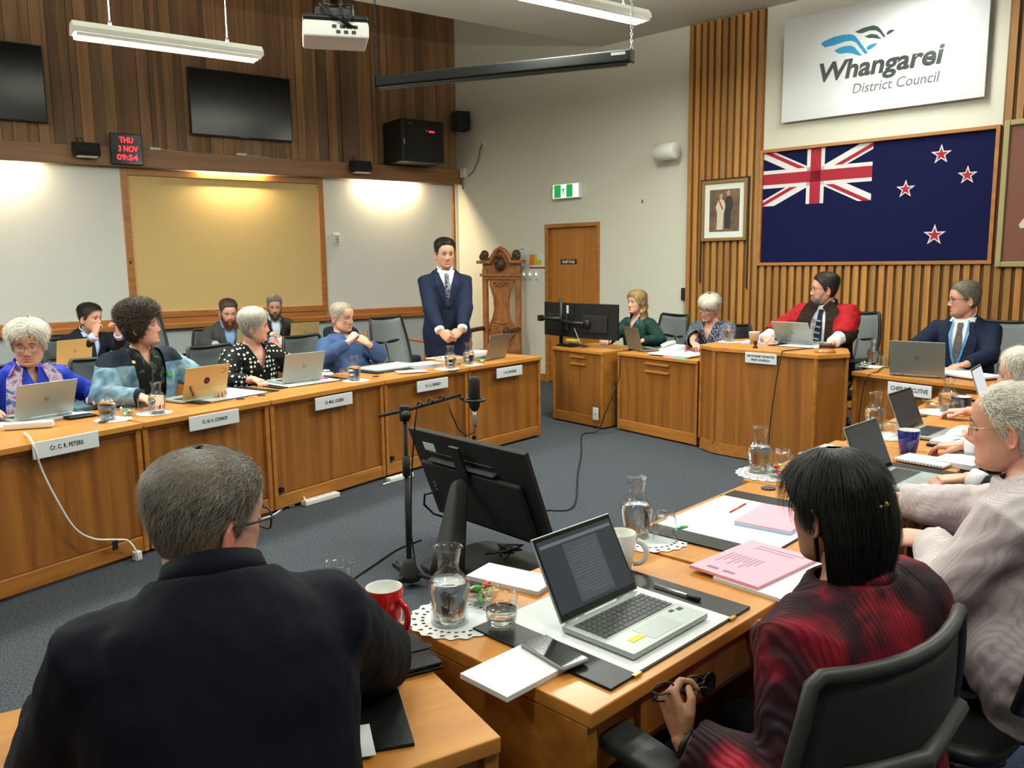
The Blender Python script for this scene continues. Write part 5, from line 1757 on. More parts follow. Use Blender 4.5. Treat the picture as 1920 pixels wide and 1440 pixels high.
tag(MB().lathe([(.003, 0), (.018, 0), (.018, .012), (.011, .016), (.011, .04), (.015, .045), (.015, .055), (.003, .057)], 18).build('microphone_button', 'black', loc=(1.93, 6.53, ZM)), 'small black knob standing on the raised desk edge', 'knob')
cable('thin black lead running over the raised desk and down its front', [(2.36, 6.44, ZM + .005), (2.2, 6.33, ZM + .005), (2.06, 6.24, ZM + .004), (2.03, 6.19, ZM - .01), (2.00, 6.19, .7), (1.97, 6.2, .4), (1.955, 6.2, .15), (1.93, 6.12, .006), (1.8, 5.9, .006)], .004, 'black')
cable('thin black lead from the executive\'s desk hanging over its edge', [(2.879, 6.259, 0.748), (2.842, 6.296, 0.748), (2.700, 6.064, 0.747), (2.60, 6.02, .71), (2.575, 6.03, .5), (2.56, 6.03, .3)], .004, 'black')
sheet('paper_sheet', 'white papers under the hand of the man with the lanyard', 'paper', (3.227, 6.039), R(-50), .30, .24, .018)
t = thing('paper_pile', 'pile of white and pink papers at the executive\'s desk edge', 'paper', (*(3.204, 5.780), T0), R(-66))
MB().bx(-.2, .2, -.13, .13, .0005, .006).build('dark_folder', 'charcoal', t)
MB().bx(-.2, .19, -.12, .13, .0062, .014).build('pink_sheet', mat('hot_pink', (226, 110, 160), .6), t)
MB().bx(-.19, .2, -.13, .12, .0142, .026).build('top_sheet', 'white_paper', t)

# ---------- people: one continuous body each (head, neck, torso, arms with hands, legs); hair and clothes are children
def arr_mesh(name, V_, F_, mats, mi=None, tone=None, smooth=True):
    """V_ (n,3); F_ list of (k,m) int arrays with one m each"""
    me = bpy.data.meshes.new(name)
    loops = np.concatenate([f.ravel() for f in F_]).astype(np.int32)
    tot = np.concatenate([np.full(len(f), f.shape[1], np.int32) for f in F_])
    st = np.concatenate([[0], np.cumsum(tot)[:-1]]).astype(np.int32)
    me.vertices.add(len(V_))
    me.vertices.foreach_set('co', np.asarray(V_, np.float32).ravel())
    me.loops.add(len(loops))
    me.loops.foreach_set('vertex_index', loops)
    me.polygons.add(len(tot))
    me.polygons.foreach_set('loop_start', st)
    me.polygons.foreach_set('loop_total', tot)
    for m in mats:
        me.materials.append(M[m] if isinstance(m, str) else m)
    if mi is not None:
        me.polygons.foreach_set('material_index', np.asarray(mi, np.int32))
    me.polygons.foreach_set('use_smooth', np.full(len(tot), smooth))
    if tone is not None:
        a = me.color_attributes.new('tone', 'FLOAT_COLOR', 'POINT')
        a.data.foreach_set('color', np.concatenate([tone, np.ones((len(tone), 1))], 1).astype(np.float32).ravel())
    me.update()
    me.validate()
    return me


def put(name, me, parent=None):
    o = bpy.data.objects.new(name, me)
    COL.objects.link(o)
    if parent: o.parent = parent
    return o


def remesh(mb, vox, smooth=2, fac=.5):
    """union of overlapping closed shapes -> one skin (quads)"""
    o = mb.build('tmp', [])
    q = o.modifiers.new('r', 'REMESH')
    q.mode = 'VOXEL'
    q.voxel_size = vox
    if smooth:
        q = o.modifiers.new('s', 'SMOOTH')
        q.factor = fac
        q.iterations = smooth
    dg = bpy.context.evaluated_depsgraph_get()
    ev = o.evaluated_get(dg)
    me = ev.to_mesh()
    n = len(me.vertices)
    v = np.empty(n * 3, np.float32)
    me.vertices.foreach_get('co', v)
    nl = len(me.loops)
    l = np.empty(nl, np.int32)
    me.loops.foreach_get('vertex_index', l)
    nr = np.empty(n * 3, np.float32)
    me.vertices.foreach_get('normal', nr)
    tot = np.empty(len(me.polygons), np.int32)
    me.polygons.foreach_get('loop_total', tot)
    v, nr = v.reshape(-1, 3).astype(float), nr.reshape(-1, 3).astype(float)
    ev.to_mesh_clear()
    d = o.data
    bpy.data.objects.remove(o)
    bpy.data.meshes.remove(d)
    if (tot == 4).all():
        f = l.reshape(-1, 4)
    else:
        st = np.concatenate([[0], np.cumsum(tot)[:-1]])
        f = np.array([[l[s], l[s + 1], l[s + 2], l[s + min(3, t - 1)]] for s, t in zip(st, tot)])
    return v, f, nr


def g(x, s):
    return np.exp(-(x / s) ** 2)


# head profile: z, front, back, half width
HP = np.array([(-.119, .050, -.030, .014), (-.116, .066, -.012, .026), (-.108, .080, .0, .039), (-.095, .087, -.022, .050), (-.075, .0865, -.048, .0585), (-.05, .086, -.070, .0645), (-.03, .0875, -.083, .068), (-.01, .0885, -.091, .0715), (.01, .090, -.097, .0735), (.03, .0945, -.101, .0755), (.05, .0935, -.102, .0765), (.07, .087, -.099, .0755), (.09, .073, -.089, .068), (.106, .051, -.070, .053), (.116, .028, -.046, .034), (.121, .008, -.022, .012)])


def head_pts(Z, PHI, face=1., jaw=1., nose=1.):
    """surface point of the bald head; PHI = 0 is the front; front is -y"""
    f = np.interp(Z, HP[:, 0], HP[:, 1])
    b = np.interp(Z, HP[:, 0], HP[:, 2])
    w = np.interp(Z, HP[:, 0], HP[:, 3]) * np.where(Z < -.03, 1 + (jaw - 1) * np.clip((-.03 - Z) / .06, 0, 1), 1.)
    c, s = np.cos(PHI), np.sin(PHI)
    yc, ry = (f + b) / 2, (f - b) / 2
    p = .86
    x = w * np.sign(s) * np.abs(s) ** p
    fy = yc + ry * np.sign(c) * np.abs(c) ** p
    fr = np.clip(c * 1.6, 0, 1)
    ax = np.abs(x)
    nz = np.interp(Z, [-.050, -.043, -.034, -.02, 0., .014, .03], [0, .013, .0255, .019, .010, .005, 0]) * nose
    ns = np.interp(Z, [-.045, -.034, -.01, .02], [.0115, .0105, .0075, .006])
    d = nz * g(x, ns)
    d += .0085 * nose * g(ax - .0125, .006) * g(Z + .039, .0065)
    d += .0045 * g(ax - .028, .022) * g(Z - .021, .008)
    d -= .0115 * g(ax - .031, .0145) * g(Z - .001, .0095)
    d += .0045 * g(ax - .044, .02) * g(Z + .026, .018)
    d += .0050 * g(x, .021) * g(Z + .0635, .0042) + .0060 * g(x, .018) * g(Z + .0745, .0050) - .0048 * g(x, .024) * g(Z + .0685, .0020)
    d += .0060 * g(x, .019) * g(Z + .102, .012)
    d -= .0025 * g(x, .03) * g(Z + .087, .006)
    d += .0028 * g(ax - .031, .014) * (g(Z - .0105, .0032) + .6 * g(Z + .0095, .0035))
    return x * face, -(fy + d * fr), Z


def head_mb(face=1., jaw=1., nose=1., n=112, m=92):
    z = np.linspace(-.119, .121, m)
    # finer spacing is not needed: remesh follows
    rings = []
    ph = np.linspace(0, 2 * PI, n, endpoint=False)
    for zz in z:
        x, y, q = head_pts(np.full(n, zz), ph, face, jaw, nose)
        rings.append(list(zip(x, y, q)))
    b = MB()
    b.loft([r[::-1] for r in rings])
    # ears
    for s in (-1, 1):
        X = Matrix.Translation((s * .0745 * face, .012, -.012)) @ Matrix.Rotation(R(s * -20), 4, 'Z') @ Matrix.Rotation(R(12), 4, 'X')
        b.ell((0, 0, 0), (.0055, .0165, .029), 14, 10, X=X)
        b.tube([X @ Vector((s * .006, .017 * math.cos(a) * 1.0, .029 * math.sin(a))) for a in np.linspace(-1.9, 2.6, 12)], [.003] + [.0042] * 10 + [.003], 6)
        b.ell((0, -.004, -.026), (.005, .008, .010), 8, 6, X=X)
    return b


def ik(S, Wt, a, b_, pole):
    S, Wt, pole = Vector(S), Vector(Wt), Vector(pole)
    d = Wt - S
    L = d.length
    if L > (a + b_) * .995:
        Wt = S + d * ((a + b_) * .995 / L)
        d = Wt - S
        L = d.length
    x = (a * a - b_ * b_ + L * L) / (2 * L)
    h = math.sqrt(max(0, a * a - x * x))
    u = d / L
    q = (pole - u * pole.dot(u)).normalized()
    return S + u * x + q * h, Wt


def hand_mb(b, Wr, d, n, side, curl=25, spread=1., k=1., thumb=.5):
    """hand at wrist Wr, fingers along d, palm facing n; side -1 right, +1 left"""
    d = Vector(d).normalized()
    n = Vector(n)
    n = (n - d * n.dot(d)).normalized()
    t = d.cross(n) * (1 if side < 0 else -1)
    P = lambda a, c, e: Wr + (d * a + t * c + n * e) * k
    rings = []
    for a, w, th, off in ((-.02, .025, .019, 0), (.0, .027, .018, .0), (.025, .036, .0165, .002), (.055, .041, .0145, .003), (.085, .040, .0125, .002), (.094, .036, .010, .002)):
        rings.append([P(a, off + w * math.copysign(abs(math.cos(q)) ** .7, math.cos(q)), th * math.copysign(abs(math.sin(q)) ** .8, math.sin(q))) for q in [2 * PI * j / 16 for j in range(16)]])
    b.loft(rings if side < 0 else [r[::-1] for r in rings])
    for off, L, r, cm in ((.0305, .074, .0088, .9), (.0105, .083, .0091, 1.), (-.0105, .077, .0088, 1.05), (-.0295, .060, .0078, 1.12)):
        p = P(.082, off, -.001)
        ang = 0.
        pts = [P(.06, off * .9, 0), p]
        ts = spread * off * 1.6
        for seg, cc in ((.45, 1.), (.32, 1.25), (.23, .8)):
            ang += R(curl * cm * cc)
            dirv = (d * math.cos(ang) + n * math.sin(ang) + t * ts * math.cos(ang)).normalized()
            p = p + dirv * (L * seg * k)
            pts.append(p)
        b.tube(pts, [r * k, r * 1.04 * k, r * k, r * .92 * k, r * .72 * k], 9)
        b.ell(pts[-1], r * .72 * k, 8, 6)
    pts = [P(.012, .022, .004), P(.035, .044, .010), P(.062, .056 - .01 * thumb, .016 + .014 * thumb), P(.084, .054 - .022 * thumb, .018 + .022 * thumb)]
    b.tube(pts, [.0125 * k, .0115 * k, .0098 * k, .0076 * k], 9)
    b.ell(pts[-1], .0078 * k, 8, 6)


TOR = np.array([(.40, .165, .125, .0), (.47, .18, .135, .0), (.54, .178, .13, .0), (.62, .162, .118, .0), (.70, .16, .114, .0), (.78, .170, .117, .0), (.86, .178, .118, .003), (.92, .176, .110, .006), (.965, .156, .096, .010), (.995, .122, .082, .014), (1.02, .090, .070, .014), (1.045, .066, .060, .010), (1.06, .056, .056, .006)])


def torso_rings(o=0., belly=0., wide=1., z0=.40, z1=1.06, deep=1.):
    out = []
    for z in np.linspace(z0, z1, 30):
        hw = np.interp(z, TOR[:, 0], TOR[:, 1]) * wide + o
        hd = np.interp(z, TOR[:, 0], TOR[:, 2]) * deep + o
        yc = np.interp(z, TOR[:, 0], TOR[:, 3]) - belly * .5 * g(z - .62, .14)
        hd += belly * .5 * g(z - .62, .14)
        hw += belly * .35 * g(z - .60, .15)
        out.append([(hw * math.copysign(abs(math.cos(a)) ** .8, math.cos(a)), yc + hd * math.copysign(abs(math.sin(a)) ** .85, math.sin(a)), z) for a in [2 * PI * j / 48 for j in range(48)]])
    return out


def front_y(z, x=0., o=0., belly=0., wide=1., deep=1.):
    hw = np.interp(z, TOR[:, 0], TOR[:, 1]) * wide + o
    hd = np.interp(z, TOR[:, 0], TOR[:, 2]) * deep + o + belly * .5 * math.exp(-((z - .62) / .14) ** 2)
    yc = np.interp(z, TOR[:, 0], TOR[:, 3]) - belly * .5 * math.exp(-((z - .62) / .14) ** 2)
    u = min(.98, abs(x) / hw) ** (1 / .8)
    return yc - hd * math.sqrt(max(0, 1 - u * u)) ** .85


def skin(name, col):
    m, nt, b = nodes(name)
    at_ = nt.nodes.new('ShaderNodeAttribute')
    at_.attribute_name = 'tone'
    mx = nt.nodes.new('ShaderNodeMix')
    mx.data_type = 'RGBA'
    mx.blend_type = 'MULTIPLY'
    mx.inputs[0].default_value = 1
    mx.inputs[6].default_value = (*lin(col), 1)
    tc = nt.nodes.new('ShaderNodeTexCoord')
    n = nt.nodes.new('ShaderNodeTexNoise')
    n.inputs['Scale'].default_value = 55
    n.inputs['Detail'].default_value = 4
    nt.links.new(tc.outputs['Object'], n.inputs['Vector'])
    p = nt.nodes.new('ShaderNodeBump')
    p.inputs['Strength'].default_value = .25
    p.inputs['Distance'].default_value = .002
    nt.links.new(n.outputs['Fac'], p.inputs['Height'])
    nt.links.new(p.outputs['Normal'], b.inputs['Normal'])
    nt.links.new(at_.outputs['Color'], mx.inputs[7])
    nt.links.new(mx.outputs[2], b.inputs['Base Color'])
    b.inputs['Roughness'].default_value = .48
    b.inputs['Subsurface Weight'].default_value = .12
    b.inputs['Subsurface Radius'].default_value = (.01, .004, .002)
    b.inputs['Subsurface Scale'].default_value = .6
    return m


def hairmat(name, col, rough=.5):
    m, nt, b = nodes(name)
    at_ = nt.nodes.new('ShaderNodeAttribute')
    at_.attribute_name = 'tone'
    mx = nt.nodes.new('ShaderNodeMix')
    mx.data_type = 'RGBA'
    mx.blend_type = 'MULTIPLY'
    mx.inputs[0].default_value = 1
    mx.inputs[6].default_value = (*lin(col), 1)
    nt.links.new(at_.outputs['Color'], mx.inputs[7])
    nt.links.new(mx.outputs[2], b.inputs['Base Color'])
    b.inputs['Roughness'].default_value = rough
    b.inputs['Specular IOR Level'].default_value = .4
    return m


def wrinkle(v, nr, amp, seed=0, k=1.):
    r = np.random.RandomState(seed)
    d = np.zeros(len(v))
    for i in range(7):
        w = r.normal(size=3) * (18 + 9 * i) * k
        w2 = r.normal(size=3) * 14
        d += np.sin(v @ w + 1.8 * np.sin(v @ w2) + r.rand() * 6) / (1 + .5 * i)
    d = d / 2.2
    d = np.sign(d) * np.abs(d) ** 1.3
    return v + nr * (amp * d)[:, None]


class Person:
    def __init__(s, label, head, face, body_dir, skinm, k=None, lean=8, look=None, pitch=0, roll=0, yaw=None, sit=True, belly=0., wide=1., z0=0., fine=.0036, headk=1., jaw=1., facew=1., nose=1., blush=.12, stubble=None, lips=(.80, .52, .50), deep=1., group=None, hd=(-.025, 1.175)):
        s.lean, s.belly, s.wide, s.deep = R(lean), belly, wide, deep
        s.sit, s.z0 = sit, z0
        s.rz = body_dir
        s.facew, s.jawk, s.nosek = facew, jaw, nose
        # head position in the local frame (before scaling) from the lean
        piv = Vector((0, .02, .50))
        s.base = Matrix.Translation((0, 0, 0 if sit else .40))
        s.U = s.base @ Matrix.Translation(piv) @ Matrix.Rotation(s.lean, 4, 'X') @ Matrix.Translation(-piv)
        hc = s.U @ Vector((0, hd[0], hd[1]))
        hz = head[2] - z0
        s.k = k or hz / hc.z
        lift = hz - hc.z * s.k
        c_, s_ = math.cos(s.rz), math.sin(s.rz)
        ox = head[0] - s.k * (c_ * hc.x - s_ * hc.y)
        oy = head[1] - s.k * (s_ * hc.x + c_ * hc.y)
        s.loc = Vector((ox, oy, z0 + lift))
        s.Wm = Matrix.Translation(s.loc) @ Matrix.Rotation(s.rz, 4, 'Z') @ Matrix.Scale(s.k, 4)
        s.Wi = s.Wm.inverted()
        # head frame
        if look is not None:
            l = s.Wi @ Vector(look) - hc
            yw = math.atan2(l.x, -l.y)
        else:
            yw = R(yaw or 0)
        s.hk = headk
        s.H = Matrix.Translation(hc) @ Matrix.Rotation(yw, 4, 'Z') @ Matrix.Rotation(R(pitch), 4, 'X') @ Matrix.Rotation(R(roll), 4, 'Y') @ Matrix.Scale(headk, 4)
        s.hc = hc
        s.skinm = skinm
        s.parts = []
        s.label = label
        s.blush, s.stubble, s.lips = blush, stubble, lips
        s.fine = fine
        s.SH = {q: s.U @ Vector((q * .166 * wide, .008, .938)) for q in (-1, 1)}
        s.arms = {}
        s.group = group

    def loc_of(s, p):
        return s.Wi @ Vector(p)

    def arm(s, side, wrist, d, n, curl=25, pole=None, world=True, thumb=.5, spread=1., hand=True, al=.285, fl=.25):
        """wrist, directions in world coordinates by default; side -1 right hand, +1 left hand"""
        if world:
            wrist = s.Wi @ Vector(wrist)
            r3 = s.Wi.to_3x3()
            d, n = r3 @ Vector(d), r3 @ Vector(n)
        pole = pole or (side * .75, .3, -.42)
        E, Wt = ik(s.SH[side], wrist, al, fl, pole)
        s.arms[side] = dict(E=E, W=Wt, d=Vector(d).normalized(), n=Vector(n).normalized(), curl=curl, thumb=thumb, spread=spread, hand=hand)
        return s

    def rest_arms(s):
        for q in (-1, 1):
            if q not in s.arms:
                s.arm(q, (q * .17, -.30, .60 + (0 if s.sit else .40)), (-.3 * q, -1, -.1), (0, 0, -1), world=False)

    def build(s, legs=True, bare=()):
        s.rest_arms()
        # head and neck in head space, then posed
        hb = head_mb(s.facew, s.jawk, s.nosek)
        v, f, nr = remesh(hb, s.fine, 1, .4)
        tone = np.ones((len(v), 3))
        x, y, z = v[:, 0] / s.facew, v[:, 1], v[:, 2]
        fr = np.clip((-y - .03) / .04, 0, 1)
        lip = np.clip((g(x, .021) * (g(z + .0645, .0045) + g(z + .0745, .0055))) * 1.25, 0, 1) * (y < -.06)
        red = s.blush * (g(np.abs(x) - .045, .022) * g(z + .028, .022) + .9 * g(x, .014) * g(z + .034, .012)) * fr + s.blush * 1.3 * (np.abs(x) > .074)
        tone *= 1 - red[:, None] * np.array([.15, 1., 1.])
        tone = tone * (1 - lip[:, None]) + lip[:, None] * np.array(s.lips) * 1.0
        lid = g(np.abs(x) - .031, .016) * g(z - .004, .012) * fr
        tone *= 1 - lid[:, None] * np.array([.16, .24, .24])
        if s.stubble:
            c, am = s.stubble
            st = np.clip((-.040 - z) / .02, 0, 1) * np.clip((.035 - y) / .03, 0, 1) * (1 - .8 * lip)
            st *= np.clip((z + .125) / .01, 0, 1)
            tone = tone * (1 - am * st[:, None]) + am * st[:, None] * np.array(c)
        Hm = np.array(s.H)
        vh = v @ Hm[:3, :3].T + Hm[:3, 3]
        VS, FS, TS = [vh], [f], [tone]
        # neck
        b = MB()
        n0 = s.U @ Vector((0, .012, .99))
        n1 = s.H @ Vector((0, .022, -.055))
        n2 = s.H @ Vector((0, .018, .0))
        b.tube([n0, n0.lerp(n1, .5), n1, n2], [.060 * s.wide ** .5, .053, .053, .05], 20)
        b.loft([[s.U @ Vector(p) for p in r] for r in torso_rings(-.004, s.belly, s.wide, .93, 1.06, s.deep)])
        v, f, nr = remesh(b, .006, 2)
        VS.append(v); FS.append(f); TS.append(np.ones((len(v), 3)))
        # forearms with hands
        for q, a in s.arms.items():
            if not a['hand']:
                continue
            b = MB()
            E, Wt, d = a['E'], a['W'], a['d']
            b.tube([E, E.lerp(Wt, .3), E.lerp(Wt, .75), Wt, Wt + d * .012], [.041, .040, .030, .026, .024], 14)
            hand_mb(b, Wt + d * .01, d, a['n'], q, a['curl'], a['spread'], .98, a['thumb'])
            v, f, nr = remesh(b, .0034, 1, .4)
            tn = np.ones((len(v), 3))
            dist = np.linalg.norm(v - np.array(Wt + d * .09), axis=1)
            tn *= 1 - (s.blush * .6 * g(dist - .09, .06))[:, None] * np.array([.1, .8, .8])
            VS.append(v); FS.append(f); TS.append(tn)
        # trunk, upper arms, legs (under the clothes)
        b = MB()
        b.loft([[s.U @ Vector(p) for p in r] for r in torso_rings(-.006, s.belly, s.wide, .40, 1.0, s.deep)])
        for q, a in s.arms.items():
            b.tube([s.SH[q] + Vector((-q * .03, 0, .005)), s.SH[q].lerp(a['E'], .5), a['E'], a['E'].lerp(a['W'], .4)], [.054, .044, .038, .036], 12)
        s.legs = []
        for q in (-1, 1):
            hip = Vector((q * .09, .0, .50))
            if s.sit:
                kn, an, to = Vector((q * .13, -.41, .50)), Vector((q * .13, -.36, .09)), Vector((q * .14, -.52, .035))
            else:
                hip.z = .92
                kn, an, to = Vector((q * .10, -.01, .50)), Vector((q * .10, .03, .09)), Vector((q * .12, -.13, .03))
            s.legs.append((hip, kn, an, to))
            b.tube([hip, hip.lerp(kn, .5), kn, kn.lerp(an, .4), an], [.082, .07, .052, .05, .035], 12)
            b.tube([an + Vector((0, .04, -.05)), an + Vector((0, -.03, -.045)), to], [.03, .036, .025], 10)
        v, f, nr = remesh(b, .014, 2)
        VS.append(v); FS.append(f); TS.append(np.ones((len(v), 3)))
        off = np.cumsum([0] + [len(q) for q in VS])
        me = arr_mesh('person', np.concatenate(VS), [np.concatenate([f + o for f, o in zip(FS, off)])], [s.skinm], tone=np.concatenate(TS))
        s.o = put('person', me)
        s.o.matrix_world = s.Wm
        tag(s.o, s.label, 'person', s.group)
        return s

    # --- head parts
    def child(s, name, mb, mats, **kw):
        return mb.build(name, mats, s.o, **kw)

    def eyes(s, iris=(70, 60, 50), closed=0., glance=0., brow=None, browm=None):
        nm = 'iris_%d_%d_%d' % iris
        if nm not in M: mat(nm, iris, .15)
        if 'eye_white' not in M: mat('eye_white', (168, 156, 148), .25); mat('pupil', (8, 8, 8), .1)
        for q in (-1, 1):
            b = MB()
            prof = [(math.sin(a), -math.cos(a)) for a in np.linspace(.02, PI / 2, 12)]
            c = Vector((q * .0305 * s.facew, -.0748, .0010))
            X = s.H @ Matrix.Translation(c) @ Matrix.Rotation(R(glance), 4, 'Z') @ Matrix.Diagonal((1.1, 1., .62 * (1 - .5 * closed), 1)) @ Matrix.Rotation(R(90), 4, 'X') @ Matrix.Scale(.0125, 4)
            # rings from the front pole
            n = 20
            rings = [[(r_ * math.cos(2 * PI * k / n), r_ * math.sin(2 * PI * k / n), -z_) for k in range(n)] for r_, z_ in prof]
            vs = [p for r_ in rings for p in r_]
            fs, mi = [], []
            for k in range(len(rings) - 1):
                for i in range(n):
                    j = (i + 1) % n
                    fs.append((k * n + i, (k + 1) * n + i, (k + 1) * n + j, k * n + j))
                    rr = prof[k][0]
                    mi.append(2 if rr < .26 else 1 if rr < .6 else 0)
            b.add(vs, fs, 0, True, X)
            b.m = mi
            s.child('eye', b, ['eye_white', nm, 'pupil'])
            if browm:
                pts = []
                for u in np.linspace(-1, 1, 8):
                    xx = q * (.031 + .018 * u * q * q)
                    zz = .0235 + .004 * (1 - u * u) - .003 * u
                    px, py, pz = head_pts(np.array([zz]), np.array([math.asin(max(-1, min(1, xx / .092)))]), s.facew, s.jawk, s.nosek)
                    pts.append(s.H @ Vector((px[0], py[0] - .001, pz[0])))
                s.child('eyebrow', MB().tube(pts, [.0015, .0028, .0034, .0034, .0032, .0026, .002, .0012], 6, flat=.7), browm)
        return s

    def glasses(s, m='black', r=.0014, w=.024, h=.017, rim=True, lens=True, yoff=-.098):
        g_ = MB()
        Hm = s.H
        for q in (-1, 1):
            c = (q * .0315, yoff, .0)
            loop = [Hm @ Vector((c[0] + w * math.copysign(abs(math.cos(a)) ** .6, math.cos(a)), c[1] + .006 * (abs(c[0] + w * math.cos(a)) / .055) ** 2, c[2] - .003 + h * math.copysign(abs(math.sin(a)) ** .6, math.sin(a)))) for a in np.linspace(0, 2 * PI, 25)]
            if rim: g_.tube(loop, r, 6, cap=False)
            hx = q * (.0315 + w)
            g_.tube([Hm @ Vector((hx, yoff + .006, .006)), Hm @ Vector((q * .072 * s.facew, yoff + .014, .008)), Hm @ Vector((q * .079 * s.facew, -.03, .008)), Hm @ Vector((q * .0785 * s.facew, .012, .010)), Hm @ Vector((q * .077 * s.facew, .026, -.01))], r * 1.25, 6)
        g_.tube([Hm @ Vector((-.009, yoff, .003)), Hm @ Vector((0, yoff - .003, .006)), Hm @ Vector((.009, yoff, .003))], r, 6)
        o = s.child('glasses', g_, m)
        if lens:
            b = MB()
            for q in (-1, 1):
                pts = [Hm @ Vector((q * .0315 + w * .97 * math.copysign(abs(math.cos(a)) ** .6, math.cos(a)), yoff + .006 * (abs(q * .0315 + w * math.cos(a)) / .055) ** 2, -.003 + h * .97 * math.copysign(abs(math.sin(a)) ** .6, math.sin(a)))) for a in np.linspace(0, 2 * PI, 20, endpoint=False)]
                b.add(pts, [tuple(range(20))])
            b.build('lens', 'lens_glass', o)
        return s

    def hair(s, m, T=.012, front=.070, temple=.03, nape=-.075, side=-.02, L=.03, N=3500, flow='back', jit=.35, width=.0016, tonev=.25, lift=.2, curl=0., grey=None, bald=0., seed=1, part=None, cover=None, dens=None, shag=0., sk=.30):
        """cap + strands following the skull. front: hairline height at the forehead; nape: lowest at the back"""
        r = np.random.RandomState(seed)

        def line(ph):
            a = np.abs((ph + PI) % (2 * PI) - PI)
            # a = 0 front .. pi back
            return np.interp(a, [0, .55, .85, 1.15, 1.45, 1.75, 2.1, PI], [front, front - .004, temple + .012, temple - .012, side, side - .005, nape + .008, nape])

        def inside(z, ph):
            return (z - line(ph))

        def thick(z, ph):
            q = np.clip(inside(z, ph) / .03, 0, 1)
            top = np.clip((z - .02) / .08, 0, 1)
            t = T * (sk + (1 - sk) * top) * (q * (2 - q)) + .0012
            if bald:
                a = np.abs((ph + PI) % (2 * PI) - PI)
                t = t * (1 - bald * top) + .0002
            return t

        def surf(z, ph, extra=0.):
            x, y, zz = head_pts(z, ph, s.facew, s.jawk, s.nosek)
            # normal ~ radial from the skull centre
            nn = np.stack([x, y * .9, (z - .02) * .95], -1)
            nn /= np.linalg.norm(nn, axis=-1, keepdims=True) + 1e-9
            p = np.stack([x, y, zz], -1) + nn * (thick(z, ph) + extra)[..., None]
            return p, nn
        # cap
        nz, nph = 46, 84
        Zg = np.linspace(-.10, .1208, nz)
        Pg = np.linspace(0, 2 * PI, nph, endpoint=False)
        ZZ, PP = np.meshgrid(Zg, Pg, indexing='ij')
        ln = line(PP)
        ZZc = np.maximum(ZZ, ln)
        ZZc = np.minimum(ZZc, .1208)
        p, nn = surf(ZZc, PP)
        idx = np.arange(nz * nph).reshape(nz, nph)
        fs = []
        a = idx[:-1, :]; b_ = np.roll(idx, -1, 1)[:-1, :]; c = np.roll(idx, -1, 1)[1:, :]; d = idx[1:, :]
        keep = (ZZ[1:, :] > ln[1:, :])
        F = np.stack([a, b_, c, d], -1)[keep].reshape(-1, 4)
        tone = np.full((nz * nph, 3), .62)
        Vall, Fall, Tall = [p.reshape(-1, 3)], [F], [tone]
        top = idx[-1, :]
        # strands
        z = r.uniform(-.09, .1205, N * 3)
        z = np.where(r.rand(N * 3) < .45, .05 + .0708 * np.sqrt(r.rand(N * 3)), z)
        ph = r.uniform(0, 2 * PI, N * 3)
        ok = inside(z, ph) > 0
        if bald:
            ok &= r.rand(N * 3) > bald * np.clip((z - .03) / .06, 0, 1)
        z, ph = z[ok][:N], ph[ok][:N]
        n = len(z)
        p0, nn = surf(z, ph, -.003)
        up = np.array([0, 0, 1.])
        fwd = np.array([0, -1., 0])
        if flow == 'back':
            dr = np.stack([np.zeros(n), np.full(n, .8), -.25 - 1.1 * np.clip((.06 - z) / .06, 0, 1.5)], -1)
        elif flow == 'down':
            dr = np.stack([p0[:, 0] * 6, p0[:, 1] * 5, np.full(n, -1.)], -1)
        elif flow == 'front':
            dr = np.stack([p0[:, 0] * 4, -.9 * np.clip((z - .02) / .05, 0, 1) + p0[:, 1] * 3 * (z < .05), -.25 - np.clip((.06 - z) / .05, 0, 1.5)], -1)
        elif flow == 'side':
            dr = np.stack([np.full(n, .9) * np.where(part is None, 1, np.sign(p0[:, 0] - (part or 0))), -.35 * np.clip((z - .02) / .05, 0, 1) + .2, -.3 - np.clip((.05 - z) / .05, 0, 1.5)], -1)
        elif flow == 'up':
            dr = np.stack([p0[:, 0] * 3, -.35 + p0[:, 1] * 0, .5 - 1.6 * np.clip((.07 - z) / .06, 0, 1)], -1)
        else:
            dr = r.normal(size=(n, 3))
        dr += r.normal(size=(n, 3)) * jit
        dr -= nn * np.sum(dr * nn, -1, keepdims=True)
        dr /= np.linalg.norm(dr, axis=-1, keepdims=True) + 1e-9
        ln_ = L * r.uniform(.6, 1.25, n)
        sd = np.cross(nn, dr)
        S = 6 if curl else 4
        tt = np.linspace(0, 1, S)
        wd = width * r.uniform(.6, 1.3, n)
        tv = 1 + tonev * r.normal(size=n)
        tv = np.clip(tv, .25, 2.2)
        tc = np.stack([tv, tv, tv], -1)
        if grey is not None:
            gk = (r.rand(n) < grey[0])[:, None]
            tc = np.where(gk, tc * np.array(grey[1]), tc)
        ph0 = r.uniform(0, 6.28, n)
        pts = []
        for t in tt:
            q = p0 + dr * (ln_ * t)[:, None] + nn * ((lift * ln_ * t) - (ln_ * t) ** 2 / .17 * (1 - shag) + .004)[:, None]
            if curl:
                q = q + (sd * np.cos(ph0 + t * 9)[:, None] + nn * np.sin(ph0 + t * 9)[:, None]) * (curl * t)
            pts.append(q)
        pts = np.stack(pts, 1)  # n,S,3
        wt = np.interp(tt, [0, .5, 1], [1, .9, .15])
        Lf = pts - sd[:, None, :] * (wd[:, None] * wt[None])[..., None] * .5
        Rt = pts + sd[:, None, :] * (wd[:, None] * wt[None])[..., None] * .5
        vv = np.stack([Lf, Rt], 2).reshape(-1, 3)
        base = (np.arange(n) * S * 2)[:, None]
        ff = []
        for k in range(S - 1):
            ff.append(np.concatenate([base + 2 * k, base + 2 * k + 1, base + 2 * k + 3, base + 2 * k + 2], 1))
        ff = np.concatenate(ff)
        o0 = len(Vall[0])
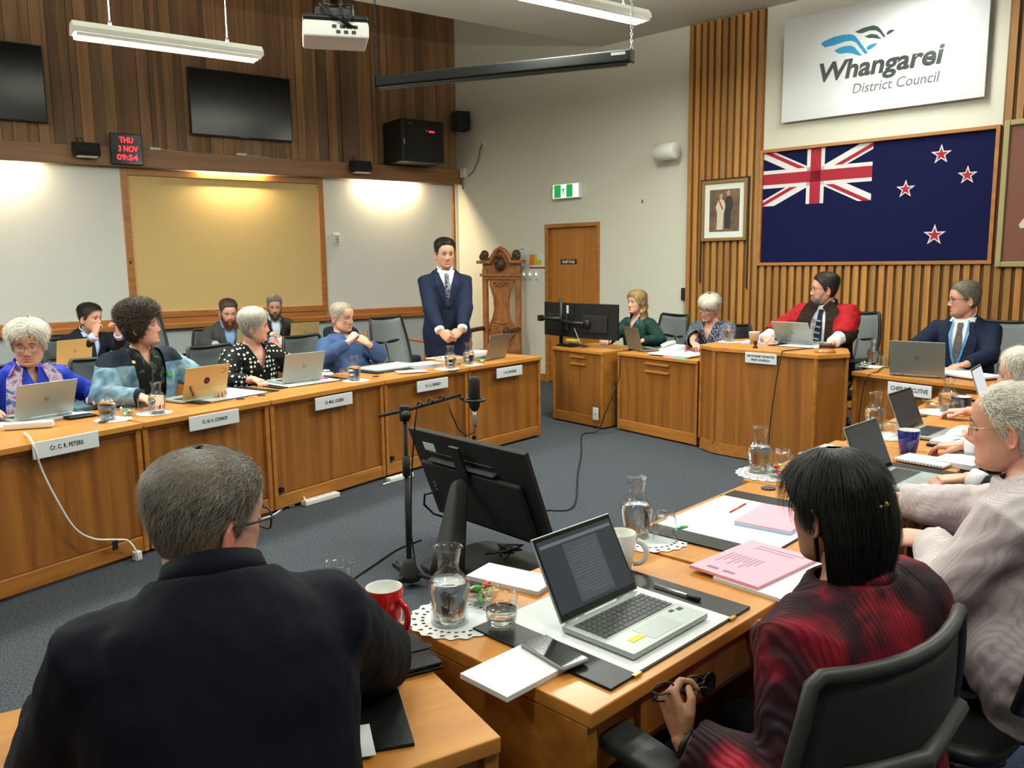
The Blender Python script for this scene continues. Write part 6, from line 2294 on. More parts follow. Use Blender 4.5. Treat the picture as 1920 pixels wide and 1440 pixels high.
        Vall.append(vv); Fall.append(ff + o0); Tall.append(np.repeat(tc, S * 2, 0))
        vv = np.concatenate(Vall)
        Hm = np.array(s.H)
        vv = vv @ Hm[:3, :3].T + Hm[:3, 3]
        put('hair', arr_mesh('hair', vv, [np.concatenate(Fall)], [m], tone=np.concatenate(Tall)), s.o)
        return s

    def drape(s, m, prof, face=.75, N=2500, width=.002, tonev=.3, wave=0., seed=2, jit=.006, ragged=.01, sweep=0.):
        """longer hair hanging round the head: prof rows (z, half width, front, back) in head space; face = half angle left open in front"""
        r = np.random.RandomState(seed)
        P_ = np.array(prof)
        nz, nph = 40, 72
        Zg = np.linspace(P_[0, 0], P_[-1, 0], nz)

        def pt(z, ph):
            w = np.interp(-z, -P_[:, 0], P_[:, 1]); f = np.interp(-z, -P_[:, 0], P_[:, 2]); b_ = np.interp(-z, -P_[:, 0], P_[:, 3])
            yc, ry = (f + b_) / 2, (f - b_) / 2
            x = w * np.sin(ph)
            y = -(yc + ry * np.cos(ph))
            if wave:
                k_ = np.clip((.06 - z) / .1, 0, 1)
                x = x + wave * k_ * np.sin(z * 75 + 3 * np.sin(ph * 2)) * np.sin(ph)
                y = y + wave * k_ * np.cos(z * 70 + 4 * np.sin(ph)) * .8
            return np.stack([x, y, z + sweep * np.sin(ph)], -1)

        def half(z):
            return np.where(z > .085, 0., face * np.clip((.085 - z) / .03, 0, 1) ** .5)
        U = np.linspace(0, 1, nph)
        ZZ, UU = np.meshgrid(Zg, U, indexing='ij')
        hf = half(ZZ)
        PH = hf + (2 * PI - 2 * hf) * UU
        p = pt(ZZ, PH)
        idx = np.arange(nz * nph).reshape(nz, nph)
        F = np.stack([idx[:-1, :-1], idx[1:, :-1], idx[1:, 1:], idx[:-1, 1:]], -1).reshape(-1, 4)
        Vall, Fall, Tall = [p.reshape(-1, 3)], [F], [np.full((nz * nph, 3), .6)]
        inner = p.copy()
        ctr = np.stack([np.zeros_like(ZZ), np.full_like(ZZ, .01), ZZ], -1)
        inner = ctr + (p - ctr) * .86
        Vall.append(inner.reshape(-1, 3)); Fall.append(F[:, ::-1] + nz * nph); Tall.append(np.full((nz * nph, 3), .45))
        z1 = r.uniform(P_[-1, 0] * .9, P_[0, 0] - .002, N)
        u = r.rand(N)
        S = 7
        Ls = np.minimum(r.uniform(.06, .16, N), z1 - P_[-1, 0] + r.uniform(0, ragged, N))
        Ls = np.maximum(Ls, .012)
        rows = []
        jx = r.normal(size=N) * jit
        rad = r.normal(size=N) * .004 + .002
        for t in np.linspace(0, 1, S):
            z = z1 - Ls * t
            hf = half(np.maximum(z, P_[-1, 0]))
            ph = hf + (2 * PI - 2 * hf) * np.clip(u + jx * t * 3, 0, 1)
            q = pt(np.maximum(z, P_[-1, 0]), ph)
            q[:, 2] += np.minimum(z - P_[-1, 0], 0)
            nn = q - np.array([0, .01, 0]) * 1.0
            nn[:, 2] = np.where(q[:, 2] > .06, (q[:, 2] - .02), 0)
            nn /= np.linalg.norm(nn, axis=1, keepdims=True) + 1e-9
            rows.append(q + nn * (rad + .003 * t)[:, None])
        pts = np.stack(rows, 1)
        tang = pts[:, -1] - pts[:, 0]
        nn = pts[:, 3] - np.array([0, .01, 0])
        sd = np.cross(nn, tang)
        sd /= np.linalg.norm(sd, axis=1, keepdims=True) + 1e-9
        wt = np.interp(np.linspace(0, 1, S), [0, .2, .7, 1], [.4, 1, 1, .2])
        wd = width * r.uniform(.6, 1.4, N)
        Lf = pts - sd[:, None] * (wd[:, None] * wt)[..., None] / 2
        Rt = pts + sd[:, None] * (wd[:, None] * wt)[..., None] / 2
        vv = np.stack([Lf, Rt], 2).reshape(-1, 3)
        base = (np.arange(N) * S * 2)[:, None]
        ff = np.concatenate([np.concatenate([base + 2 * k, base + 2 * k + 1, base + 2 * k + 3, base + 2 * k + 2], 1) for k in range(S - 1)])
        tv = np.clip(1 + tonev * r.normal(size=N), .3, 2.)
        Vall.append(vv); Fall.append(ff + 2 * nz * nph); Tall.append(np.repeat(np.stack([tv] * 3, -1), S * 2, 0))
        vv = np.concatenate(Vall)
        Hm = np.array(s.H)
        vv = vv @ Hm[:3, :3].T + Hm[:3, 3]
        put('hair', arr_mesh('hair', vv, [np.concatenate(Fall)], [m], tone=np.concatenate(Tall)), s.o)
        return s

    def beard(s, m, N=1600, L=.014, top=-.045, chinL=.0, tonev=.35, seed=5, grey=None, mous=True, low=-.118, width=.0014, side=1.25):
        r = np.random.RandomState(seed)
        z = r.uniform(low, .0, N * 6)
        ph = r.uniform(-side - .2, side + .2, N * 6)
        a = np.abs(ph)
        lim = np.interp(a, [0, .25, .5, .9, side, side + .2], [-.079, -.072, -.058, top - .004, top + .035, top + .05])
        if mous:
            must = (a < .42) & (z > -.062) & (z < -.046)
        else:
            must = np.zeros(len(z), bool)
        ok = ((z < lim) & (a < side + .2)) | must
        z, ph = z[ok][:N], ph[ok][:N]
        n = len(z)
        x, y, zz = head_pts(z, ph, s.facew, s.jawk, s.nosek)
        p0 = np.stack([x, y, zz], -1)
        nn = np.stack([x, y, zz * .55 + .0], -1)
        nn /= np.linalg.norm(nn, axis=1, keepdims=True)
        dr = np.stack([x * 2.5, np.full(n, -.12), np.full(n, -1.)], -1) + r.normal(size=(n, 3)) * .35
        dr -= nn * np.sum(dr * nn, -1, keepdims=True) * .6
        dr /= np.linalg.norm(dr, axis=1, keepdims=True)
        ln_ = (L + chinL * g(x, .035) * np.clip((-.06 - z) / .05, 0, 1)) * r.uniform(.6, 1.3, n)
        sd = np.cross(nn, dr)
        tv = np.clip(1 + tonev * r.normal(size=n), .3, 2.2)
        tc = np.stack([tv] * 3, -1)
        if grey is not None:
            gk = (r.rand(n) < grey[0] * (1.4 - .6 * np.clip(np.abs(x) / .04, 0, 1)))[:, None]
            tc = np.where(gk, tc * np.array(grey[1]), tc)
        S = 3
        pts = np.stack([p0 - nn * .001 + dr * (ln_ * t)[:, None] + nn * (.35 * ln_ * t)[:, None] for t in np.linspace(0, 1, S)], 1)
        wt = np.array([1., .9, .2])
        wd = width * r.uniform(.7, 1.4, n)
        Lf = pts - sd[:, None] * (wd[:, None] * wt)[..., None] / 2
        Rt = pts + sd[:, None] * (wd[:, None] * wt)[..., None] / 2
        vv = np.stack([Lf, Rt], 2).reshape(-1, 3)
        base = (np.arange(n) * S * 2)[:, None]
        ff = np.concatenate([np.concatenate([base + 2 * k, base + 2 * k + 1, base + 2 * k + 3, base + 2 * k + 2], 1) for k in range(S - 1)])
        Hm = np.array(s.H)
        vv = vv @ Hm[:3, :3].T + Hm[:3, 3]
        put('beard', arr_mesh('beard', vv, [ff], [m], tone=np.repeat(tc, S * 2, 0)), s.o)
        return s

    # --- clothes
    def top(s, name, m, o=.018, hem=.42, neck=1.045, v=None, sleeves=True, cuff=.0, sr=1., amp=.0035, seed=1, vox=.0085, mats=None, pick=None, shoulder=0., flare=0., crew=None, arm_len=1.):
        """garment round trunk and arms. v: (bottom z, half width at the top) of a front opening"""
        b = MB()
        rr = torso_rings(o, s.belly, s.wide, hem, neck, s.deep)
        if flare:
            rr = [[(x * (1 + flare * max(0, (.62 - z) / .2)), y * (1 + flare * max(0, (.62 - z) / .2)), z) for x, y, z in r_] for r_ in rr]
        b.loft([[s.U @ Vector(p) for p in r_] for r_ in rr])
        if sleeves:
            for q, a in s.arms.items():
                S_ = s.SH[q]
                E, Wt = a['E'], a['W']
                end = E.lerp(Wt, (1 - cuff / .25) * arm_len)
                ra = .056 + o * .6
                b.tube([S_ + Vector((-q * .05, 0, .0)), S_ + Vector((q * .0, 0, shoulder)), S_.lerp(E, .35), S_.lerp(E, .75), E, E.lerp(end, .35), E.lerp(end, .8), end], [x_ * sr for x_ in (ra + .006, ra + .008 + shoulder * .4, ra - .003, ra - .008, ra - .006, .046 + o * .55, .036 + o * .5, .032 + o * .5)], 16)
        vtx, f, nr = remesh(b, vox, 4, .5)
        vtx = wrinkle(vtx, nr, amp, seed)
        Ui = np.array(s.U.inverted())
        u = vtx @ Ui[:3, :3].T + Ui[:3, 3]
        fc = u[f].mean(1)
        keep = np.ones(len(f), bool)
        # open neck
        if crew:
            zc, rc = crew
            keep &= ~((fc[:, 2] > zc + .25 * np.clip((fc[:, 1] + .0) * -1, -.2, .2) * -1) & (np.hypot(fc[:, 0], fc[:, 1] - .01) < rc))
        keep &= ~((fc[:, 2] > neck - .012) & (np.hypot(fc[:, 0], fc[:, 1] - .008) < .075))
        if v:
            zb, hw = v[0], v[1]
            t = np.clip((fc[:, 2] - zb) / (1.03 - zb), 0, 1)
            keep &= ~((fc[:, 1] < .0) & (np.abs(fc[:, 0]) < hw * t ** (v[2] if len(v) > 2 else 1.)) & (fc[:, 2] > zb))
        f2, fc2 = f[keep], fc[keep]
        mi = pick(fc2) if pick else None
        # even out the cut edges and the seams between cloths
        E = np.concatenate([f2[:, [0, 1]], f2[:, [1, 2]], f2[:, [2, 3]], f2[:, [3, 0]]])
        fi = np.tile(np.arange(len(f2)), 4)
        E.sort(axis=1)
        key = E[:, 0].astype(np.int64) * len(vtx) + E[:, 1]
        od = np.argsort(key, kind='stable')
        ks = key[od]
        first = np.concatenate([[True], ks[1:] != ks[:-1]])
        grp = np.cumsum(first) - 1
        cnt = np.bincount(grp)
        con = cnt == 1
        if mi is not None:
            mm = np.asarray(mi)[fi[od]]
            mx_, mn_ = np.zeros(len(cnt)), np.full(len(cnt), 99.)
            np.maximum.at(mx_, grp, mm)
            np.minimum.at(mn_, grp, mm)
            con |= mx_ != mn_
        ce = E[od][first][con]
        for _ in range(10):
            acc, num = np.zeros((len(vtx), 3)), np.zeros(len(vtx))
            np.add.at(acc, ce[:, 0], vtx[ce[:, 1]])
            np.add.at(acc, ce[:, 1], vtx[ce[:, 0]])
            np.add.at(num, ce.ravel(), 1)
            q_ = num >= 2
            vtx[q_] = .5 * vtx[q_] + .5 * acc[q_] / num[q_][:, None]
        used = np.unique(f2)
        mp = np.full(len(vtx), -1)
        mp[used] = np.arange(len(used))
        ob = put(name, arr_mesh(name, vtx[used], [mp[f2]], mats or [m], mi), s.o)
        return ob

    def strip(s, name, m, pts, w, o=.02, th=.004, taper=None, belly=None):
        """cloth band lying on the chest: pts (x, z) in trunk coordinates"""
        b = MB()
        rings = []
        P_ = [Vector((x, front_y(z, x, o, s.belly, s.wide, s.deep), z)) for x, z in pts]
        for i, p in enumerate(P_):
            t = (P_[min(i + 1, len(P_) - 1)] - P_[max(0, i - 1)]).normalized()
            out = Vector((p.x * .6, -1, .05)).normalized()
            sd = t.cross(out).normalized()
            ww = (w if not taper else taper[i]) / 2
            rings.append([s.U @ (p - sd * ww), s.U @ (p + sd * ww), s.U @ (p + sd * ww + out * th), s.U @ (p - sd * ww + out * th)])
        b.loft(rings, sm=False)
        return s.child(name, b, m, bevel=0)

    def collar(s, name, m, r=.064, z=1.035, h=.035, open_=.5, tilt=.25, o=0.):
        b = MB()
        n = 28
        a = np.linspace(-PI / 2 + open_, 3 * PI / 2 - open_, n)
        rows = []
        for k, (dz, dr) in enumerate(((0, .002), (h, -.004), (h + .002, .003), (-.004 + h * .2, .012 + .004))):
            rows.append([s.U @ Vector(((r + dr) * math.cos(t) * (1 + .0), .012 + (r + dr) * .98 * math.sin(t), z + dz * (1 - .0) - .016 * max(0, min(1, (-.1 - math.sin(t)) / .8)) * (k > 1) + .016 * math.sin(t))) for t in a])
        b.loft(rows, closed=False, cap=False)
        return s.child(name, b, m, solid=.002)

    def cuffs(s, m, o=.012, ln=.05, sides=(-1, 1), name='shirt_cuff', pull=0.):
        for q in sides:
            a = s.arms[q]
            E, Wt = a['E'], a['W']
            d = (Wt - E).normalized()
            b = MB()
            b.tube([Wt - d * (ln + pull), Wt - d * (ln * .5), Wt - d * .004, Wt], [.030 + o, .031 + o, .031 + o, .029 + o], 18)
            s.child(name, b, m)
        return s

    def trousers(s, m, shoem='black'):
        b = MB()
        if s.sit:
            b.loft([[Vector(p) for p in r_] for r_ in torso_rings(.014, s.belly * .5, s.wide, .40, .56, s.deep)])
        else:
            b.loft([[s.U @ Vector(p) for p in r_] for r_ in torso_rings(.010, s.belly * .5, s.wide, .40, .66, s.deep)])
        for hip, kn, an, to in s.legs:
            b.tube([hip, hip.lerp(kn, .5), kn, kn.lerp(an, .5), an + Vector((0, 0, -.03))], [.098, .088, .072, .062, .054], 14)
        v, f, nr = remesh(b, .012, 3)
        v = wrinkle(v, nr, .004, 4)
        put('trousers', arr_mesh('trousers', v, [f], [m]), s.o)
        for hip, kn, an, to in s.legs:
            dv = Vector((0, -1, 0))
            b = MB()
            c = Vector((an.x, an.y, 0))
            b.loft([[c + Vector((.042 * k_ * math.cos(t) * (1 - .12 * math.sin(t)), -.055 + .135 * k_ * math.sin(t), z)) for t in [2 * PI * j / 20 for j in range(20)]] for z, k_ in ((.002, .96), (.012, 1), (.03, .98), (.06, .8), (.085, .55))])
            s.child('shoe', b, shoem)
        return s

# ---------- cast
def fdir(x, y):
    return math.atan2(x, -y)


m = mat('lens_glass', (255, 255, 255), 0, alpha=.12)
for n_, c_ in (('pale', (210, 162, 140)), ('rosy', (206, 152, 130)), ('tan', (190, 142, 116)), ('warm', (196, 148, 124)), ('brown', (150, 104, 78))):
    skin('skin_' + n_, c_)
hairmat('hair_white', (214, 208, 194)); hairmat('hair_grey', (156, 152, 142)); hairmat('hair_salt', (112, 104, 94)); hairmat('hair_dark', (36, 28, 24)); hairmat('hair_brown', (62, 48, 38)); hairmat('hair_black', (15, 13, 12), .55)
M['hair_black'].node_tree.nodes['Principled BSDF'].inputs['Specular IOR Level'].default_value = .22
hairmat('hair_blonde', (176, 146, 98)); hairmat('beard_auburn', (92, 52, 32)); hairmat('beard_grey', (120, 112, 104)); hairmat('beard_dark', (56, 50, 46)); hairmat('fur', (40, 28, 22), .8); hairmat('hair_cropped', (170, 158, 142))
for n_, c_ in (('suit_navy', (24, 31, 52)), ('suit_dark', (22, 24, 32)), ('jacket_midnight', (11, 14, 24))):
    mat(n_, c_, .8, bump=(380, .25, .002), spec=.15)
mat('blazer_grey', (66, 66, 66), .85, bump=(300, .3, .002), noise=(220, (50, 50, 50), 3, .2))
mat('blazer_olive', (44, 42, 34), .85, bump=(300, .3, .002))
mat('shirt_white', (226, 226, 228), .7); mat('shirt_blue', (166, 184, 226), .7); mat('shirt_sky', (126, 156, 196), .7)
mat('sweater_blue', (60, 80, 116), .85, bump=(240, .3, .003), noise=(20, (50, 68, 104), 3, .25))
mat('trousers_dark', (22, 22, 26), .85); mat('lanyard_blue', (40, 130, 190), .5)
mat('tunic_blue', (40, 62, 184), .6, bump=(90, .2, .004), noise=(7, (28, 46, 150), 3, .25))
mat('denim_dark', (28, 36, 48), .85)
mat('blouse_green', (20, 44, 40), .6, noise=(12, (28, 60, 54), 3, .2))
mat('robe_red', (158, 20, 28), .75, noise=(14, (124, 12, 20), 3, .25)); mat('robe_fur', (38, 28, 24), .95, bump=(140, 1., .02), noise=(60, (62, 48, 40), 4, .25))


for n_ in ('blazer_grey', 'blazer_olive', 'sweater_blue', 'trousers_dark', 'tunic_blue', 'denim_dark', 'blouse_green', 'robe_red', 'robe_fur'):
    M[n_].node_tree.nodes['Principled BSDF'].inputs['Specular IOR Level'].default_value = .18


def spots(name, base, dot, scale, rad, rough=.7):
    m, nt, b = nodes(name)
    tc = nt.nodes.new('ShaderNodeTexCoord')
    v = nt.nodes.new('ShaderNodeTexVoronoi')
    v.inputs['Scale'].default_value = scale
    v.inputs['Randomness'].default_value = .35
    nt.links.new(tc.outputs['Object'], v.inputs['Vector'])
    c = nt.nodes.new('ShaderNodeMath')
    c.operation = 'LESS_THAN'
    c.inputs[1].default_value = rad
    nt.links.new(v.outputs['Distance'], c.inputs[0])
    mx = nt.nodes.new('ShaderNodeMix')
    mx.data_type = 'RGBA'
    mx.inputs[6].default_value = (*lin(base), 1)
    mx.inputs[7].default_value = (*lin(dot), 1)
    nt.links.new(c.outputs[0], mx.inputs[0])
    nt.links.new(mx.outputs[2], b.inputs['Base Color'])
    setp(b, Roughness=rough)


def blotch(name, cols, scale, rough=.7, detail=4, stretch=(1, 1, 1), lines=None):
    m, nt, b = nodes(name)
    tc = nt.nodes.new('ShaderNodeTexCoord')
    mp = nt.nodes.new('ShaderNodeMapping')
    mp.inputs['Scale'].default_value = stretch
    n = nt.nodes.new('ShaderNodeTexNoise')
    n.inputs['Scale'].default_value = scale
    n.inputs['Detail'].default_value = detail
    n.inputs['Distortion'].default_value = .4
    nt.links.new(tc.outputs['Object'], mp.inputs['Vector'])
    nt.links.new(mp.outputs['Vector'], n.inputs['Vector'])
    r = nt.nodes.new('ShaderNodeValToRGB')
    while len(r.color_ramp.elements) < len(cols):
        r.color_ramp.elements.new(.5)
    for e, (p, c) in zip(r.color_ramp.elements, cols):
        e.position = p
        e.color = (*lin(c), 1)
    nt.links.new(n.outputs['Fac'], r.inputs['Fac'])
    nt.links.new(r.outputs['Color'], b.inputs['Base Color'])
    if lines:
        w = nt.nodes.new('ShaderNodeTexWave')
        w.inputs['Scale'].default_value = lines
        w.inputs['Distortion'].default_value = .6
        w.bands_direction = 'X'
        nt.links.new(tc.outputs['Object'], w.inputs['Vector'])
        p = nt.nodes.new('ShaderNodeBump')
        p.inputs['Strength'].default_value = .6
        p.inputs['Distance'].default_value = .004
        nt.links.new(w.outputs['Fac'], p.inputs['Height'])
        nt.links.new(p.outputs['Normal'], b.inputs['Normal'])
    setp(b, Roughness=rough)


def check(name, base, line, scale, rough=.75):
    m, nt, b = nodes(name)
    tc = nt.nodes.new('ShaderNodeTexCoord')
    fac = None
    for ax in ('X', 'Z'):
        w = nt.nodes.new('ShaderNodeTexWave')
        w.bands_direction = ax
        w.inputs['Scale'].default_value = scale
        nt.links.new(tc.outputs['Object'], w.inputs['Vector'])
        g_ = nt.nodes.new('ShaderNodeMath')
        g_.operation = 'GREATER_THAN'
        g_.inputs[1].default_value = .68
        nt.links.new(w.outputs['Fac'], g_.inputs[0])
        if fac is None:
            fac = g_.outputs[0]
        else:
            x_ = nt.nodes.new('ShaderNodeMath')
            x_.operation = 'MAXIMUM'
            nt.links.new(fac, x_.inputs[0])
            nt.links.new(g_.outputs[0], x_.inputs[1])
            fac = x_.outputs[0]
    mx = nt.nodes.new('ShaderNodeMix')
    mx.data_type = 'RGBA'
    mx.inputs[6].default_value = (*lin(base), 1)
    mx.inputs[7].default_value = (*lin(line), 1)
    nt.links.new(fac, mx.inputs[0])
    nt.links.new(mx.outputs[2], b.inputs['Base Color'])
    setp(b, Roughness=rough)


spots('polka', (12, 12, 14), (216, 214, 208), 29, .30)
blotch('denim_light', [(.34, (58, 86, 110)), (.46, (96, 128, 148)), (.54, (132, 160, 174)), (.66, (88, 116, 138))], 7, detail=3)
blotch('leaf_black', [(.0, (14, 15, 16)), (.55, (18, 20, 20)), (.6, (70, 84, 72)), (.68, (22, 26, 24))], 22, stretch=(1, 1, .5))
blotch('navy_print', [(.0, (24, 30, 44)), (.5, (28, 34, 48)), (.56, (150, 160, 172)), (.64, (30, 36, 50))], 85, stretch=(1, 1, .5))
blotch('tie_pattern', [(.0, (26, 28, 44)), (.5, (30, 32, 50)), (.56, (150, 150, 168)), (.66, (34, 36, 56))], 60)
blotch('tie_brown', [(.0, (52, 42, 46)), (.5, (66, 54, 56)), (.6, (98, 84, 84)), (.8, (60, 48, 50))], 70)
blotch('scarf_floral', [(.32, (36, 46, 92)), (.42, (84, 104, 160)), (.5, (206, 198, 214)), (.57, (196, 140, 170)), (.66, (70, 58, 98)), (.75, (40, 52, 104))], 13)
blotch('red_blouse', [(.36, (26, 14, 22)), (.47, (52, 16, 26)), (.56, (126, 22, 38)), (.66, (176, 48, 62)), (.75, (110, 20, 34))], 5.5, stretch=(1, 1, .7), lines=28)
check('check_shirt', (202, 192, 194), (180, 167, 171), 70)


def lapels(p, m, o, zb=.66, w=.055, hw=.075):
    for q in (-1, 1):
        p.strip('lapel', m, [(q * .0 + q * .012, zb), (q * .04, zb + .10), (q * (hw - .012), zb + .20), (q * (hw + .012), zb + .28), (q * .072, 1.02)], w, o, .005, taper=[.014, w * .8, w * 1.15, w * .95, .03])


def suit(p, jm, shirtm, tie=None, zb=.66, o=.030, lan=None, hw=.078, cuff=.022, seed=1, hem=.42, cuffs=True, sr=1., col=True):
    p.top('shirt', shirtm, .010, .44, 1.05, sleeves=False, amp=.001, seed=seed)
    if col: p.collar('shirt_collar', shirtm)
    if cuffs: p.cuffs(shirtm, .010, .05)
    if tie:
        p.strip('tie', tie, [(0, 1.012), (0, .995), (.0, .97), (.002, .85), (.003, .70), (.002, .58)], .06, .016, .006, taper=[.03, .042, .034, .058, .072, .08])
    p.top('jacket', jm, o, hem, 1.045, v=(zb, hw, 1.0), cuff=cuff, seed=seed, shoulder=.0, sr=sr)
    lapels(p, jm, o + .003, zb, hw=hw)
    p.collar('jacket_collar', jm, .072, 1.02, .04, .95)
    if lan:
        for q in (-1, 1):
            p.strip('lanyard', lan, [(q * .055, 1.03), (q * .05, .9), (q * .03, .78), (.0, .68)], .012, .020 if not tie else .026, .002)


P5 = (-.595, 7.62, 1.60)
for n_ in ('denim_light', 'polka', 'leaf_black', 'navy_print', 'scarf_floral', 'red_blouse', 'check_shirt'):
    M[n_].node_tree.nodes['Principled BSDF'].inputs['Specular IOR Level'].default_value = .15
# 1 woman in a blue tunic with a floral scarf
p = Person('white haired person in a blue tunic and floral scarf, looking down at a laptop', (-2.83, 4.84, 1.135), None, fdir(.80, -.60), 'skin_rosy', lean=10, look=(-1.9, 2.6, 1.1), pitch=10, belly=.06, wide=1.06, headk=1.06, jaw=1.1, blush=.16, facew=1.04)
p.arm(-1, (-2.93, 4.55, .805), (.7, -.5, -.1), (0, 0, -1), 8).arm(1, (-2.55, 4.98, .805), (.6, -.7, -.1), (0, 0, -1), 8)
p.build().eyes((90, 100, 110), closed=.5, browm='hair_grey').glasses('gold_clip', .0011, .024, .015)
p.hair('hair_white', T=.034, front=.058, temple=.02, nape=-.06, side=-.035, L=.045, N=4200, flow='side', jit=.45, tonev=.14, part=.02, width=.002)
p.top('tunic', 'tunic_blue', .024, .40, 1.05, v=(.93, .03), amp=.006, flare=.1, sr=1.12)
p.collar('tunic_collar', 'tunic_blue', .064, 1.03, .03, .45)
for q in (-1, 1):
    p.strip('scarf', 'scarf_floral', [(q * .075, 1.055), (q * .115, .98), (q * .125, .85), (q * .12, .70), (q * .115, .55)], .105, .036, .012, taper=[.05, .08, .105, .12, .13])
p.trousers('trousers_dark')

# 2 person with curly hair in a denim jacket
p = Person('person with a big head of dark curls in a pieced denim jacket', (-2.36, 5.28, 1.195), None, fdir(.78, -.62), 'skin_rosy', lean=4, look=(3.0, 6.3, 1.35), pitch=-8, headk=1.02, wide=1.05, blush=.16, jaw=1.02)
p.arm(-1, (-2.22, 4.90, .805), (.75, -.60, -.1), (0, 0, -1), 8).arm(1, (-1.93, 5.36, .80), (.5, -.85, -.05), (0, 0, -1), 20)
p.build().eyes((60, 50, 40), browm='hair_dark')
p.hair('hair_brown', T=.050, front=.05, temple=.0, nape=-.085, side=-.05, L=.024, N=9000, flow='rand', jit=.8, width=.0024, tonev=.4, lift=.5, curl=.009, shag=1.)
p.top('shirt', 'leaf_black', .014, .42, 1.045, v=(.94, .035), sleeves=False, amp=.003)
p.collar('shirt_collar', 'leaf_black', .066, 1.02, .03, .5)
p.top('jacket', 'denim_light', .036, .42, 1.04, v=(.44, .105, .35), cuff=.02, amp=.006, seed=3, sr=1.18, mats=['denim_light', 'denim_dark'], pick=lambda c: ((c[:, 2] > .955) & (c[:, 0] < .24) | (np.abs(c[:, 2] - .72) < .05) & (c[:, 0] < -.09) & (c[:, 1] < -.05)).astype(int))
p.collar('jacket_collar', 'denim_dark', .078, 1.01, .045, .8)
tag(p.o)
for q, mm in ((-1, 'st_teal'), (1, 'sweet_green')):
    p.strip('badge', mm, [(q * .115, .90), (q * .115, .87)], .028, .042, .003)
p.strip('pin', 'gold_clip', [(-.10, .985), (-.105, .97)], .02, .046, .004)
p.cuffs('denim_dark', .018, .035, name='jacket_cuff')
p.trousers('trousers_dark')

# 3 woman in polka dots
p = Person('person with short grey hair in a black polka dot top, seen in profile', (-1.90, 6.12, 1.13), None, fdir(.80, -.60), 'skin_rosy', lean=6, look=(3.0, 7.4, 1.25), pitch=0, headk=1.03, blush=.14, wide=1.0, belly=.05)
p.arm(-1, (-1.82, 5.80, .78), (.7, -.7, -.1), (0, 0, -1), 25).arm(1, (-1.50, 6.18, .78), (.6, -.75, -.1), (0, 0, -1), 25)
p.build().eyes((80, 90, 100), browm='hair_grey')
p.hair('hair_grey', T=.026, front=.06, temple=.02, nape=-.085, side=-.02, L=.05, N=5500, flow='side', jit=.18, tonev=.14, part=-.03, grey=(.6, (1.4, 1.4, 1.38)), width=.0018)
p.top('blouse', 'polka', .026, .40, 1.04, v=(.86, .075), amp=.006, sr=1.25, cuff=.05, seed=5)
p.trousers('trousers_dark')

# 4 man in a blue sweater
p = Person('person with cropped grey hair in a blue sweater, hands clasped at the chest', (-1.40, 6.86, 1.145), None, fdir(.80, -.60), 'skin_rosy', lean=-4, look=(2.0, 5.2, 1.05), pitch=6, headk=1.03, belly=.14, wide=1.10, blush=.18, jaw=1.14, nose=1.15, facew=1.05)
p.arm(-1, (-1.309, 6.600, 0.961), (.55, .25, .60), (.5, .75, -.3), 60).arm(1, (-1.144, 6.630, 0.939), (-.75, -.1, .55), (-.5, .6, -.4), 60)
p.build().eyes((70, 70, 70), closed=.35, browm='hair_salt')
p.hair('hair_cropped', T=.006, front=.088, temple=.045, nape=-.075, side=-.02, L=.011, N=3800, flow='back', jit=.4, bald=.35, tonev=.2, width=.0012)
p.collar('shirt_collar', 'denim_dark', .070, 1.025, .034, .55)
p.top('sweater', 'sweater_blue', .024, .40, 1.045, v=(.96, .045), amp=.006, seed=7, cuff=.02, sr=1.12)
p.trousers('trousers_dark')

# 5 standing man
p = Person('person standing in a navy suit and patterned tie with hands clasped', (-.595, 7.62, 1.658), None, fdir(.22, -.97), 'skin_tan', lean=-1, sit=False, look=(.5, 4.6, 1.52), pitch=3, wide=1.0, blush=.1, stubble=((.55, .50, .48), .35), jaw=1.03)
p.arm(-1, (-.625, 7.27, .985), (.70, -.35, -.55), (.2, .9, -.2), 42, pole=(-.8, .5, -.4)).arm(1, (-.435, 7.30, .985), (-.75, -.20, -.55), (.1, .9, -.3), 42, pole=(.8, .5, -.4))
p.build().eyes((50, 40, 32), browm='hair_dark')
p.hair('hair_dark', T=.022, front=.083, temple=.05, nape=-.06, side=-.01, L=.026, N=3500, flow='up', jit=.3, tonev=.25, width=.0016, sk=.12)
suit(p, 'suit_navy', 'shirt_white', 'tie_pattern', zb=.72, seed=4, hem=.30, cuff=.03)
p.trousers('suit_navy')

# 6 man with folded hands
p = Person('person with dark hair in a dark suit, folded hands held to the mouth', (-3.83, 7.55, 1.12), None, fdir(.80, -.60), 'skin_tan', lean=18, look=(1.0, 6.2, 1.15), pitch=2, headk=1.04, blush=.14)
p.arm(-1, (-3.66, 7.27, .985), (.15, .25, .95), (.35, .9, -.1), 60, pole=(-.6, -.1, -.8)).arm(1, (-3.52, 7.41, .985), (-.2, -.1, .95), (-.8, -.5, -.1), 60, pole=(.6, -.1, -.8))
p.build().eyes((50, 40, 32), browm='hair_dark')
p.hair('hair_dark', T=.016, sk=.15, front=.078, temple=.042, nape=-.07, side=-.01, L=.028, N=3500, flow='front', jit=.3, tonev=.25)
suit(p, 'suit_dark', 'shirt_blue', 'denim_dark', seed=6, cuff=.06)
p.trousers('trousers_dark')

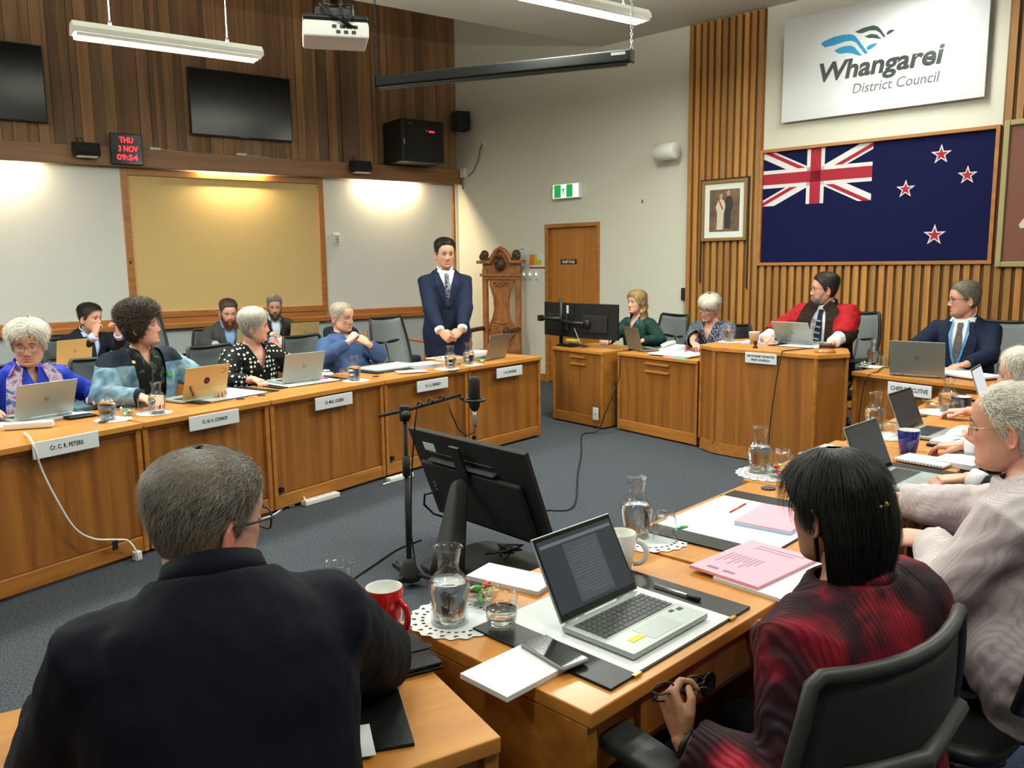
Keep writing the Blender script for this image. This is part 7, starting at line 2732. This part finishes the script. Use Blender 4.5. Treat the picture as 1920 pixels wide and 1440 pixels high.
# 7 bearded man in a grey blazer
p = Person('person with an auburn beard in a grey blazer, reading', (-2.95, 8.66, 1.10), None, fdir(.62, -.78), 'skin_rosy', lean=16, look=(-2.35, 7.6, .8), pitch=16, headk=1.08, blush=.16, wide=1.08)
p.arm(-1, (-2.94, 8.22, .805), (.75, -.5, -.1), (0, 0, -1), 8).arm(1, (-2.50, 8.66, .805), (.3, -.85, -.1), (0, 0, -1), 8)
p.build().eyes((60, 60, 60), closed=.6, browm='hair_brown')
p.hair('hair_brown', T=.016, sk=.1, front=.08, temple=.04, nape=-.07, side=-.015, L=.018, N=3000, flow='back', jit=.3)
p.beard('beard_auburn', N=2600, L=.024, chinL=.03, top=-.045)
suit(p, 'blazer_grey', 'shirt_sky', None, lan='lanyard_blue', seed=8)
p.trousers('trousers_dark')

# 8 bearded man with lanyard
p = Person('person with a greying beard in an olive dark blazer and lanyard, looking down', (-2.75, 9.66, 1.105), None, fdir(.55, -.83), 'skin_warm', lean=14, look=(-2.3, 8.4, .8), pitch=12, headk=1.05, blush=.14)
p.arm(-1, (-2.66, 9.26, .805), (.7, -.6, -.1), (0, 0, -1), 8).arm(1, (-2.28, 9.46, .80), (.2, -.9, -.1), (0, 0, -1), 25)
p.build().eyes((60, 60, 60), closed=.6, browm='hair_dark')
p.hair('hair_salt', T=.016, sk=.12, front=.08, temple=.045, nape=-.07, side=-.015, L=.024, N=3000, flow='back', jit=.3, grey=(.3, (1.7, 1.7, 1.7)))
p.beard('beard_dark', N=2400, L=.020, chinL=.022, top=-.048, grey=(.35, (2.2, 2.2, 2.2)))
suit(p, 'blazer_olive', 'shirt_white', None, lan='lanyard_blue', seed=9)
p.trousers('trousers_dark')

# 9 blonde woman
p = Person('person with wavy blonde hair in a dark green blouse behind a grey laptop', (1.30, 8.62, 1.15), None, fdir(-.75, -.66), 'skin_pale', lean=3, look=(-.6, 7.4, 1.3), pitch=-4, wide=.9, blush=.12, jaw=.92, headk=.98)
p.arm(-1, (.98, 8.45, .80), (-.3, -.9, -.1), (0, 0, -1), 20).arm(1, (1.30, 8.16, .80), (-.6, -.7, -.1), (0, 0, -1), 20)
p.build().eyes((70, 90, 100), browm='hair_brown')
p.hair('hair_blonde', T=.022, front=.06, temple=.02, nape=-.06, side=-.03, L=.05, N=2600, flow='side', jit=.25, part=.0, tonev=.3)
p.drape('hair_blonde', [(.10, .062, .03, -.085), (.06, .083, .04, -.112), (.0, .092, .035, -.118), (-.07, .097, .03, -.118), (-.14, .105, .03, -.112), (-.20, .098, .02, -.10)], face=.95, N=2600, wave=.010, ragged=.03, tonev=.35)
tag(p.o)
p.top('blouse', 'blouse_green', .020, .40, 1.045, v=(.90, .055), amp=.005, sr=1.12, seed=11)
p.collar('blouse_collar', 'blouse_green', .068, 1.02, .025, .6)
for q in (-1, 1):
    p.strip('lanyard', 'lanyard_blue', [(q * .06, 1.02), (q * .055, .9), (q * .03, .78)], .008, .026, .002)
p.trousers('trousers_dark')

# 10 woman with white hair, reading
p = Person('person with short white hair and dark glasses in a navy print blouse, reading papers', (1.90, 7.95, 1.125), None, fdir(-.62, -.78), 'skin_rosy', lean=12, look=(1.2, 7.3, .9), pitch=16, roll=10, headk=1.05, blush=.16, belly=.05)
p.arm(-1, CB(.55, .40) + Vector((0, 0, .805)), (.10, -.95, -.15), (0, 0, -1), 25).arm(1, CB(.80, .46) + Vector((0, 0, .805)), (-.4, -.85, -.1), (0, 0, -1), 30)
p.build().eyes((70, 80, 90), closed=.6, browm='hair_grey').glasses('charcoal', .0018, .025, .017)
p.hair('hair_white', T=.022, sk=.22, front=.062, temple=.03, nape=-.07, side=-.015, L=.036, N=4200, flow='front', jit=.3, tonev=.14, width=.002)
p.top('blouse', 'navy_print', .026, .40, 1.04, v=(.87, .06), amp=.006, sr=1.2, seed=12)
p.trousers('trousers_dark')

# 11 mayor in a red robe
p = Person('person in a red robe trimmed with dark fur, glasses and grey beard, in profile', (2.63, 6.98, 1.325), None, fdir(-.66, -.75), 'skin_rosy', k=1.0, z0=.10, lean=2, look=(-.6, 7.55, 1.62), pitch=0, headk=1.05, blush=.2, belly=.05, wide=1.08)
p.arm(-1, (2.10, 6.90, .925), (.25, -.95, -.1), (.6, -.1, -.7), 35).arm(1, (2.52, 6.47, .925), (-.75, -.5, -.1), (0, 0, -1), 30)
p.build().eyes((70, 70, 70), browm='hair_dark').glasses('charcoal', .0012, .024, .014)
p.hair('hair_dark', T=.018, sk=.2, front=.078, temple=.048, nape=-.07, side=-.015, L=.028, N=4200, flow='back', jit=.3, grey=(.12, (3., 3., 3.)))
p.beard('beard_grey', N=3200, L=.011, top=-.062, grey=(.5, (1.6, 1.6, 1.6)), width=.0018)
p.top('shirt', 'shirt_white', .016, .44, 1.05, amp=.003, cuff=-.0, sr=1.05)
p.collar('shirt_collar', 'shirt_white')
p.cuffs('shirt_white', .020, .075, sides=(1,))
p.strip('tie', 'suit_navy', [(0, 1.012), (0, .97), (0, .85), (0, .7)], .06, .022, .006, taper=[.032, .036, .06, .07])
p.top('robe', 'robe_red', .046, .40, 1.045, v=(.44, .105, .30), cuff=.0, seed=13, sr=1.3, shoulder=.006, amp=.008, arm_len=.45, mats=['robe_red', 'robe_fur'], pick=lambda c: (c[:, 2] + .25 * np.abs(c[:, 0]) * 0 < .87).astype(int) * (np.abs(c[:, 0]) > .17).astype(int))
for q in (-1, 1):
    p.strip('fur_trim', 'robe_fur', [(q * .05, 1.06), (q * .09, 1.015), (q * .118, .93), (q * .12, .80), (q * .12, .62), (q * .12, .48)], .11, .052, .022, taper=[.08, .10, .11, .11, .10, .09])
p.collar('fur_collar', 'robe_fur', .088, 1.02, .055, .75)
for k, z in enumerate((.93, .88, .83, .78, .73)):
    p.strip('chain_link', 'silver', [(-.055 + .008 * k, z), (.02, z - .012)], .016, .036, .003)
p.trousers('trousers_dark')

# 12 man with blue lanyard
p = Person('person in a navy suit with a blue lanyard and dark rimmed glasses, in profile', (3.53, 6.47, 1.25), None, fdir(-.70, -.72), 'skin_rosy', lean=2, look=(-.6, 7.3, 1.5), pitch=2, headk=1.03, blush=.18, stubble=((.66, .60, .56), .3), wide=1.08, belly=.04)
p.arm(-1, (2.93, 6.25, .80), (.1, -1, -.1), (0, 0, -1), 25).arm(1, (3.332, 6.023, 0.800), (-.95, -.25, -.12), (0, 0, -1), 22)
p.build().eyes((70, 70, 70), browm='hair_dark').glasses('black', .0016, .025, .014)
p.hair('hair_salt', T=.014, front=.078, temple=.05, nape=-.07, side=-.01, L=.018, N=3600, flow='up', jit=.3, grey=(.25, (1.7, 1.7, 1.7)), tonev=.3)
suit(p, 'suit_navy', 'shirt_white', 'tie_brown', lan='lanyard_blue', zb=.60, seed=15, hw=.09, cuffs=False, cuff=.01)
p.trousers('suit_navy')

# 13 man at the far side desk, mostly cut by the picture edge
p = Person('person with a white fringe of hair and a wristwatch, cut by the picture edge', (2.33, 3.74, 1.035), None, fdir(-.72, .69), 'skin_rosy', lean=22, look=(1.6, 4.3, .75), pitch=4, headk=1.04, blush=.2, facew=1.02)
p.arm(1, (2.149, 3.674, 0.800), (-.96, .25, -.14), (0, 0, -1), 28, pole=(.5, .4, -.5)).arm(-1, (2.35, 4.2, .79), (-.8, .6, -.1), (0, 0, -1), 28)
p.build().eyes((80, 90, 100), closed=.4, browm='hair_white')
p.hair('hair_white', T=.022, front=.085, temple=.05, nape=-.07, side=-.01, L=.035, N=4200, flow='side', jit=.4, tonev=.14, width=.002)
p.top('shirt', 'shirt_sky', .024, .40, 1.045, cuff=.17, amp=.004, seed=21)
p.collar('shirt_collar', 'shirt_sky')
a = p.arms[1]
d = (a['W'] - a['E']).normalized()
b = MB()
b.tube([a['W'] - d * .040, a['W'] - d * .014], .0335, 16)
b.build('watch_strap', 'black', p.o)
b = MB()
c = a['W'] - d * .027 + Vector((0, 0, .031))
b.tube([c, c + Vector((0, 0, .011))], .019, 16)
b.build('watch_face', 'silver', p.o)
p.trousers('trousers_dark')

# 15 person in dark sleeves, body outside the picture
p = Person('person in dark sleeves with white cuffs, only one arm in view over a laptop', (2.00, 2.95, 1.13), None, fdir(-.72, .69), 'skin_rosy', lean=14, look=(1.4, 3.3, .8), pitch=8, blush=.2)
p.arm(1, (1.612, 2.844, 0.800), (-.97, .22, -.1), (0, 0, -1), 30, pole=(.5, .4, -.5)).arm(-1, (1.9, 3.4, .79), (-.8, .6, -.1), (0, 0, -1), 28)
p.build().eyes((80, 90, 100), browm='hair_grey')
p.hair('hair_grey', T=.018, L=.025, N=1500, flow='back')
suit(p, 'suit_dark', 'shirt_white', None, seed=22, cuff=.05)
p.cuffs('shirt_white', .011, .05, sides=(1,), name='shirt_cuff', pull=.0)
p.trousers('trousers_dark')

# 14 man in a checked shirt
p = Person('person with thin white hair, glasses and a finely checked shirt, seen in profile', (1.345, 2.19, 1.115), None, fdir(-.66, .75), 'skin_rosy', lean=10, look=(.1, 3.25, .95), pitch=4, headk=1.04, blush=.2, belly=.08, wide=1.08, nose=1.1, jaw=1.1)
p.arm(1, (1.230, 2.330, 0.756), (-.95, .25, .0), (.2, .3, -.9), 34, pole=(.3, -.35, -.9)).arm(-1, (1.25, 2.62, .79), (-.7, .7, -.1), (0, 0, -1), 30)
p.build().eyes((90, 100, 110), closed=.3, browm='hair_white').glasses('gold_clip', .0011, .024, .016)
p.hair('hair_white', T=.010, front=.098, temple=.055, nape=-.07, side=-.015, L=.022, N=4200, flow='back', jit=.45, bald=.45, tonev=.12, width=.0013)
p.top('shirt', 'check_shirt', .030, .36, 1.045, amp=.006, seed=23, cuff=.012, sr=1.25, vox=.007)
p.collar('shirt_collar', 'check_shirt', .070, 1.02, .036, .45)
p.cuffs('check_shirt', .014, .06, sides=(1,), name='shirt_cuff')
p.trousers('trousers_dark')
t = office_chair('black office chair at the picture edge behind the checked shirt', (1.18, 2.18), fdir(-.66, .75), 'mesh_black', 'black', top=.92, bw=.48, tilt=12)

# 17 woman with black hair, from behind
p = Person('person with a black bob in a red and black blouse, seen from behind', (.625, 1.56, 1.085), None, fdir(-.60, .80), 'skin_brown', lean=6, look=(-.6, 3.7, .9), pitch=8, blush=.05, lips=(.7, .5, .5), wide=1.05, belly=.05, fine=.003, headk=.94)
p.arm(1, (0.315, 1.440, 0.677), (-.25, .55, .75), (.75, .2, -.1), 55, pole=(.5, -.1, -.9)).arm(-1, (.62, 1.86, .70), (-.7, .6, .1), (-.2, -.3, -.8), 45)
p.build().eyes((40, 30, 25), browm='hair_black')
p.hair('hair_black', T=.022, front=.055, temple=.015, nape=-.08, side=-.03, L=.06, N=3600, flow='down', jit=.10, tonev=.3, width=.0016)
p.drape('hair_black', [(.131, .010, .0, -.035), (.126, .034, .016, -.056), (.112, .055, .03, -.075), (.09, .072, .055, -.098), (.05, .090, .066, -.120), (.0, .098, .055, -.128), (-.05, .099, .045, -.126), (-.10, .094, .03, -.112), (-.128, .088, .02, -.098)], face=1.72, N=7500, tonev=.45, width=.0015, jit=.012, ragged=.02)
Hm = p.H
MB().tube([Hm @ Vector((-.004, .122, .035)), Hm @ Vector((.0, .133, .030)), Hm @ Vector((.004, .127, .022))], .006, 8).tube([Hm @ Vector((-.018, .126, .030)), Hm @ Vector((.018, .130, .026))], .0035, 8).build('hair_clip', 'gold_clip', p.o)
MB().bx(-.006, .006, -.002, .002, -.05, 0, X=Hm @ Matrix.Translation((.079, .012, -.045))).build('earring', 'black', p.o)
p.top('blouse', 'red_blouse', .030, .38, 1.05, amp=.006, seed=24, cuff=.02, sr=1.35, vox=.007)
p.collar('blouse_collar', 'red_blouse', .066, 1.03, .02, .5)
a = p.arms[1]
d = (a['W'] - a['E']).normalized()
MB().tube([a['W'] - d * .012, a['W'] + d * .0], .0325, 14).build('bracelet', 'black', p.o)
p.trousers('trousers_dark')
HW = p.Wm @ (a['W'] + a['d'] * .095)
t = office_chair('black mesh office chair holding the black haired person', (.475, 1.635), fdir(-.58, .82), 'mesh_black', 'chair_grey', top=.915, bw=.54, tilt=9)
t = thing('eyeglasses', 'dark rimmed reading glasses held below the desk edge', 'glasses', HW + Vector((.02, -.0, .012)), R(200))
b = MB()
for q in (-1, 1):
    b.tube([(q * .032 + .025 * math.cos(x), 0, .019 * math.sin(x)) for x in np.linspace(0, 2 * PI, 21)], .0022, 6, cap=False)
b.tube([(-.008, 0, .004), (0, 0, .008), (.008, 0, .004)], .002, 6)
b.build('rim', 'black', t)
for q in (-1, 1):
    MB().tube([(q * .057, .003, .006), (q * .05, .012 + .004 * q, .005), (-q * .05, .014 + .004 * q, .002), (-q * .062, .014 + .004 * q, -.008)], .0018, 6).build('temple_arm', 'black', t)

# 16 man in a navy jacket, from behind
p = Person('person with grey brown hair and glasses in a midnight navy jacket, seen from behind', (-.513, 1.34, 1.148), None, fdir(-.40, .9), 'skin_rosy', k=1.0, lean=20, look=(1.0, 3.6, .95), pitch=4, roll=-3, blush=.28, wide=.97, headk=.96, fine=.003, jaw=1.08, belly=.05, hd=(-.04, 1.13))
p.arm(-1, (-.50, 1.62, .80), (-.9, .2, 0), (0, 0, -1), 20, pole=(-.85, -.1, -.5)).arm(1, (-.84, 1.42, .80), (.3, .8, 0), (0, 0, -1), 20, pole=(.3, .1, -.9))
p.build().eyes((70, 70, 70), browm='hair_salt').glasses('black', .0018, .027, .019)
p.hair('hair_salt', T=.010, sk=.25, front=.075, temple=.045, nape=-.092, side=-.012, L=.022, N=21000, flow='back', jit=.30, tonev=.32, width=.0008, grey=(.18, (1.5, 1.5, 1.45)), lift=.22)
suit(p, 'jacket_midnight', 'shirt_white', None, seed=25, o=.036, sr=1.08, hem=.36, col=False)
p.trousers('trousers_dark')

# ---------- chairs of the seated people
def seat_of(label, loc, f, **kw):
    L = math.hypot(*f)
    return office_chair(label, loc, fdir(*f), **kw)


seat_of('grey mesh office chair of the woman in the blue tunic', (-2.90, 4.89), (.84, -.54), top=.98, arms=False)
seat_of('grey mesh office chair behind the denim jacket', (-2.46, 5.35), (.84, -.54), top=.98, arms=False)
seat_of('grey mesh office chair behind the polka dot top', (-2.02, 6.20), (.84, -.54), top=.97, arms=False)
seat_of('grey mesh office chair behind the blue sweater', (-1.50, 6.93), (.82, -.56), top=.98, arms=False)
seat_of('empty light grey mesh office chair beside the standing man', (-.93, 8.03), (.80, -.60), meshm='mesh_light', top=1.06, bw=.50)
seat_of('grey mesh office chair with dark rim, empty in the back row beside the curly head', (-3.50, 8.20), (.72, -.69), top=1.12)
seat_of('grey mesh office chair of the man with folded hands', (-3.98, 7.66), (.80, -.60), top=.92)
seat_of('grey mesh office chair of the man in the grey blazer', (-3.08, 8.86), (.62, -.78), top=.90)
seat_of('grey mesh office chair of the man in the olive blazer', (-2.86, 9.86), (.55, -.83), top=.90)
seat_of('pale mesh office chair behind the green blouse', (1.40, 8.60), (-.85, -.52), meshm='mesh_light', top=1.02)
seat_of('black office chair behind the navy print blouse', (2.00, 8.10), (-.62, -.78), meshm='mesh_black', top=.94)
seat_of('grey mesh office chair behind the red robe', (2.72, 7.02), (-.80, -.60), meshm='mesh_light', top=1.02, z0=.10)
seat_of('grey mesh office chair behind the navy suit with lanyard', (3.72, 6.58), (-.80, -.60), meshm='mesh_light', top=1.06, arms=False)
struct(MB().prism([(2.2, 7.6), (2.2, 6.9), (2.75, 6.15), (3.3, 6.6), (3.3, 7.9)][::-1], .001, .099).build('floor_riser', 'carpet'))
